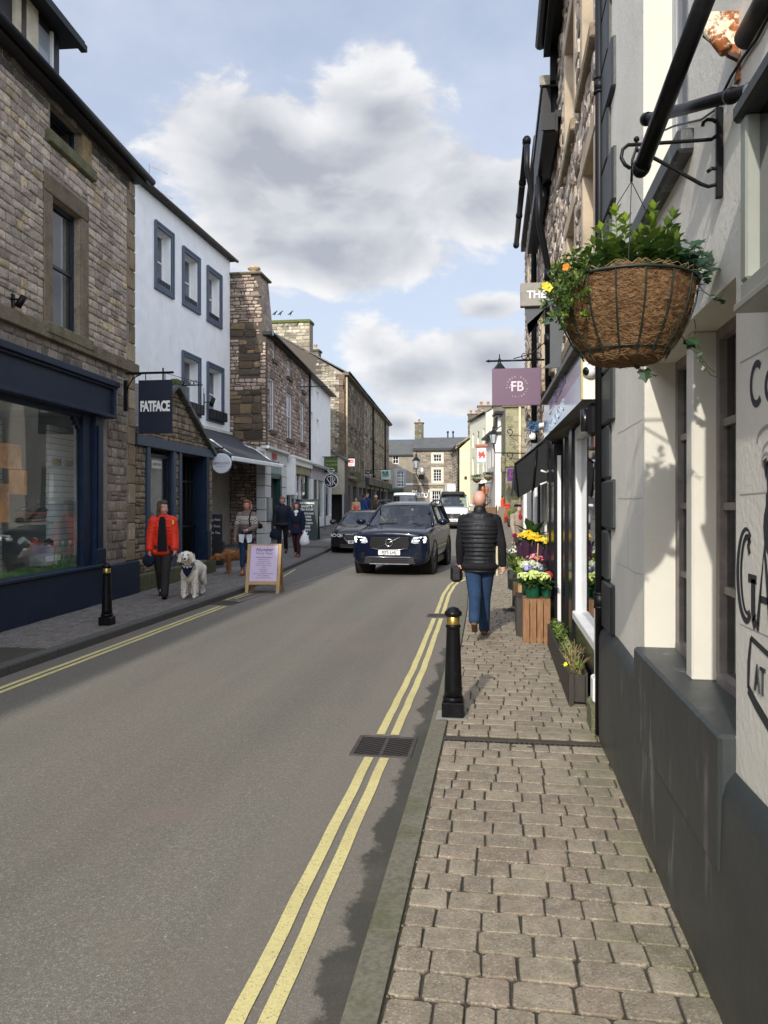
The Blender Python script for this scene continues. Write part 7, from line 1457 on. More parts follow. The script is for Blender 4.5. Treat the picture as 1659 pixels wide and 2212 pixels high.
w=MB(FB_.M);w.tube([(FB_.s(1123),.12,eB),(FB_.s(1123),.12,1.0)],.10,pm('cream downpipe 2',(.52,.42,.28),.6),8);w.build('downpipe',b1)
t,P0,P1=boxsign('bank_sign','square purple projecting bank sign with three red interlocking arrows',1096,1040,1120,1012,54,pm('bank purple',(.055,.012,.13),.5,var=.03),None,None,arm=False)
w=MB();xm,zm,y=(P0.x+P1.x)/2,(P0.z+P1.z)/2,P0.y-.062;rd=pm('bank red',(.75,.03,.07),.5)
for k in range(3):
 a0=k*2*pi/3+.5;pts=[(xm+.17*cos(a0+f*1.9)*(1+.25*f),y,zm+.17*sin(a0+f*1.9)*(1+.25*f))for f in[i/8 for i in range(9)]];w.tube(pts,[.065-.015*abs(i-4)/4 for i in range(9)],rd,4,flat=.3)
w.build('sign_emblem',t)
for v,lb in((958,'upper curled iron bracket on the bank corner'),(1008,'lower curled iron bracket on the bank corner')):
 q=at(1100,v-22,55);t=thing('iron_bracket',lb,'bracket',tuple(q));w=MB();scroll(w,q.x,q.z+.1,.28,q.y,-pi/2,1.1,M['black'],.03,14);w.tube([(q.x,q.y,q.z-.15),(q.x+.9,q.y,q.z-.2)],.025,M['black'],5);w.tube([(q.x,q.y,q.z-.15),(q.x+.7,q.y,q.z-.7)],.02,M['black'],5);w.build('bracket_ironwork',t)
yP=65.0;xa,xc2=pxy(1070,yP),pxy(1093,yP);FP=facexy(xa,xa+3.0,yP);gP=gz(yP);eP=FP.z(1072,934)
b2=thing('white_pub','white rendered pub with dormer, window baskets and dragon sign beyond the bank','building',(xa,yP,gP));wr=roughcast('white pub render',(.76,.74,.68),(.5,.48,.42),.25,.2,6,.01)
w=MB(FP.M);w.add([(0,0,0),(3,0,0),(3,0,eP+1.6),(1.2,0,eP+1.6),(0,0,eP)],[(0,1,2,3,4)],wr);w.build('gable_wall',b2)
FPs=facx((xa,yP),(pxy(1052,72),72.0));wl=[(1.4,2.4,4.9,6.9),(3.8,4.8,4.9,6.9),(5.6,6.4,4.9,6.9)]
w=MB(FPs.M);wallgrid(w,0,FPs.len,0,eP,wl,pm('shade tinted white render',(.55,.52,.50),.8,var=.06),.2);w.build('wall',b2)  # shade on the pub's white street wall is put into this lilac grey
for q in wl:window(b2,FPs,*q,-.1,M['white'],2,3,.07)
w=MB(FPs.M);w.box(.8,3.4,-2.0,-.3,eP,eP+1.7,wr);w.box(.6,3.6,-2.2,-.1,eP+1.7,eP+1.85,M['pipe']);w.box(-.2,FPs.len+.2,-.1,.5,eP-.1,eP+.08,M['blackmatt'])
for k in range(3):w.box(1.0+.8*k,1.6+.8*k,-.3,-.27,eP+.5,eP+1.5,M['room']);
w.box(.0,3.0,-.2,.3,eP-.1,eP+.0,M['blackmatt']);w.build('dormer',b2)
w=MB(FPs.M);roof(w,-.1,FPs.len,eP,eP+3,8,M['slate'],eo=.4,gm=wr);w.build('roof',b2)
w=MB(FP.M);w.box(-.35,3,.0,.25,eP-.12,eP+.06,M['blackmatt']);w.box(-.1,3.1,-1,.1,eP+1.55,eP+1.7,M['pipe']);w.tube([(.9,.1,eP),(.9,.1,eP+1.6)],.05,M['pipe'],6);w.build('roof_trim',b2)
lantern('street_lantern','large black lantern hung out in front of the white pub eaves',at(1066,958,50),1.35,[(0,0,0),(.05,0,-.35),(.1,0,-.45),(1.9,0,-.5)],gr='wall lanterns')
P0,P1=at(1029.5,1001,56),at(1051,966,56);t=thing('dragon_sign','framed pub sign with a red beast on white under a red canopy','sign',tuple(P0));w=MB();y=P0.y;w.box(P0.x,P1.x,y-.05,y+.05,P0.z,P1.z,pm('sign frame grey',(.30,.36,.36),.6));w.box(P0.x+.06,P1.x-.06,y-.058,y-.05,P0.z+.14,P1.z-.05,M['white']);w.build('sign_board',t)
w=MB();rdd=pm('sign red',(.62,.055,.03),.6,var=.15);w.box(P0.x-.1,P1.x+.1,y-.18,y+.18,P1.z,P1.z+.2,pm('canopy red brown',(.40,.12,.06),.7),bv=.03);w.build('sign_canopy',t)
w=MB();xm,zm=(P0.x+P1.x)/2,(P0.z+P1.z)/2+.04;X=Matrix(((1,0,0,xm),(0,0,1,y-.07),(0,1,0,zm),(0,0,0,1)))
w.prism([(-.27,-.05),(-.2,.1),(-.25,.2),(-.12,.25),(-.05,.12),(.05,.2),(.22,.28),(.2,.1),(.28,-.05),(.22,-.28),(.12,-.28),(.12,-.12),(-.02,-.14),(-.08,-.28),(-.2,-.28),(-.16,-.12)],-.005,.005,rdd,X);w.build('sign_emblem',t)
for i,(u,v,lb)in enumerate(((1030,1035,'leafy hanging basket nearest the cream house on the white pub'),(1055,1030,'leafy hanging basket nearest the gable of the white pub'))):
 q=at(u,v,68-i*2);t=thing('pub_basket',lb,'hanging basket',tuple(q),0,'baskets on the white pub');w=MB(Matrix.Translation(q));w.lathe([(.05,-.35),(.3,-.2),(.42,0),(0,.02)],M['coir'],12);w.build('basket_bowl',t);w=MB(Matrix.Translation(q));rr=random.Random(i)
 for k in range(220):a=rr.uniform(0,2*pi);e=rr.uniform(-.6,1.4);r=rr.uniform(.2,.55);leafcard(w,(r*cos(a)*cos(e*.6),r*sin(a),r*.5*sin(e)+.1),(cos(a),sin(a),e),UPZ,.16,.1,M['leaf'],(rr.uniform(0,.4),)*3)
 w.build('basket_plants',t)
for i,u in enumerate((1043,1051)):
 q=at(u,1062,66);t=thing('copper_lantern',['left copper lantern by the white pub door','right copper lantern by the white pub door'][i],'lantern',tuple(q),0,'copper lanterns by the pub door');w=MB(Matrix.Translation(q));w.lathe([(.12,-.3),(.2,.25),(.06,.45),(0,.5)],pm('copper',(.42,.17,.08),.45,.5),6,smooth=False);w.tube([(0,0,.45),(0,0,.7),(.4,0,.75)],.03,M['black'],5);w.build('lantern_body',t)
yC0,yC1=72.2,80.0;FC=facx((pxy(1050,yC0),yC0),(pxy(1015,yC1),yC1));eC=FC.z(1045,921);b3=thing('cream_house','pale cream painted house with white sashes between the pub and yellow gable','building',(FC.p0.x,yC0,0));crm=brickmat('cream boarded paint',(.70,.68,.52),(.68,.66,.50),(.52,.50,.38),9.,.45,.01,0,.8,.3,fine=.05)
wl=[]
for k in range(3):a=.6+k*2.6;wl+=[(a,a+.9,7.4,8.8),(a,a+.9,4.6,6.4)]
w=MB(FC.M);wallgrid(w,0,FC.len,0,10.2,wl,crm,.2);w.add([(0,0,0),(0,-6,0),(0,-6,10.2),(0,0,10.2)],[(0,1,2,3)],crm);w.build('wall',b3)
for q in wl:window(b3,FC,*q,-.08,M['white'],2,2,.09)
w=MB(FC.M);w.tube([(0,.2,10.2),(FC.len,.2,10.2)],.09,M['pipe'],6);roof(w,0,FC.len,10.2,12.6,8,M['slate'],eo=.2,gm=crm);w.build('roof',b3);w=MB(FC.M);w.box(.4,3.0,-.1,.1,1,3.6,M['dwood']);w.box(.2,3.2,-.1,.5,3.6,3.85,M['white']);w.build('doorway',b3)
yY=80.4;xl2,xr2=pxy(992.5,yY),pxy(1018,yY);FY=facexy(xl2,xr2+1.5,yY);b4=thing('yellow_gable_house','house with pale yellow boarded gable end and dark stone street front','building',(xl2,yY,0));yel=brickmat('yellow boarded paint',(.78,.72,.42),(.76,.70,.40),(.58,.52,.30),9.,.42,.012,0,.8,.3,fine=.05)
zl,zr_=FY.z(992,963),FY.z(1016,938)
w=MB(FY.M);w.add([(0,0,0),(FY.len,0,0),(FY.len,0,zr_+.9),(0,0,zl-.3)],[(0,1,2,3)],yel);w.build('gable_wall',b4)
FS=facx((xl2,yY),(pxy(978,88.6),88.6));wl=[(1.2,2.1,6.6,8.2),(3.8,4.7,6.6,8.2),(6.2,7.1,6.6,8.2),(1.2,2.1,3.9,5.6),(3.8,4.7,3.9,5.6),(6.2,7.1,3.9,5.6)];eS=zl-.1
w=MB(FS.M);wallgrid(w,0,FS.len,0,eS,wl,M['ashlar'],.2);stones(w,0,FS.len,3,eS,M['ashlar'],[(.25,.21,.15),(.20,.17,.12)],(.3,.36),(.5,.9),wl,.03,(.01,.02),seed=111);w.build('wall',b4)
for q in wl:window(b4,FS,*q,-.1,M['white'],2,2,.08)
w=MB(FS.M);w.box(-.1,FS.len,-.1,.4,eS,eS+.15,M['pipe']);w.tube([(0,.1,eS),(0,.1,1)],.12,M['pipe'],6);w.add([(-.4,.3,eS+.1),(FS.len,.3,eS+.1),(FS.len,-4.5,eS+3.0),(-.4,-4.5,eS+3.0)],[(0,1,2,3)],M['slate']);w.build('roof',b4)
w=MB(FY.M);w.add([(-.4,.15,zl-.1),(FY.len,.15,zr_+1.35),(FY.len,-.2,zr_+1.35),(-.4,-.2,zl-.1),(-.4,.15,zl-.35),(FY.len,.15,zr_+1.05),(FY.len,-.2,zr_+1.05),(-.4,-.2,zl-.35)],[(0,1,2,3),(4,5,6,7),(0,1,5,4),(0,3,7,4)],M['ashlar'],col=(.3,.25,.17));w.box(FY.s(1003),FY.s(1009),-.05,.02,FY.z(1005,1036),FY.z(1005,1029),M['room']);w.build('verge',b4)
w=MB(FS.M);w.box(4.5,8.5,.0,.9,2.9,3.9,M['white']);w.box(.3,8.4,-.2,.02,1,2.9,M['room']);w.build('shopfront',b4)
c=at(1047,905,76);stack(b3,Vector((c.x,c.y,at(1047,915,76).z)),1.35,1.0,1.6,2,(.22,.19,.14));c=at(1023,910,84);stack(b4,Vector((c.x,c.y,at(1023,925,84).z)),1.2,1.0,1.4,2,(.15,.13,.10));c=at(1082,890,70);stack(b2,Vector((c.x,c.y,at(1082,900,70).z)),1.4,1.0,.85,1,(.14,.13,.10))
q=at(1110,1128,47);q.z=gz(q.y)+.1;t=thing('post_box','small red pedestal post box at the bank corner','post box',(pxy(1096,50),50,gz(50)+.1));w=MB(Matrix.Translation((pxy(1095,50),50,gz(50)+.1)));rb=pm('post box red',(.55,.03,.02),.4);w.box(-.16,.16,-.12,.12,0,1.1,rb,bv=.03);w.box(-.2,.2,-.16,.16,1.1,1.22,rb,bv=.05);w.build('box_body',t);w=MB(Matrix.Translation((pxy(1095,50),50,gz(50)+.1)));w.box(-.1,.1,-.13,-.12,.9,.94,M['blackmatt']);w.build('letter_slot',t)
x,y=pxy(1106,44),44;t=thing('grass_planter','tub of bright green grass plant beside the red post box','planter',(x,y,gz(y)+.1));w=MB(T(x,y,gz(y)+.1));w.lathe([(.24,0),(.3,.5),(.27,.5)],M['dwood'],12);w.build('planter_tub',t);w=MB(T(x,y,gz(y)+.1));rr=random.Random(4)
for i in range(260):a=rr.uniform(0,2*pi);r=rr.uniform(.1,.42);h=rr.uniform(.3,.62);w.add([(.15*cos(a)-.015,.15*sin(a),.48),(.15*cos(a)+.015,.15*sin(a),.48),(r*cos(a),r*sin(a),.5+h)],[(0,1,2)],M['leaf'],col=(rr.uniform(.1,.5),)*3)
w.build('grass_blades',t)
x,y=pxy(1063,57),57;t=thing('topiary_shrub','round clipped shrub in a white pot in front of the white pub','shrub',(x-.3,y,gz(y)+.1));w=MB(T(x-.7,y,gz(y)+.1));w.lathe([(.2,0),(.28,.6)],M['white'],12);w.tube([(0,0,.5),(0,0,1.0)],.05,M['dwood'],6);w.build('pot',t);w=MB(T(x-.7,y,gz(y)+1.45))
for i in range(900):a=rr.uniform(0,2*pi);e=rr.uniform(-1.4,1.5);r=rr.uniform(.75,1.0);leafcard(w,(.62*r*cos(a)*cos(e),.62*r*sin(a)*cos(e),.42*r*sin(e)),(cos(a)*cos(e),sin(a)*cos(e),sin(e)),UPZ,.10,.07,M['leaf'],(rr.uniform(0,.22),)*3)
w.build('clipped_foliage',t)
x,y=pxy(1071,49),49;t=thing('wooden_a_frame','wooden A frame board beside the terrace screens of the pub','board',(x,y,gz(y)+.1));w=MB(T(x,y,gz(y)+.1,.9));
for s in(-1,1):w.box(-.35,-.29,.3*s-.02,.3*s+.02,0,1.15,M['pine'],X=Matrix.Rotation(-.2*s,4,'X'));w.box(.29,.35,.3*s-.02,.3*s+.02,0,1.15,M['pine'],X=Matrix.Rotation(-.2*s,4,'X'));w.box(-.29,.29,.3*s-.01,.3*s+.01,.2,1.1,pm('board face',(.45,.42,.35),.7),X=Matrix.Rotation(-.2*s,4,'X'))
w.build('frame',t)
x,y=pxy(1060,45),45;t=thing('terrace_screen','brown woven screen fencing off the pub pavement tables','screen',(x,y,gz(y)+.1));w=MB(T(x,y,gz(y)+.1,.2));w.box(-.9,.35,-.02,.02,.05,1.1,pm('wicker',(.16,.10,.05),.8,var=.4,vs=30));w.build('screen_panel',t)
for xx in(-.9,.35):w=MB(T(x,y,gz(y)+.1,.2));w.box(xx-.03,xx+.03,-.03,.03,0,1.2,M['dwood']);w.build('screen_post',t)
# ==== vehicles (local: nose towards -Y)
def carpaint(name,col,rough=.22):
 m,t,p=newmat(name);v=vecsrc(t,'obj');p.inputs['Base Color'].default_value=(*col,1);p.inputs['Roughness'].default_value=rough;p.inputs['Metallic'].default_value=0.0;p.inputs['Specular IOR Level'].default_value=.12
 p.inputs['Coat Weight'].default_value=.5;p.inputs['Coat Roughness'].default_value=.04;n=noise_(t,v,2.2,2,.5);L(t,bump_(t,n,.12,.02),p.inputs['Coat Normal']);return m
M['tyre']=pm('tyre rubber',(.020,.020,.020),.85,var=.25,vs=30,stain=(.09,.08,.07),sst=.5,ssc=5)
M['chrome']=pm('chrome',(.62,.63,.65),.12,1.0,var=0);M['alloy']=pm('alloy wheel',(.16,.165,.17),.35,.8)
M['lamp']=pm('headlamp lens',(.50,.55,.58),.08,.2,var=.2,vs=20);M['led']=pm('lit running light',(.95,.98,.92),.3,emit=1.2,var=0);M['trim']=pm('black trim',(.014,.014,.015),.4,var=.1)
M['cabin']=pm('car interior',(.035,.036,.04),.85,var=.3);M['plate']=pm('number plate',(.78,.78,.76),.35,var=.02)
M['scr']=glassmat('windscreen',(.75,.85,.83),.75,.01)
def wheel(par,x,y,r,wd,sgn,spokes=5):
 t0=MB(WM[par.name]);X=T(x,y,r) @ Matrix.Rotation(pi/2*sgn,4,'Y')
 t0.lathe([(r*.64,-wd/2+.02),(r*.72,-wd/2),(r*.93,-wd/2),(r,-wd/2+.03),(r,wd/2-.03),(r*.93,wd/2),(r*.72,wd/2),(r*.64,wd/2-.02)],M['tyre'],36,X);w=t0.build('wheel',par)
 q=MB(WM[par.name]);q.lathe([(r*.66,wd/2-.02),(r*.64,wd/2-.005),(r*.60,wd/2-.03),(r*.58,-.0),(.0,-.0)],M['alloy'],36,X)
 for k in range(spokes):q.box(-.028,.028,.03,r*.61,wd/2-.055,wd/2-.02,M['alloy'],X=X @ Matrix.Rotation(2*pi*k/spokes,4,'Z'),bv=.008)
 q.lathe([(.0,wd/2-.01),(.05,wd/2-.015),(.06,wd/2-.05)],M['alloy'],16,X);q.build('rim',w)
def car(name,lb,cat,loc,rz,L_,W_,H,paint,st,gh,wr=.36,wheels=(-.98,.98),group=None,glassm=None,roofm=None,pill=None):
 t=thing(name,lb,cat,loc,rz,group);X=WM[t.name];hw=W_/2;m=MB(X)
 def prof(w,zb,zs,zt,cr):
  h=[(w*.80,zb),(w*.95,zb+.05),(w*.995,zb+(zs-zb)*.35),(w,zb+(zs-zb)*.62),(w*.975,zb+(zs-zb)*.86),(w*.93,zs),(w*.80,zs+(zt-zs)*.75),(w*.45,zt),(w*.15,zt+cr)]
  return[(x,z)for x,z in h]+[(-x,z)for x,z in reversed(h)]
 rings=[]
 for(y,w,zb,zs,zt,cr)in st:rings.append([(x,y,z)for x,z in prof(w*hw,zb,zs,zt,cr)])
 m.loft(rings,paint,smooth=True);body=m.build('body',t)
 bv=body.modifiers.new('smooth','SUBSURF');bv.levels=1;bv.render_levels=2
 yb,zb_,yr,zr,yr2,zr2,ye,ze,wb,wt=gh;g=glassm or M['scr'];rm=roofm or paint;ns=8
 def ws(f,k):t_=-1+2*k/ns;w=(wb+(wt-wb)*f)*hw;return(w*t_,yb+(yr-yb)*f+.16*(t_*t_)*(1-.2*f),zb_+(zr-zb_)*f-.0*t_*t_-.02*f*t_*t_)
 m=MB(X);vs=[ws(f,k)for f in(0,.5,1)for k in range(ns+1)];m.add(vs,[(j*(ns+1)+k,j*(ns+1)+k+1,(j+1)*(ns+1)+k+1,(j+1)*(ns+1)+k)for j in range(2)for k in range(ns)],g,smooth=True);m.build('windscreen',t)
 m=MB(X);a,b2=wb*hw,wt*hw
 for s in(-1,1):m.add([(s*a,yb+.16,zb_),(s*(a+.01),ye-.1,ze+.02),(s*b2,yr2,zr2-.02),(s*b2,yr+.13,zr-.03)],[(0,1,2,3)],g)
 m.build('side_windows',t);m=MB(X);m.add([(-a*.95,ye,ze),(a*.95,ye,ze),(b2*.95,yr2,zr2),(-b2*.95,yr2,zr2)],[(0,1,2,3)],g);m.build('rear_window',t)
 m=MB(X);ro=[]
 for y,z,w in((yr-.02,zr-.015,.97),(yr+.12,zr+.03,1.0),((yr+yr2)/2,H-.0,1.02),(yr2-.2,zr2+.035,1.0),(yr2+.05,zr2,.96)):
  ro.append([(b2*w*c,y+(.12*c*c if y<yr+.3 else 0),z+dz)for c,dz in((-1.03,-.07),(-1.0,-.02),(-.8,.0),(-.4,.012),(0,.016),(.4,.012),(.8,0),(1.0,-.02),(1.03,-.07))])
 m.loft(ro,rm,caps=False);m.build('roof',t)
 m=MB(X);pm_=pill or paint
 for s in(-1,1):
  m.tube([(s*(a+.01),yb+.13,zb_-.03),(s*(a*.5+b2*.5+.012),(yb+yr)/2+.14,(zb_+zr)/2),(s*(b2+.01),yr+.14,zr-.02)],.038,pm_,8);m.tube([(s*(b2+.015),yr+.12,zr-.035),(s*(b2+.015),yr2+.02,zr2-.035)],.035,pm_,8)
  m.tube([(s*(a+.01),ye-.12,ze-.02),(s*(b2+.01),yr2,zr2-.03)],.07,pm_,8)
  for f in(.36,.68):y=yb+(ye-yb)*f;m.tube([(s*(a+.012),y,zb_),(s*(b2+.008),y+.05,zr-.04)],.03,M['trim'],6)
 m.build('pillars',t)
 m=MB(X);m.box(-a*.9,a*.9,yb+.25,ye-.1,zb_-.45,zb_-.40,M['cabin']);m.box(-a*.93,a*.93,yb+.16,yb+.55,zb_-.3,zb_-.02,M['cabin'],bv=.05)
 for s in(-1,1):
  for yy in(yb+1.25,yb+2.2):
   m.box(s*.38-.24,s*.38+.24,yy,yy+.16,zb_-.35,zb_+.18,M['cabin'],bv=.06);m.box(s*.38-.12,s*.38+.12,yy+.02,yy+.12,zb_+.2,zb_+.40,M['cabin'],bv=.05);m.tube([(s*.38-.06,yy+.07,zb_+.1),(s*.38-.06,yy+.07,zb_+.25)],.01,M['chrome'],5)
 m.build('seats',t)
 for(wx,wy)in((-1,wheels[0]),(1,wheels[0]),(-1,wheels[1]),(1,wheels[1])):
  sgn=wx;wheel(t,wx*(hw-.135),wy,wr,.245,sgn)
 m=MB(X)
 for wy in wheels:
  for s in(-1,1):
   m.lathe([(.0,-.36),(wr*1.16,-.36),(wr*1.16,.008)],M['void'],28,T(s*(hw-.0),wy,wr+.01) @ Matrix.Rotation(pi/2*s,4,'Y'),caps=False,a0=-pi*.02,a1=2*pi)
   m.lathe([(wr*1.14,-.015),(wr*1.20,.006),(wr*1.27,.0),(wr*1.27,-.03)],M['trim'],28,T(s*(hw-.004),wy,wr+.01) @ Matrix.Rotation(pi/2*s,4,'Y'),caps=False)
 m.box(-hw*.92,hw*.92,wheels[0],wheels[1],.2,.34,M['trim']);m.build('wheel_arches',t)
 for s in(-1,1):
  m=MB(X);m.ball((s*(hw+.10),yb+.32,zb_+.07),(.13,.085,.088),pill or paint,14,10);m.box(min(s*hw*.93,s*(hw+.05)),max(s*hw*.93,s*(hw+.05)),yb+.28,yb+.36,zb_-.02,zb_+.03,M['trim']);m.build('door_mirror',t)
 return t,X
def plate(t,X,s,x,y,z,sz=.098):
 m=MB(X);m.box(x-.262,x+.262,y-.012,y,z-.056,z+.056,M['plate'],bv=.004);p=m.build('number_plate',t)
 m=MB(X);m.text(s,sz,M['blackmatt'],frame((x,y-.0135,z-.002),(1,0,0),UPZ),.001,.0025,sx=.98);m.build('plate_lettering',p)
 # ---- dark blue SUV
nav=carpaint('midnight blue paint',(.004,.007,.020));x0,y0=-2.51,18.0
rzv=radians(-3.0);cen=Vector((x0,y0,0))+Matrix.Rotation(rzv,3,'Z') @ Vector((0,2.47,0))
st=[(-2.47,.74,.33,.86,.98,.01),(-2.45,.86,.28,.92,1.045,.01),(-2.36,.945,.26,.97,1.075,.012),(-2.15,.985,.26,1.02,1.11,.015),(-1.6,1.0,.26,1.08,1.17,.02),(-1.15,1.0,.27,1.13,1.205,.02),(-.5,1.0,.28,1.16,1.20,.0),(.8,1.0,.28,1.17,1.20,0),(1.9,.99,.28,1.18,1.2,0),(2.3,.95,.32,1.16,1.2,0),(2.45,.86,.45,1.0,1.1,0)]
t,X=car('suv_car','dark navy blue estate SUV with lit headlights driving down the middle of the road','car',tuple(cen),rzv,4.95,1.93,1.775,nav,st,(-1.18,1.19,-.42,1.68,1.95,1.69,2.36,1.2,.86,.68),.375,(-1.52,1.46),'cars on the road')
yf=-2.485
m=MB(X);gx,gz0,gz1=.47,.66,.93;gm_=pm('grille black',(.008,.008,.009),.35)
m.prism([(-gx+.04,gz0),(gx-.04,gz0),(gx,gz0+.08),(gx-.02,gz1),(-gx+.02,gz1),(-gx,gz0+.08)],-.0,.03,gm_,X=Matrix(((1,0,0,0),(0,0,1,yf-.018),(0,1,0,0),(0,0,0,1))))
g=m.build('grille',t);m=MB(X);gd_=pm('grille mesh',(.045,.046,.05),.25,.7)
for i in range(22):x=-gx+.04+(2*gx-.08)*i/21;m.box(x-.006,x+.006,yf-.03,yf-.018,gz0+.02,gz1-.02,gd_)
for i in range(7):z=gz0+.03+(gz1-gz0-.05)*i/6;m.box(-gx+.02,gx-.02,yf-.028,yf-.02,z-.004,z+.004,gd_)
m.build('grille_mesh',g);m=MB(X);m.tube([(-.26,yf-.04,gz0+.02),(.26,yf-.04,gz1-.0)],.012,M['chrome'],6);m.tube([(.085*cos(a),yf-.05,.80+.085*sin(a))for a in[2*pi*i/24 for i in range(24)]],.014,M['chrome'],8,closed=True);m.box(-.08,.08,yf-.058,yf-.046,.785,.815,M['chrome']);m.tube([(-gx+.02,yf-.02,gz0+.01),(-gx*.5,yf-.035,gz0-.025),(gx*.5,yf-.035,gz0-.025),(gx-.02,yf-.02,gz0+.01)],.009,M['chrome'],6);m.build('round_emblem',g)
for s in(-1,1):
 m=MB(X);pts=[(.52,.80),(.55,.905),(.84,.955),(.885,.90),(.86,.80),(.60,.78)];XX=Matrix(((s,0,0,0),(0,0,1,0),(0,1,0,0),(0,0,0,1)))
 def hy(x):return yf-.014+max(0,x-.66)**2*2.6
 m.add([(s*x,hy(x),z)for x,z in pts],[tuple(range(6))],M['lamp']);m.add([(s*x,hy(x)+.05,z)for x,z in pts]+[(s*x,hy(x),z)for x,z in pts],[(i,(i+1)%6,6+(i+1)%6,6+i)for i in range(6)],M['trim']);hl=m.build('headlight',t)
 m=MB(X)
 m.add([(s*.54,hy(.54)-.006,.828),(s*.84,hy(.84)-.008,.855),(s*.84,hy(.84)-.008,.880),(s*.54,hy(.54)-.006,.846)],[(0,1,2,3)],M['led']);m.add([(s*.80,hy(.80)-.006,.80),(s*.845,hy(.845)-.006,.80),(s*.865,hy(.865)-.006,.94),(s*.83,hy(.83)-.006,.94)],[(0,1,2,3)],M['led'])
 for k in range(3):xx=.58+.07*k;m.add([(s*xx,hy(xx)-.006,.90+.006*k),(s*(xx+.045),hy(xx+.045)-.006,.905+.006*k),(s*(xx+.045),hy(xx+.045)-.006,.93+.008*k),(s*xx,hy(xx)-.006,.922+.008*k)],[(0,1,2,3)],M['led'])
 m.build('running_light',hl)
plate(t,X,'PJ73 LHL',0,yf-.03,.565)
m=MB(X);m.box(-.60,.60,yf-.01,yf+.02,.30,.47,M['trim'],bv=.01)
for z in(.345,.385,.425):m.box(-.44,.44,yf-.022,yf-.008,z,z+.010,gd_)
m.tube([(-.62,yf-.015,.30),(-.50,yf-.025,.46),(.50,yf-.025,.46),(.62,yf-.015,.30)],.008,M['chrome'],6);m.box(-.48,.48,yf-.03,yf-.0,.285,.305,M['chrome'],bv=.005)
for s in(-1,1):
 m.add([(s*.62,yf-.006,.42),(s*.90,yf+.10,.44),(s*.90,yf+.10,.60),(s*.60,yf-.006,.56)],[(0,1,2,3)],M['trim'])
 for z in(.46,.49,.52):m.add([(s*.64,yf-.012,z),(s*.88,yf+.085,z+.008),(s*.88,yf+.085,z+.020),(s*.64,yf-.012,z+.012)],[(0,1,2,3)],gd_)
m.build('lower_bumper',t)
m=MB(X)
for s in(-1,1):m.tube([(s*.70,-.55,1.70),(s*.74,-.2,1.80),(s*.74,1.2,1.82),(s*.70,2.0,1.72)],.02,M['trim'],8)
m.build('roof_rails',t)
m=MB(X)
for s in(-1,1):m.tube([(s*.30,-2.3,1.075),(s*.46,-1.7,1.155),(s*.62,-1.2,1.21)],.012,nav,6)
m.tube([(-.55,-1.08,1.225),(-.05,-1.14,1.235)],.010,M['trim'],5);m.tube([(.0,-1.08,1.225),(.5,-1.1,1.235)],.010,M['trim'],5);m.build('wiper_and_creases',t)
m=MB(X);m.tube([(-.38+.17*cos(a),-.48-.02*sin(a),1.20+.155*sin(a))for a in[2*pi*i/24 for i in range(24)]],.014,M['cabin'],8,closed=True);m.build('steering_wheel',t)
m=MB(X);m.box(-.13,.13,-.38,-.30,1.56,1.63,M['cabin'],bv=.03);m.build('rear_view_mirror',t)
# ---- black saloon
blk=carpaint('black sapphire paint',(.012,.012,.014));x1,y1=-4.80,26.0;rzb=radians(4.0);cen=Vector((x1,y1,0))+Matrix.Rotation(rzb,3,'Z') @ Vector((0,2.46,0))
st=[(-2.46,.70,.28,.60,.68,.01),(-2.43,.84,.22,.66,.74,.01),(-2.32,.93,.20,.72,.79,.012),(-2.0,.985,.19,.80,.87,.015),(-1.4,1.0,.19,.88,.95,.02),(-.95,1.0,.2,.93,.99,.02),(-.3,1.0,.2,.96,.99,0),(1.0,1.0,.2,.97,1.0,0),(1.8,.98,.22,1.0,1.05,.01),(2.3,.93,.25,.98,1.04,0),(2.45,.84,.38,.85,.92,0)]
t,X=car('saloon_car','black saloon parked against the left kerb behind the navy car','car',tuple(cen),rzb,4.94,1.87,1.47,blk,st,(-1.05,.98,-.25,1.39,1.15,1.40,1.85,1.04,.83,.60),.34,(-1.5,1.46),'cars on the road');yf=-2.475
m=MB(X)
for s in(-1,1):
 m.prism([(.03,.42),(.33,.44),(.40,.56),(.36,.655),(.05,.665)],0,.02,gm_,X=Matrix(((s,0,0,0),(0,0,1,yf-.02),(0,1,0,0),(0,0,0,1))))
 for k in range(8):x=s*(.07+.037*k);m.box(x-.005,x+.005,yf-.03,yf-.018,.45,.65,M['chrome'])
 m.tube([(s*a,yf-.025,b2)for a,b2 in((.03,.42),(.33,.44),(.40,.56),(.36,.655),(.05,.665))],.008,M['chrome'],5,closed=True)
m.build('kidney_grille',t);m=MB(X);m.lathe([(.04,0),(.0,.012)],pm('emblem blue white',(.45,.55,.7),.3),16,T(0,yf+.08,.735) @ Matrix.Rotation(.7,4,'X'));m.build('round_emblem',t)
for s in(-1,1):
 m=MB(X);pts=[(.44,.60),(.47,.68),(.84,.70),(.90,.66),(.84,.58),(.52,.565)];hy2=lambda x:yf-.012+max(0,x-.60)**2*2.4
 m.add([(s*x,hy2(x),z)for x,z in pts],[tuple(range(6))],M['lamp']);hl=m.build('headlight',t);m=MB(X)
 for xx in(.58,.74):m.tube([(s*(xx+.06*cos(a)),hy2(xx)-.012,.632+.045*sin(a))for a in[2*pi*i/16 for i in range(16)]],.009,pm('lamp ring',(.8,.82,.85),.3),5,closed=True)
 m.build('lamp_ring',hl)
plate(t,X,'AF18 KVM',.0,yf-.02,.40);m=MB(X);m.box(-.55,.55,yf-.006,yf+.02,.22,.33,M['trim'],bv=.01)
for s in(-1,1):m.add([(s*.60,yf+.02,.24),(s*.86,yf+.12,.28),(s*.86,yf+.12,.42),(s*.64,yf+.02,.36)],[(0,1,2,3)],M['trim'])
m.tube([(-.55,yf-.01,.215),(.55,yf-.01,.215)],.008,M['chrome'],5);m.build('lower_bumper',t)
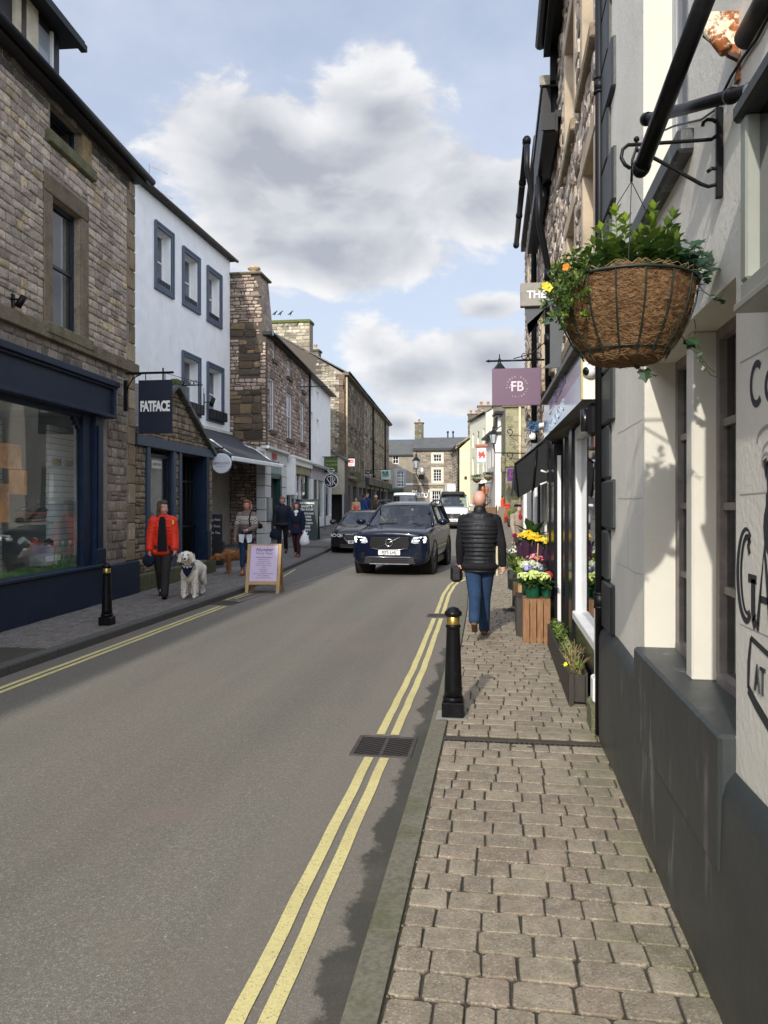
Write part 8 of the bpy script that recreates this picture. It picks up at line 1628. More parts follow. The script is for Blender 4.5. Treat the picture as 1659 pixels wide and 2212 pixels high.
# ---- white camper van and dark off-roader further back
wht=pm('white van paint',(.74,.75,.76),.25,coat=.8,var=.03);xv,yv=pxy(977,43)-.0,43.0;rzv2=radians(2);zv=gz(43);cen=Vector((xv,yv,zv))+Matrix.Rotation(rzv2,3,'Z') @ Vector((0,2.5,0))
st=[(-2.5,.76,.35,.92,1.02,.01),(-2.46,.9,.28,.98,1.08,.01),(-2.3,.97,.26,1.08,1.16,.01),(-1.9,1.0,.26,1.16,1.24,.01),(-1.6,1.0,.26,1.2,1.28,0),(2.3,1.0,.26,1.25,1.28,0),(2.5,.95,.4,1.2,1.28,0)]
t,X=car('camper_van','white camper van with dark raised roof behind the navy car','van',tuple(cen),rzv2,5.1,1.93,2.0,wht,st,(-1.75,1.26,-1.0,1.86,2.35,1.88,2.45,1.28,.90,.78),.35,(-1.6,1.6),'cars on the road',roofm=M['trim']);yf=-2.515
m=MB(X);m.box(-.68,.68,-.95,2.3,1.9,2.14,M['trim'],bv=.08);m.build('pop_top',t);m=MB(X);m.box(-.45,.45,yf-.01,yf+.02,.60,.88,gm_,bv=.02)
for z in(.66,.73,.80):m.box(-.43,.43,yf-.02,yf-.008,z,z+.02,M['chrome'])
m.build('grille',t);m=MB(X);m.tube([(.09*cos(a),yf-.03,.74+.09*sin(a))for a in[2*pi*i/20 for i in range(20)]],.012,M['chrome'],6,closed=True)
for a in(pi/2,pi/2+2.094,pi/2-2.094):m.tube([(0,yf-.03,.74),(.09*cos(a),yf-.03,.74+.09*sin(a))],.009,M['chrome'],5)
m.build('star_emblem',t)
for s in(-1,1):m=MB(X);m.add([(s*.55,yf-.004,.78),(s*.86,yf+.1,.80),(s*.88,yf+.1,.98),(s*.60,yf-.004,.93)],[(0,1,2,3)],M['lamp']);m.build('headlight',t)
plate(t,X,'KT19 WXE',0,yf-.02,.48);m=MB(X);m.box(-.6,.6,yf-.004,yf+.02,.3,.42,M['trim'],bv=.01);m.build('lower_bumper',t)
xv,yv=pxy(866,54),54.0;zv=gz(54);cen=Vector((xv,yv+2.2,zv));drk=carpaint('dark green grey paint',(.02,.024,.026),.4)
st=[(-2.2,.8,.5,.95,1.02,.01),(-2.15,.9,.45,1.02,1.08,.01),(-1.9,.95,.42,1.08,1.12,.01),(-1.2,.97,.4,1.12,1.16,0),(2.2,.97,.4,1.15,1.18,0)]
t,X=car('off_roader','boxy dark four wheel drive with white roof in the distance','car',tuple(cen),radians(5),4.4,1.85,2.06,drk,st,(-1.1,1.18,-.75,1.88,2.05,1.9,2.15,1.18,.93,.84),.38,(-1.3,1.3),'cars on the road',roofm=M['white']);yf=-2.21
m=MB(X);m.box(-.4,.4,yf-.02,yf,.65,.95,gm_);m.box(-.85,.85,yf-.1,yf,.42,.56,M['trim']);m.build('grille',t)
for s in(-1,1):m=MB(X);m.lathe([(.1,0),(.1,.03)],M['lamp'],14,T(s*.62,yf-.0,.82) @ Matrix.Rotation(pi/2,4,'X'));m.build('headlight',t)
# ==== people and dogs
def cap(w,a,b_,ra,rb,m,n=12):
 a,b_=Vector(a),Vector(b_);d=b_-a;Ln=d.length
 if Ln<1e-5:w.ball(a,ra,m,n,8);return
 q=d.to_track_quat('Z','Y').to_matrix().to_4x4();X=Matrix.Translation(a) @ q;pr=[]
 for i in range(5):t=pi/2*i/4;pr.append((ra*sin(t),-ra*cos(t)))
 for i in range(5):t=pi/2*i/4;pr.append((rb*cos(t),Ln+rb*sin(t)))
 pr[0]=(1e-4,pr[0][1]);pr[-1]=(1e-4,pr[-1][1]);w.lathe(pr,m,n,X)
def rem(o,vox,sm=4):
 r=o.modifiers.new('remesh','REMESH');r.mode='VOXEL';r.voxel_size=vox;r.use_smooth_shade=True
 s=o.modifiers.new('smooth','SMOOTH');s.iterations=sm;s.factor=.5;return o
_cm={}
def cl(name,col,**k):
 if name not in _cm:_cm[name]=pm(name,col,k.pop('rough',.9),**{**dict(var=.16,vs=8,bump=.5,bs=28,bd=.012,spec=.15),**k})
 return _cm[name]
def rotx(v,a):return Vector((v.x,v.y*cos(a)-v.z*sin(a),v.y*sin(a)+v.z*cos(a)))
def skel(H,legs,arms,lean=0.0,fem=False):
 """joints for a figure facing -Y. legs: (thigh fwd, knee bend, splay); arms: (swing fwd, elbow bend, abduct)"""
 S=H/1.75;J={};hz=.93*S;J['pel']=Vector((0,0,hz));up=Vector((0,-sin(lean),cos(lean)))
 J['chest']=J['pel']+up*.36*S;J['neck']=J['pel']+up*.555*S;J['head']=J['neck']+Vector((0,-.015,.165*S))
 sw=(.165 if fem else .19)*S;low=9
 for s,nm,lg,ar in((-1,'R',legs[0],arms[0]),(1,'L',legs[1],arms[1])):
  hip=J['pel']+Vector((s*.09*S,0,-.02));kn=hip+Vector((s*lg[2],-sin(lg[0])*.43*S,-cos(lg[0])*.43*S));b2=lg[0]-lg[1];an=kn+Vector((s*lg[2]*.3,-sin(b2)*.42*S,-cos(b2)*.42*S))
  J['hip'+nm],J['kn'+nm],J['an'+nm]=hip,kn,an;low=min(low,an.z);J['ft'+nm]=b2
  sh=J['neck']+Vector((s*sw,.0,-.06*S));el=sh+Vector((s*sin(ar[2])*.29*S,-sin(ar[0])*.29*S*cos(ar[2]),-cos(ar[0])*.29*S*cos(ar[2])));b3=ar[0]+ar[1];inw=ar[3]if len(ar)>3 else 0
  wr_=el+Vector((s*(sin(ar[2])*.3-inw)*.25*S,-sin(b3)*.25*S,-cos(b3)*.25*S));J['sh'+nm],J['el'+nm],J['wr'+nm]=sh,el,wr_;J['hd'+nm]=(wr_-el).normalized()
 dz=.085*S-low
 for k,v in J.items():
  if isinstance(v,Vector)and not k.startswith('hd'):v.z+=dz
 J['S']=S;return J
def hand(w,p,d,s,m,sc=1.0,curl=.9):
 d=Vector(d).normalized();side=Vector((s,0,0));nrm=d.cross(side)
 if nrm.length<.1:side=Vector((0,1,0));nrm=d.cross(side)
 nrm.normalize();wd=nrm.cross(d).normalized();pc=p+d*.045*sc;cap(w,p,p+d*.075*sc,.026*sc,.031*sc,m,8);w.ball(pc,(.034*sc,.036*sc,.040*sc),m,10,6)
 inn=Vector((-s,0,0));inn=(inn-d*inn.dot(d)).normalized()
 fw=d.cross(inn).normalized()
 for i,ln in enumerate((.070,.078,.072,.056)):
  b0=p+d*.082*sc+fw*(.027-.018*i)*sc;k1=b0+(d*cos(curl*.5)+inn*sin(curl*.5))*ln*.5*sc;k2=k1+(d*cos(curl*1.5)+inn*sin(curl*1.5))*ln*.45*sc;cap(w,b0,k1,.0098*sc,.009*sc,m,6);cap(w,k1,k2,.009*sc,.0078*sc,m,6)
 th=p+d*.03*sc+fw*.032*sc;cap(w,th,th+(d*.7+fw*.5+inn*.4).normalized()*.05*sc,.012*sc,.009*sc,m,6)
def person(lb,loc,rz,H,legs,arms,lean=0.0,fem=False,top=None,puff=0.0,bottom=None,shoes=None,hair=None,hairlen=0.0,build=1.0,vox=.011,headturn=0.0,skin=None,collar=True,gilet=None,coatlen=0.0,hood=False,bald=False,boots=0.0,curly=False,extra=None,hs=1.0,tb=None):
 tb=tb or build;t=thing('person',lb,'person',loc,rz);X=WM[t.name];J=skel(H,legs,arms,lean,fem);S=J['S'];sk=skin or M['skin'];B=build
 w=MB(X);hd=J['head'];R_=Matrix.Rotation(headturn,3,'Z');q=lambda x,y,z:hd+R_ @ Vector((x,y,z))*S
 XH=Matrix.Translation(hd) @ Matrix.Rotation(headturn,4,'Z') @ Matrix.Scale(S*hs,4)
 w.ball((0,.012,.035),(.075,.095,.092),sk,20,14,X=XH);w.ball((0,-.025,-.035),(.060,.068,.078),sk,16,12,X=XH);w.ball((0,-.055,-.085),(.030,.030,.024),sk,12,8,X=XH)
 w.ball((0,-.094,-.022),(.012,.022,.014),sk,8,6,X=XH);w.ball((0,-.088,.005),(.009,.014,.028),sk,8,6,X=XH);w.ball((0,-.072,.03),(.055,.02,.012),sk,10,6,X=XH)
 for s in(-1,1):w.ball((s*.079,.008,-.01),(.011,.020,.030),sk,8,6,X=XH);w.ball((s*.042,-.060,-.035),(.022,.022,.022),sk,8,6,X=XH)
 w.ball((0,-.083,-.058),(.022,.012,.009),sk,8,6,X=XH)
 cap(w,J['neck']-Vector((0,0,.05)),hd-Vector((0,-.01,.04*S)),.056*S*B**.5,.050*S*B**.5,sk)
 cap(w,J['pel'],J['chest'],.11*S,.12*S,sk);cap(w,J['chest'],J['neck']-Vector((0,0,.06)),.11*S,.06*S,sk);cap(w,J['shL'],J['shR'],.045,.045,sk)
 for nm,s in(('R',-1),('L',1)):
  cap(w,J['sh'+nm],J['el'+nm],.042*S,.034*S,sk);cap(w,J['el'+nm],J['wr'+nm],.034*S,.023*S,sk);hand(w,J['wr'+nm],J['hd'+nm],s,sk,S)
  cap(w,J['hip'+nm],J['kn'+nm],.07*S,.045*S,sk);cap(w,J['kn'+nm],J['an'+nm],.045*S,.03*S,sk);cap(w,J['an'+nm],J['an'+nm]+Vector((0,-.08,-.04)),.03,.02,sk)
 body=rem(w.build('body',t),min(vox,.0085)if H*0+vox<.012 else vox,3)
 w=MB(XH if False else X)
 for s in(-1,1):w.ball(q(s*.031,-.079,.008),.0105*S,pm('eye white',(.6,.58,.55),.3,var=0)if 'ew' not in _cm else _cm['ew'],8,6);w.ball(q(s*.031,-.0875,.008),.0055*S,M['blackmatt'],6,4)
 w.tube([q(-.022,-.093,-.058),q(0,-.098,-.056),q(.022,-.093,-.058)],.0028*S,cl('lips',(.32,.11,.09),bump=0),5);w.build('face_features',body)
 for s in(-1,1):pass
 w=MB(X);cap(w,J['pel']+Vector((0,0,.06)),J['pel']-Vector((0,0,.03)),.138*S*B,.135*S*B,bottom);w.ball(J['pel']+Vector((0,.035,-.03)),(.155*S*B,.12*S*B,.12*S),bottom)
 for nm in 'RL':cap(w,J['hip'+nm],J['kn'+nm],.092*S*tb,.066*S*tb,bottom);cap(w,J['kn'+nm],J['an'+nm]+Vector((0,.005,.0 if not boots else boots)),.064*S*tb,.056*S*tb,bottom)
 rem(w.build('trousers',t),vox,2)
 for nm in 'RL':
  w=MB(X);an=J['an'+nm];tl=-J['ft'+nm]*.6;f=rotx(Vector((0,-1,0)),-tl*0+(J['ft'+nm]*.5 if J['ft'+nm]<0 else 0)*-1 if False else 0)
  pit=max(-.55,min(.5,J['ft'+nm]));fd=Vector((0,-cos(pit),sin(pit)if pit>0 else sin(pit)*.9));cap(w,an+Vector((0,.03,-.045)),an+fd*.16*S+Vector((0,0,-.05)),.038*S,.032*S,shoes,12);cap(w,an+Vector((0,.01,.01+boots)),an+Vector((0,.02,-.04)),.048*S,.042*S,shoes,12);w.box(an.x-.036,an.x+.036,an.y-.18*S*1.0,an.y+.065,an.z-.088,an.z-.068,shoes,X=Matrix.Translation(an) @ Matrix.Rotation(-pit if pit<0 else-pit,4,'X') @ Matrix.Translation(-an),bv=.01);rem(w.build('shoe',t),min(vox,.010),2)
 w=MB(X);k=puff;th=.018+k
 def torso(w,m,th,stack=False,z0=-.10,z1=None):
  pz=J['pel'].z;nz_=J['neck'].z;n=10
  for i in range(n+1):
   f=i/n;c=J['pel'].lerp(J['neck'],f)+Vector((0,0,0));rx=(.150,.140,.135,.138,.148,.160,.172,.180,.176,.140,.085)[i]*S*B+th;ry=(.125,.118,.112,.112,.116,.122,.125,.122,.110,.095,.075)[i]*S*B+th*.8
   if fem and 4<=i<=7:ry+=.012*S
   w.ball(c+Vector((0,.01,-.03*(1-f))),(rx,ry,.075*S if not stack else .040*S),m,18,8)
  for i in range(3):w.ball(J['pel']+Vector((0,.015,-.03-coatlen*i/2)),((.158+.012*i)*S*B+th,(.135+.01*i)*S*B+th,.08),m,18,8)
  cap(w,J['shL']+Vector((-.02,.01,0)),J['shR']+Vector((.02,.01,0)),.058*S+th,.058*S+th,m)
  if collar:cap(w,J['neck']-Vector((0,-.01,.04)),J['neck']+Vector((0,.005,.025)),.068*S+th*.6,.062*S+th*.4,m)
 torso(w,top,th)
 for nm in 'RL':cap(w,J['sh'+nm],J['el'+nm],.058*S*B**.5+th*.8,.047*S*B**.5+th*.7,top);cap(w,J['el'+nm],J['wr'+nm]-J['hd'+nm]*.0,.047*S*B**.5+th*.7,.034*S+th*.7,top)
 if puff>.012:
  for nm in 'RL':
   for a,b2,r0,r1 in((J['sh'+nm],J['el'+nm],.062,.052),(J['el'+nm],J['wr'+nm],.052,.042)):
    for i in range(5):f=(i+.5)/5;w.ball(a.lerp(b2,f),(r0+(r1-r0)*f)*S+th,top,12,8)
 rem(w.build('jacket',t),vox,2)
 if gilet:
  w=MB(X);pz,nzz=J['pel'].z-.08-coatlen,J['neck'].z-.015;n=int((nzz-pz)/.048)
  rg=random.Random(8)
  for i in range(n+1):
   f=i/n;zz=pz+(nzz-pz)*f+rg.uniform(-.006,.006);g=(zz-J['pel'].z)/(J['neck'].z-J['pel'].z);g=max(-.3,g);rx=(.178 if g<.15 else .168+.045*min(1,max(0,g-.15)/.5))*S*B
   if g>.85:rx*=1-(g-.85)*1.9
   ry=(.155 if g<.7 else .155-.16*(g-.7))*S*B;w.ball((rg.uniform(-.005,.005),J['pel'].y+(J['neck'].y-J['pel'].y)*g+.012,zz),(rx*rg.uniform(.975,1.015),ry*rg.uniform(.97,1.02),.031),gilet,24,8,X=X and Matrix.Rotation(rg.uniform(-.03,.03),4,'Y')if False else None)
   w.ball((0,J['pel'].y+(J['neck'].y-J['pel'].y)*g+.012,zz+.024),(rx*.93,ry*.92,.03),gilet,20,6)
  for zz in(0,.03,.058):cap(w,J['neck']+Vector((-.0,.012,.0+zz)),J['neck']+Vector((0,.012,.003+zz)),.078*S,.078*S,gilet)
  rem(w.build('gilet',t),min(vox,.010),1)
 if hair and not bald:
  w=MB(X)
  w.ball((0,.028,.05),(.086,.098,.090),hair,18,12,X=XH);w.ball((0,-.01,.095),(.070,.080,.050),hair,16,10,X=XH)
  for s in(-1,1):w.ball((s*.072,.015,.0),(.024,.055,.065),hair,12,8,X=XH)
  if curly:
   rr=random.Random(5)
   for i in range(46):a=rr.uniform(0,2*pi);e=rr.uniform(-.5,1.5);d=Vector((cos(a)*cos(e),sin(a)*cos(e),sin(e)));
   for i in range(70):
    a=rr.uniform(.1,pi-.1)if rr.random()<.75 else rr.uniform(pi,2*pi);e=rr.uniform(-.4,1.4)if a<pi else rr.uniform(.55,1.4);w.ball((.088*cos(a)*cos(e),.02+.098*sin(a)*cos(e),.03+.095*sin(e)),.024,hair,8,6,X=XH)
  if hairlen>0:
   cap_=MB(X)
   for s in(-1,0,1):w.ball((s*.055,.06-.02*abs(s),-.04-hairlen*.3),(.045,.045,.06+hairlen*.55),hair,12,10,X=XH)
  rem(w.build('hair',t),min(vox,.010),2)
 if extra:extra(t,X,J,q,XH)
 return t,X,J,q
denim=cl('blue denim',(.022,.045,.095),stain=(.05,.085,.14),sst=.5,ssc=3);blackq=cl('black quilted nylon',(.012,.013,.016),rough=.5,spec=.3);blackc=cl('black cloth',(.014,.014,.016));brownb=cl('tan suede boot',(.16,.085,.04),rough=.7);dgrey=cl('dark grey trousers',(.030,.028,.028));redj=cl('bright red quilted jacket',(.72,.035,.012),rough=.55,spec=.3)
navyc=cl('navy cloth',(.012,.016,.036));maroon=cl('maroon trousers',(.045,.018,.022));fair=None
# ---- bald man walking away, quilted gilet
base=gp(1036,1377);H=1.74
def manx(t,X,J,q,XH):
 w=MB(X);a=J['wrR']+Vector((-.02,-.04,-.05));
 w.ball(a+Vector((-.03,0,-.12)),(.085,.15,.13),blackc,16,10);w.tube([a+Vector((-.03,-.08,-.02)),a+Vector((-.02,0,.05)),a+Vector((-.03,.08,-.02))],.012,blackc,6)
t,X,J,q=person('bald man in black quilted gilet and jeans walking away along the right pavement',(base.x,base.y,.1),pi+radians(-2),H,[(.26,.04,-.035),(-.40,.62,-.045)],[(-.05,.15,.24),(.10,.25,.16)],.03,top=blackc,bottom=denim,shoes=brownb,gilet=blackq,build=1.18,tb=1.2,hs=1.08,vox=.010,coatlen=.03,skin=pm('pinkish skin',(.60,.32,.24),.45,var=.06,vs=10),bald=True,hair=None)
def wl(J,X,k):return X @ J[k]
p=wl(J,X,'wrL');t=thing('black_bag','black shiny bag hanging from the walking man\'s left hand','bag',(p.x-.06,p.y,p.z-.3));w=MB(Matrix.Translation((p.x-.05,p.y+.04,p.z-.12)));w.box(-.07,.08,-.06,.06,-.13,.08,cl('shiny black bag',(.012,.012,.013),rough=.4,spec=.4),bv=.035);w.build('bag_body',t);w=MB(Matrix.Translation((p.x+.05,p.y+.04,p.z-.01)));w.tube([(0,-.1,.02),(.02,-.03,.10),(.02,.03,.10),(0,.1,.02)],.009,M['blackmatt'],6);w.build('bag_handle',t)
p=wl(J,X,'wrR');t=thing('paper_bag','cream paper bag carried flat under the walking man\'s right arm','bag',(p.x-.10,p.y+.06,p.z-.1));w=MB(T(p.x-.085,p.y+.05,p.z-.02,.15));w.box(-.012,.012,-.12,.12,-.12,.24,pm('cream paper',(.60,.55,.36),.8,var=.1),bv=.006);w.build('bag_body',t)
# ---- woman in the red jacket with the pale dog
base=gp(352,1290)
def redx(t,X,J,q,XH):
 w=MB(X);c=J['chest'];rows=[]
 for f,r in((-.44,.085),(-.30,.078),(-.05,.065),(.10,.055),(.155,.03)):rows.append((c.z+f+.04,r))
 vs=[]
 for z,r in rows:
  for k in range(7):a=-1+2*k/6;vs.append((a*r,c.y-(.172 if z<c.z+.1 else .158)-(.010*(1-a*a)),z))
 w.add(vs,[(j*7+k,j*7+k+1,(j+1)*7+k+1,(j+1)*7+k)for j in range(4)for k in range(6)],blackc,smooth=True);w.build('dark_top',t)
 w=MB(X);w.box(.165,.19,c.y-.15,c.y-.10,c.z+.06,c.z+.13,pm('yellow tab',(.75,.6,.02),.6));w.build('yellow_strap_tab',t)
t,X,J,q=person('woman in bright red quilted jacket walking a pale shaggy dog on the left pavement',(base.x,base.y,.1),radians(20),1.66,[(-.26,.36,-.02),(.36,.04,-.03)],[(.06,.2,.16),(.14,.25,.14)],.0,True,top=redj,puff=.014,bottom=dgrey,shoes=blackc,hair=cl('grey brown hair',(.10,.075,.055),bs=60),hairlen=.16,build=.97,tb=1.25,hs=1.06,headturn=radians(42),extra=redx,coatlen=.05)
hnd=(X @ J['wrL'])+Vector((0,0,-.08));hnd2=(X @ J['wrR'])
t=thing('shoulder_bag','navy bag hanging from the red jacketed woman\'s right hand','bag',tuple(hnd2));w=MB(Matrix.Translation(hnd2));w.ball((-.02,0,-.19),(.11,.07,.11),cl('navy bag',(.012,.018,.035)),14,10);w.tube([(-.02,0,-.1),(-.01,0,-.03)],.012,M['blackmatt'],6);w.build('bag_body',t)
# ---- woman in fair isle jumper
def fairm():
 m,t,p=newmat('fair isle knit');v=vecsrc(t,'obj');s=N(t,'ShaderNodeSeparateXYZ');L(t,v,s.inputs[0]);z=s.outputs[2]
 a=math_(t,'ARCTAN2',s.outputs[0],s.outputs[1]);wv=math_(t,'SINE',math_(t,'MULTIPLY',a,22.0));zz=math_(t,'SINE',math_(t,'MULTIPLY',z,120.0));pat=math_(t,'GREATER_THAN',math_(t,'MULTIPLY',wv,zz),.0)
 band=math_(t,'MULTIPLY',mapr(t,z,1.16,1.17),mapr(t,z,1.34,1.35,1,0));b2=math_(t,'MULTIPLY',mapr(t,z,1.20,1.205),mapr(t,z,1.27,1.275,1,0))
 c=mixc(t,math_(t,'MULTIPLY',band,pat),(.17,.135,.115),(.62,.58,.52));c=mixc(t,math_(t,'MULTIPLY',b2,math_(t,'SUBTRACT',1.0,pat)),c,(.05,.04,.045));L(t,c,p.inputs['Base Color']);p.inputs['Roughness'].default_value=.95
 L(t,bump_(t,noise_(t,v,70,3,.6),.8,.008),p.inputs['Normal']);return m
base=gp(533,1243)
def fx(t,X,J,q,XH):
 w=MB(X);pz=J['pel'].z
 for s in(-1,1):w.add([(s*.01,-.165,pz+.03),(s*.15,-.15,pz+.04),(s*.14,-.165,pz-.13),(s*.05,-.175,pz-.16)],[(0,1,2,3)],pm('white shirt',(.72,.73,.76),.8))
 w.build('shirt_hem',t);w=MB(X);sh=J['shL'];w.tube([sh+Vector((-.05,.06,.07)),sh+Vector((-.06,-.06,.06)),sh+Vector((-.07,-.15,-.10)),sh+Vector((-.05,-.14,-.28))],.018,cl('dark strap',(.05,.035,.03)),6);w.build('rucksack_strap',t)
t,X,J,q=person('woman in patterned fair isle jumper and blue jeans walking with the golden dog',(base.x,base.y,.1),radians(8),1.65,[(.10,.05,.0),(-.12,.2,0)],[(.15,.15,.25),(.15,1.15,.2,.6)],.0,True,top=fairm(),bottom=denim,shoes=cl('brown fur boot',(.20,.085,.04)),hair=cl('copper curly hair',(.23,.085,.04),bs=70),curly=True,build=1.10,headturn=radians(8),extra=fx,boots=.16,vox=.012,skin=pm('rosy skin',(.50,.22,.16),.5,var=.08))
hn3=(X @ J['wrL'])
# ---- couple
base=gp(610,1196)
t,X,J,q=person('tall man in dark navy quilted jacket carrying a navy bag, left of the couple',(base.x,base.y,.1),radians(10),1.80,[(.2,.1,0),(-.2,.3,0)],[(.05,.15,.12),(-.1,.2,.12)],0,top=cl('dark navy quilt',(.012,.014,.024),rough=.6),puff=.014,bottom=blackc,shoes=blackc,hair=cl('short grey hair',(.16,.13,.11)),build=1.08,vox=.013,skin=pm('ruddy skin',(.42,.18,.13),.5))
p=X @ J['wrR'];t=thing('navy_shopping_bag','navy cloth bag in the right hand of the tall man','bag',(p.x,p.y,p.z-.4));w=MB(Matrix.Translation(p));w.loft([[(x*k+.0,y*k*.5,z)for x,y in[(.17*cos(a),.17*sin(a))for a in[2*pi*i/12 for i in range(12)]]]for z,k in((-.42,.85),(-.38,1.0),(-.25,.95),(-.16,.6),(-.10,.2))],cl('navy bag',(.012,.018,.035)));w.build('bag_body',t)
base=gp(641,1203)
def cx(t,X,J,q,XH):
 w=MB(X);n=J['neck'];w.ball(n+Vector((0,-.06,-.02)),(.075,.06,.06),pm('white scarf',(.75,.74,.72),.85),14,10);w.ball(n+Vector((.0,-.10,-.12)),(.04,.035,.09),pm('white scarf 2',(.75,.74,.72),.85),10,8);w.build('scarf',t)
t,X,J,q=person('woman in navy coat and white scarf holding a white carrier bag, right of the couple',(base.x,base.y,.1),radians(2),1.62,[(-.2,.3,0),(.2,.1,0)],[(.0,.2,.15),(.05,.25,.2)],0,True,top=navyc,puff=.012,bottom=maroon,shoes=brownb,hair=cl('chestnut bob',(.15,.05,.025)),hairlen=.05,build=1.08,vox=.013,extra=cx,coatlen=.10)
p=X @ J['wrL'];t=thing('white_carrier_bag','bulging white plastic carrier bag in the navy coated woman\'s left hand','bag',(p.x+.05,p.y,p.z-.45));w=MB(Matrix.Translation(p+Vector((.04,0,-.04))));rr=random.Random(3);w.loft([[(.15*k*cos(a)*(1+rr.uniform(-.06,.06)),.10*k*sin(a),z)for a in[2*pi*i/14 for i in range(14)]]for z,k in((-.46,.6),(-.42,.95),(-.34,1.05),(-.22,.8),(-.10,.38),(.0,.12))],pm('white plastic',(.68,.70,.72),.4,var=.08,bump=.6,bs=16,bd=.02));w.build('bag_body',t)
# ---- dark figure at the cafe front, old lady with the cane
t,X,J,q=person('grey haired person in black standing in the shade under the awning',(-6.75,20.2,.1),radians(120),1.62,[(.05,.05,.02),(0,.05,.02)],[(.3,.9,.1),(.3,.9,.1)],.1,top=blackc,bottom=blackc,shoes=blackc,hair=cl('grey hair',(.14,.13,.13)),hairlen=.04,vox=.016,coatlen=.15,puff=.02)
def ox(t,X,J,q,XH):
 w=MB(X);w.ball(q(0,.02,.085),(.10,.11,.045),blackc,16,8);w.build('beret',t);w=MB(X);n=J['neck'];w.ball(n+Vector((.02,-.09,-.06)),(.05,.04,.10),cl('red scarf',(.32,.02,.03)),10,8);w.build('scarf',t)
 w=MB(X)
 for k in 'RL':w.ball(J['wr'+k]+J['hd'+k]*.06,.058,cl('wine glove',(.22,.01,.025)),10,8)
 w.build('gloves',t)
t,X,J,q=person('old lady in beige raincoat and black beret leaning on a cane by the flowers',(pxy(1118,20.0)+.0,20.0,.1),radians(22),1.56,[(.06,.05,.0),(0,.05,0)],[(.35,.25,.16),(.1,.6,.15)],.05,True,top=cl('beige raincoat',(.30,.245,.195)),bottom=cl('beige skirt',(.25,.20,.16)),shoes=blackc,hair=cl('grey hair',(.14,.13,.13)),build=.95,vox=.012,extra=ox,coatlen=.42,puff=.012,headturn=radians(20))
p=X @ (J['wrR']+J['hdR']*.08);t=thing('walking_cane','thin brown walking cane with black grip held by the old lady','cane',(p.x-.02,p.y-.03,.1));w=MB();w.tube([p+Vector((-.02,-.02,.0)),(p.x-.04,p.y-.08,.11)],.009,M['dwood'],6);w.tube([p+Vector((-.05,.0,.02)),p+Vector((.03,-.0,.03))],.014,M['blackmatt'],6);w.build('cane_shaft',t)
# ---- small distant pedestrians
def far(lb,u,d,H,rz,topc,botc,hairc,**k):
 r=ray(u);y=r.y*d;x=r.x*d;return person(lb,(x,y,gz(y)+.1),rz,H,[(.15,.1,0),(-.15,.2,0)],[(.1,.3,.15),(.0,.3,.15)],0,k.pop('fem',False),top=topc,bottom=botc,shoes=blackc,hair=hairc,vox=.022,**k)
far('distant woman in cream coat over a pink top at the dark terrace',769,44,1.62,.3,cl('tan coat',(.40,.30,.18)),blackc,cl('grey hair',(.14,.13,.13)),fem=True,puff=.02)
w=MB();r=ray(769);P_=r*44;w.ball((P_.x+.02,P_.y-.17,gz(P_.y)+1.15),(.12,.06,.22),pm('pink top',(.75,.06,.10),.8),10,8);o_=w.build('pink_top',[o for o in COL.objects if o.get('label','').startswith('distant woman in cream coat')][0])
far('distant man in blue jacket facing the terrace shopfront',786,46,1.78,2.2,cl('blue jacket',(.03,.06,.22)),blackc,cl('brown hair',(.05,.03,.02)))
far('distant man in checked navy shirt beside the blue jacketed man',794,47.5,1.84,-.6,cl('navy check',(.03,.04,.09)),blackc,cl('sandy hair',(.25,.15,.09)))
def hatx(t,X,J,q,XH):w=MB(X);w.lathe([(.17,.06),(.10,.075),(.09,.15),(.0,.17)],pm('straw hat',(.45,.33,.20),.8),14,Matrix.Translation(q(0,0,0)));w.build('straw_hat',t)
far('distant woman in brown coat and straw hat by the dark shopfronts',812,47,1.70,.2,cl('brown coat',(.06,.05,.03)),blackc,cl('auburn hair',(.30,.09,.04)),fem=True,hairlen=.1,extra=hatx)
far('distant person in orange red coat holding a pale bag near the post box',1086,57,1.62,1.2,cl('orange red coat',(.62,.09,.03)),navyc,cl('brown hair',(.05,.03,.02)),puff=.03,fem=True)
# ---- driver
wx_=Vector((x0,y0,0))+Matrix.Rotation(rzv,3,'Z') @ Vector((-.38,2.47-2.47+2.47+.05,0))
Xc=T(cen.x,cen.y,0)
tt=[o for o in COL.objects if o.name.startswith('suv_car')][0];Xs=WM[tt.name];pd=Xs @ Vector((-.38,.18,.30));t=thing('person','driver with both hands on the wheel behind the navy car\'s windscreen','person',tuple(pd),rzv);X=WM[t.name];w=MB(X);sk=M['skin']
w.ball((0,0,1.18),(.078,.098,.115),sk,14,10);cap(w,(0,.02,.85),(0,.01,1.1),.06,.05,sk);cap(w,(0,.06,.45),(0,.03,.82),.15,.13,sk);cap(w,(-.17,.03,.85),(.17,.03,.85),.05,.05,sk)
for s in(-1,1):cap(w,(s*.19,.03,.84),(s*.22,-.2,.62),.045,.036,sk);cap(w,(s*.22,-.2,.62),(s*.13,-.50,.92),.036,.026,sk);hand(w,Vector((s*.13,-.50,.92)),(0,-.6,.8),s,sk)
rem(w.build('body',t),.01,3);w=MB(X);cap(w,(0,.06,.42),(0,.03,.80),.17,.15,navyc);cap(w,(-.17,.03,.84),(.17,.03,.84),.07,.07,navyc)
for s in(-1,1):cap(w,(s*.19,.03,.84),(s*.22,-.2,.62),.062,.052,navyc);cap(w,(s*.22,-.2,.62),(s*.14,-.44,.87),.052,.04,navyc)
rem(w.build('jacket',t),.012,2);w=MB(X);w.ball((0,.03,1.23),(.085,.095,.09),cl('brown hair',(.05,.03,.02)),14,10);w.build('hair',t)
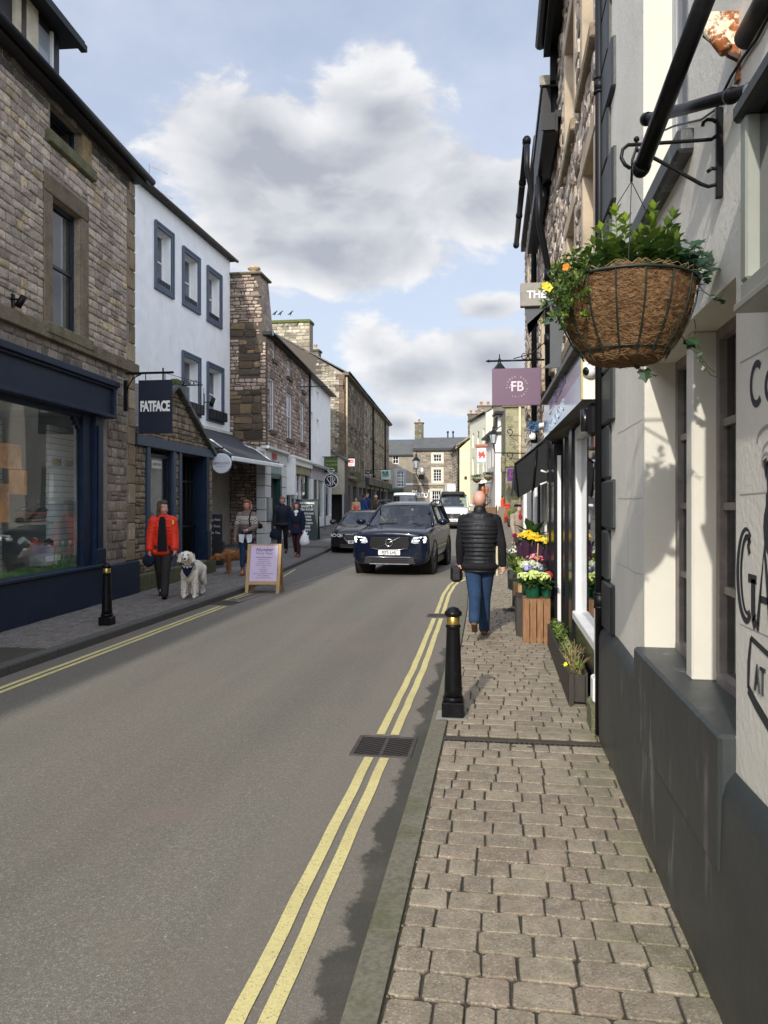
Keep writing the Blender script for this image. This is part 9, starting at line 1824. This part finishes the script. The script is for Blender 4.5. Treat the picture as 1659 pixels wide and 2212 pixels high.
# ==== dogs
def dog(lb,loc,rz,sc,coat,coat2,head_low=0.0,shag=.0,cat='dog',vox=.010,headturn=0.0,tail='down',seed=1):
 """standing dog facing -Y; withers at about 0.6*sc"""
 t=thing('dog',lb,cat,loc,rz);X=WM[t.name] @ Matrix.Scale(sc,4);w=MB(X);m=coat
 cap(w,(0,-.22,.47),(0,.0,.45),.125,.115,m);cap(w,(0,0,.45),(0,.30,.48),.115,.10,m);w.ball((0,-.25,.42),(.115,.13,.16),m,16,12);w.ball((0,.30,.46),(.10,.13,.13),m,16,12)
 nk=Vector((0,-.40,.62-head_low*.9));hc=Vector((sin(headturn)*.05,-.50+head_low*-.12,.71-head_low*1.25));cap(w,(0,-.27,.52),nk,.105,.078,m);cap(w,nk,hc,.080,.075,m)
 R3_=Matrix.Rotation(headturn,3,'Z');hq=lambda x,y,z:hc+R3_ @ Vector((x,y,z));w.ball(hc,(.082,.095,.082),m,16,12);cap(w,hq(0,-.06,-.025),hq(0,-.155,-.045-head_low*.1),.052,.038,m)
 for s in(-1,1):
  cap(w,hq(s*.07,.01,.04),hq(s*.105,.02,-.075),.026,.030,m)
  cap(w,(s*.085,-.25,.42),(s*.085,-.235,.26),.062,.040,m);cap(w,(s*.085,-.235,.26),(s*.085,-.25,.06),.036,.027,m);cap(w,(s*.085,-.25,.045),(s*.085,-.30,.03),.034,.028,m)
  cap(w,(s*.08,.32,.44),(s*.085,.25,.29),.085,.055,m);cap(w,(s*.085,.25,.29),(s*.085,.385,.17),.048,.032,m);cap(w,(s*.085,.385,.17),(s*.085,.36,.05),.030,.026,m);cap(w,(s*.085,.36,.04),(s*.085,.30,.028),.032,.027,m)
 if tail=='down':cap(w,(0,.40,.50),(0,.50,.36),.035,.05,m);cap(w,(0,.50,.36),(0,.50,.24),.05,.035,m)
 else:cap(w,(0,.40,.50),(.02,.56,.52),.03,.045,m);cap(w,(.02,.56,.52),(.03,.68,.46),.045,.02,m)
 b=rem(w.build('body',t),vox*sc,3)
 if shag>0:
  w=MB(X);rr=random.Random(seed);segs=[((0,-.25,.45),(0,.32,.47),.118,.4),((0,-.27,.52),tuple(nk),.095,.12),(tuple(nk),tuple(hc),.08,.06),((0,.42,.48),(0,.5,.3),.045,.06)]
  for s in(-1,1):segs+=[((s*.085,-.25,.42),(s*.085,-.24,.06),.045,.10),((s*.085,.30,.42),(s*.085,.34,.2),.062,.08),((s*.085,.36,.18),(s*.085,.35,.05),.032,.05),(tuple(hq(s*.08,.01,.04)),tuple(hq(s*.105,.02,-.08)),.03,.06)]
  for(a,c,r,wt)in segs:
   a,c=Vector(a),Vector(c);ax=(c-a).normalized();s1=ax.orthogonal().normalized();s2=ax.cross(s1)
   for i in range(int(5200*wt)):
    f=rr.random();an=rr.uniform(0,2*pi);n_=s1*cos(an)+s2*sin(an);p=a.lerp(c,f)+n_*r*.98;d=(n_*.5+Vector((0,.25,-1))).normalized();Ls=shag*rr.uniform(.5,1.2);sd=d.cross(n_).normalized()*.0045;q1=p+d*Ls*.55+n_*.008;q2=p+d*Ls
    k=rr.uniform(.8,1.1);w.add([p-sd,p+sd,q1+sd,q1-sd,q2],[(0,1,2,3),(3,2,4)],coat2,col=(k,k,k))
  for i in range(420):
   an=rr.uniform(0,2*pi);e=rr.uniform(-.6,1.5);n_=Vector((cos(an)*cos(e),sin(an)*cos(e),sin(e)));
   if n_.y<-.55 and n_.z<.5:continue
   p=hc+n_*.082;d=(n_*.6+Vector((0,0,-1))).normalized();sd=d.cross(n_)
   if sd.length<1e-3:continue
   sd=sd.normalized()*.005;Ls=shag*rr.uniform(.5,1.0);k=rr.uniform(.75,1.0);w.add([p-sd,p+sd,p+d*Ls*.6+sd,p+d*Ls*.6-sd,p+d*Ls],[(0,1,2,3),(3,2,4)],coat2,col=(k,k*.93,k*.8))
  w.build('shaggy_coat',t)
 w=MB(X)
 for s in(-1,1):w.ball(hq(s*.036,-.078,.022),.0125,M['black'],8,6)
 w.ball(hq(0,-.19,-.032),(.020,.016,.016),M['black'],10,6);w.build('eyes_and_nose',t)
 return t,X,hq
wcoat=pm('cream dog fur',(.74,.69,.60),.95,var=.2,vs=9,bump=.8,bs=50,bd=.01,spec=.1,stain=(.36,.26,.17),sst=.5,ssc=1.3);tuft=pm('fur tufts',(.62,.57,.49),.95,attr=True,var=.1,spec=.1)
def furattr(name,col):
 m,t,p=newmat(name);a=N(t,'ShaderNodeAttribute',attribute_name='Col');c=mixc(t,1.0,a.outputs['Color'],col,'MULTIPLY');L(t,c,p.inputs['Base Color']);p.inputs['Roughness'].default_value=.95;p.inputs['Specular IOR Level'].default_value=.1;return m
base=gp(402,1293);t,X,hq=dog('large cream shaggy dog with navy bandana standing beside the red jacketed woman',(base.x+.02,base.y+.25,.1),radians(10),1.05,wcoat,furattr('cream tufts',(.86,.81,.72)),shag=.028,headturn=radians(6),seed=2)
w=MB(X);w.add([(-.10,-.40,.56),(.10,-.40,.56),(.06,-.43,.44),(0,-.44,.36),(-.06,-.43,.44),(0,-.45,.55)],[(0,5,4),(5,1,2),(5,2,3,4)],cl('navy bandana',(.01,.016,.05)));w.tube([(.10*cos(a),-.36+.09*sin(a),.57)for a in[2*pi*i/18 for i in range(18)]],.014,cl('navy collar',(.012,.02,.05)),6,closed=True);w.build('bandana',t)
w=MB(X);w.tube([hq(-.05,-.10,-.045),hq(0,-.16,-.01),hq(.05,-.10,-.045)],.006,M['blackmatt'],5);w.build('head_collar',t)
dn=X @ Vector((0,-.38,.58));t=thing('dog_lead','dark blue lead looping from the woman\'s hand to the cream dog\'s collar','lead',tuple(hnd));w=MB();mid=(hnd+dn)/2+Vector((.05,-.05,-.10));w.tube([hnd,hnd.lerp(mid,.5)+Vector((0,0,-.04)),mid,dn.lerp(mid,.4)+Vector((.04,0,-.06)),dn],.008,cl('lead webbing',(.012,.014,.03)),6);w.build('lead_strap',t)
gcoat=pm('golden fur',(.30,.135,.05),.95,var=.25,vs=7,bump=.7,bs=40,bd=.01,spec=.1)
base=gp(520,1241);t,X,hq=dog('golden brown dog sniffing the pavement behind the folding board',(base.x-.18,base.y+.35,.1),radians(-62),.92,gcoat,furattr('golden tufts',(.34,.16,.065)),head_low=.22,shag=.035,tail='out',headturn=radians(-10),seed=4,vox=.012)
dn=X @ Vector((0,-.38,.42));t=thing('dog_lead','thin lead from the fair isle jumper woman\'s hand to the golden dog','lead',tuple(hn3));w=MB();w.tube([hn3,(hn3+dn)/2+Vector((0,0,-.2)),dn],.006,cl('lead webbing',(.012,.014,.03)),5);w.build('lead_strap',t)
# ==== folding board on the road edge
c=(gp(541,1283,0)+gp(606,1268,0))/2;c=Vector((-4.46,14.45,.004));t=thing('folding_board','pine framed folding board with lilac menu poster standing at the left kerb','sandwich board',tuple(c));X=T(c.x,c.y,c.z,radians(6));tl=math.atan2(.26,.9)
for s in(-1,1):
 w=MB(X @ Matrix.Translation((0,0,.93)) @ Matrix.Rotation(tl*s,4,'X'));
 w.box(-.33,-.265,-.018,.018,-.97,.0,M['pine'],bv=.004);w.box(.265,.33,-.018,.018,-.97,0,M['pine'],bv=.004);w.box(-.265,.265,-.016,.016,-.80,-.73,M['pine'],bv=.004);w.box(-.265,.265,-.016,.016,-.03,0,M['pine']);w.build('board_frame',t)
 if s>0:w=MB(X @ Matrix.Translation((0,0,.93)) @ Matrix.Rotation(tl,4,'X'));w.box(-.265,.265,-.012,.0,-.73,-.03,M['dwood']);w.build('rear_panel',t)
XX=X @ Matrix.Translation((0,0,.93)) @ Matrix.Rotation(-tl,4,'X')
w=MB(XX);w.box(-.262,.262,-.012,.006,-.73,-.03,pm('lilac poster',(.56,.47,.66),.55,var=.03));p_=w.build('lilac_poster',t)
w=MB(XX);ink=pm('poster ink',(.05,.03,.07),.6);w.text('Number',.098,ink,frame((.0,-.0135,-.115),(1,0,0),UPZ),.0005,.001,shear=.25);w.text('Forty Four',.075,ink,frame((0,-.0135,-.185),(1,0,0),UPZ),.0005,0,shear=.25)
rr=random.Random(2);w.tube([(-.17+.34*i/12,-.0135,-.262+.006*sin(i*2.3))for i in range(13)],[.006]+[.012]*11+[.006],M['blackmatt'],5,flat=.2)
for i,s in enumerate(['BREAKFAST ROLLS','WARM BAGUETTES','SOURDOUGH TOASTIES','LIGHT LUNCHES, SALADS','SOUP','MAIN MEALS','KIDS MENU','VEGAN & GLUTEN FREE OPTIONS','CAKES & DESSERTS','FRESHLY BAKED SCONES']):w.text(s,.026,ink,frame((0,-.0135,-.305-.040*i),(1,0,0),UPZ),.0004)
w.build('poster_lettering',p_)
w=MB(X);w.box(-.10,.08,-.03,.10,.12,.20,pm('white weight',(.6,.6,.6),.6));w.build('ballast_block',t)
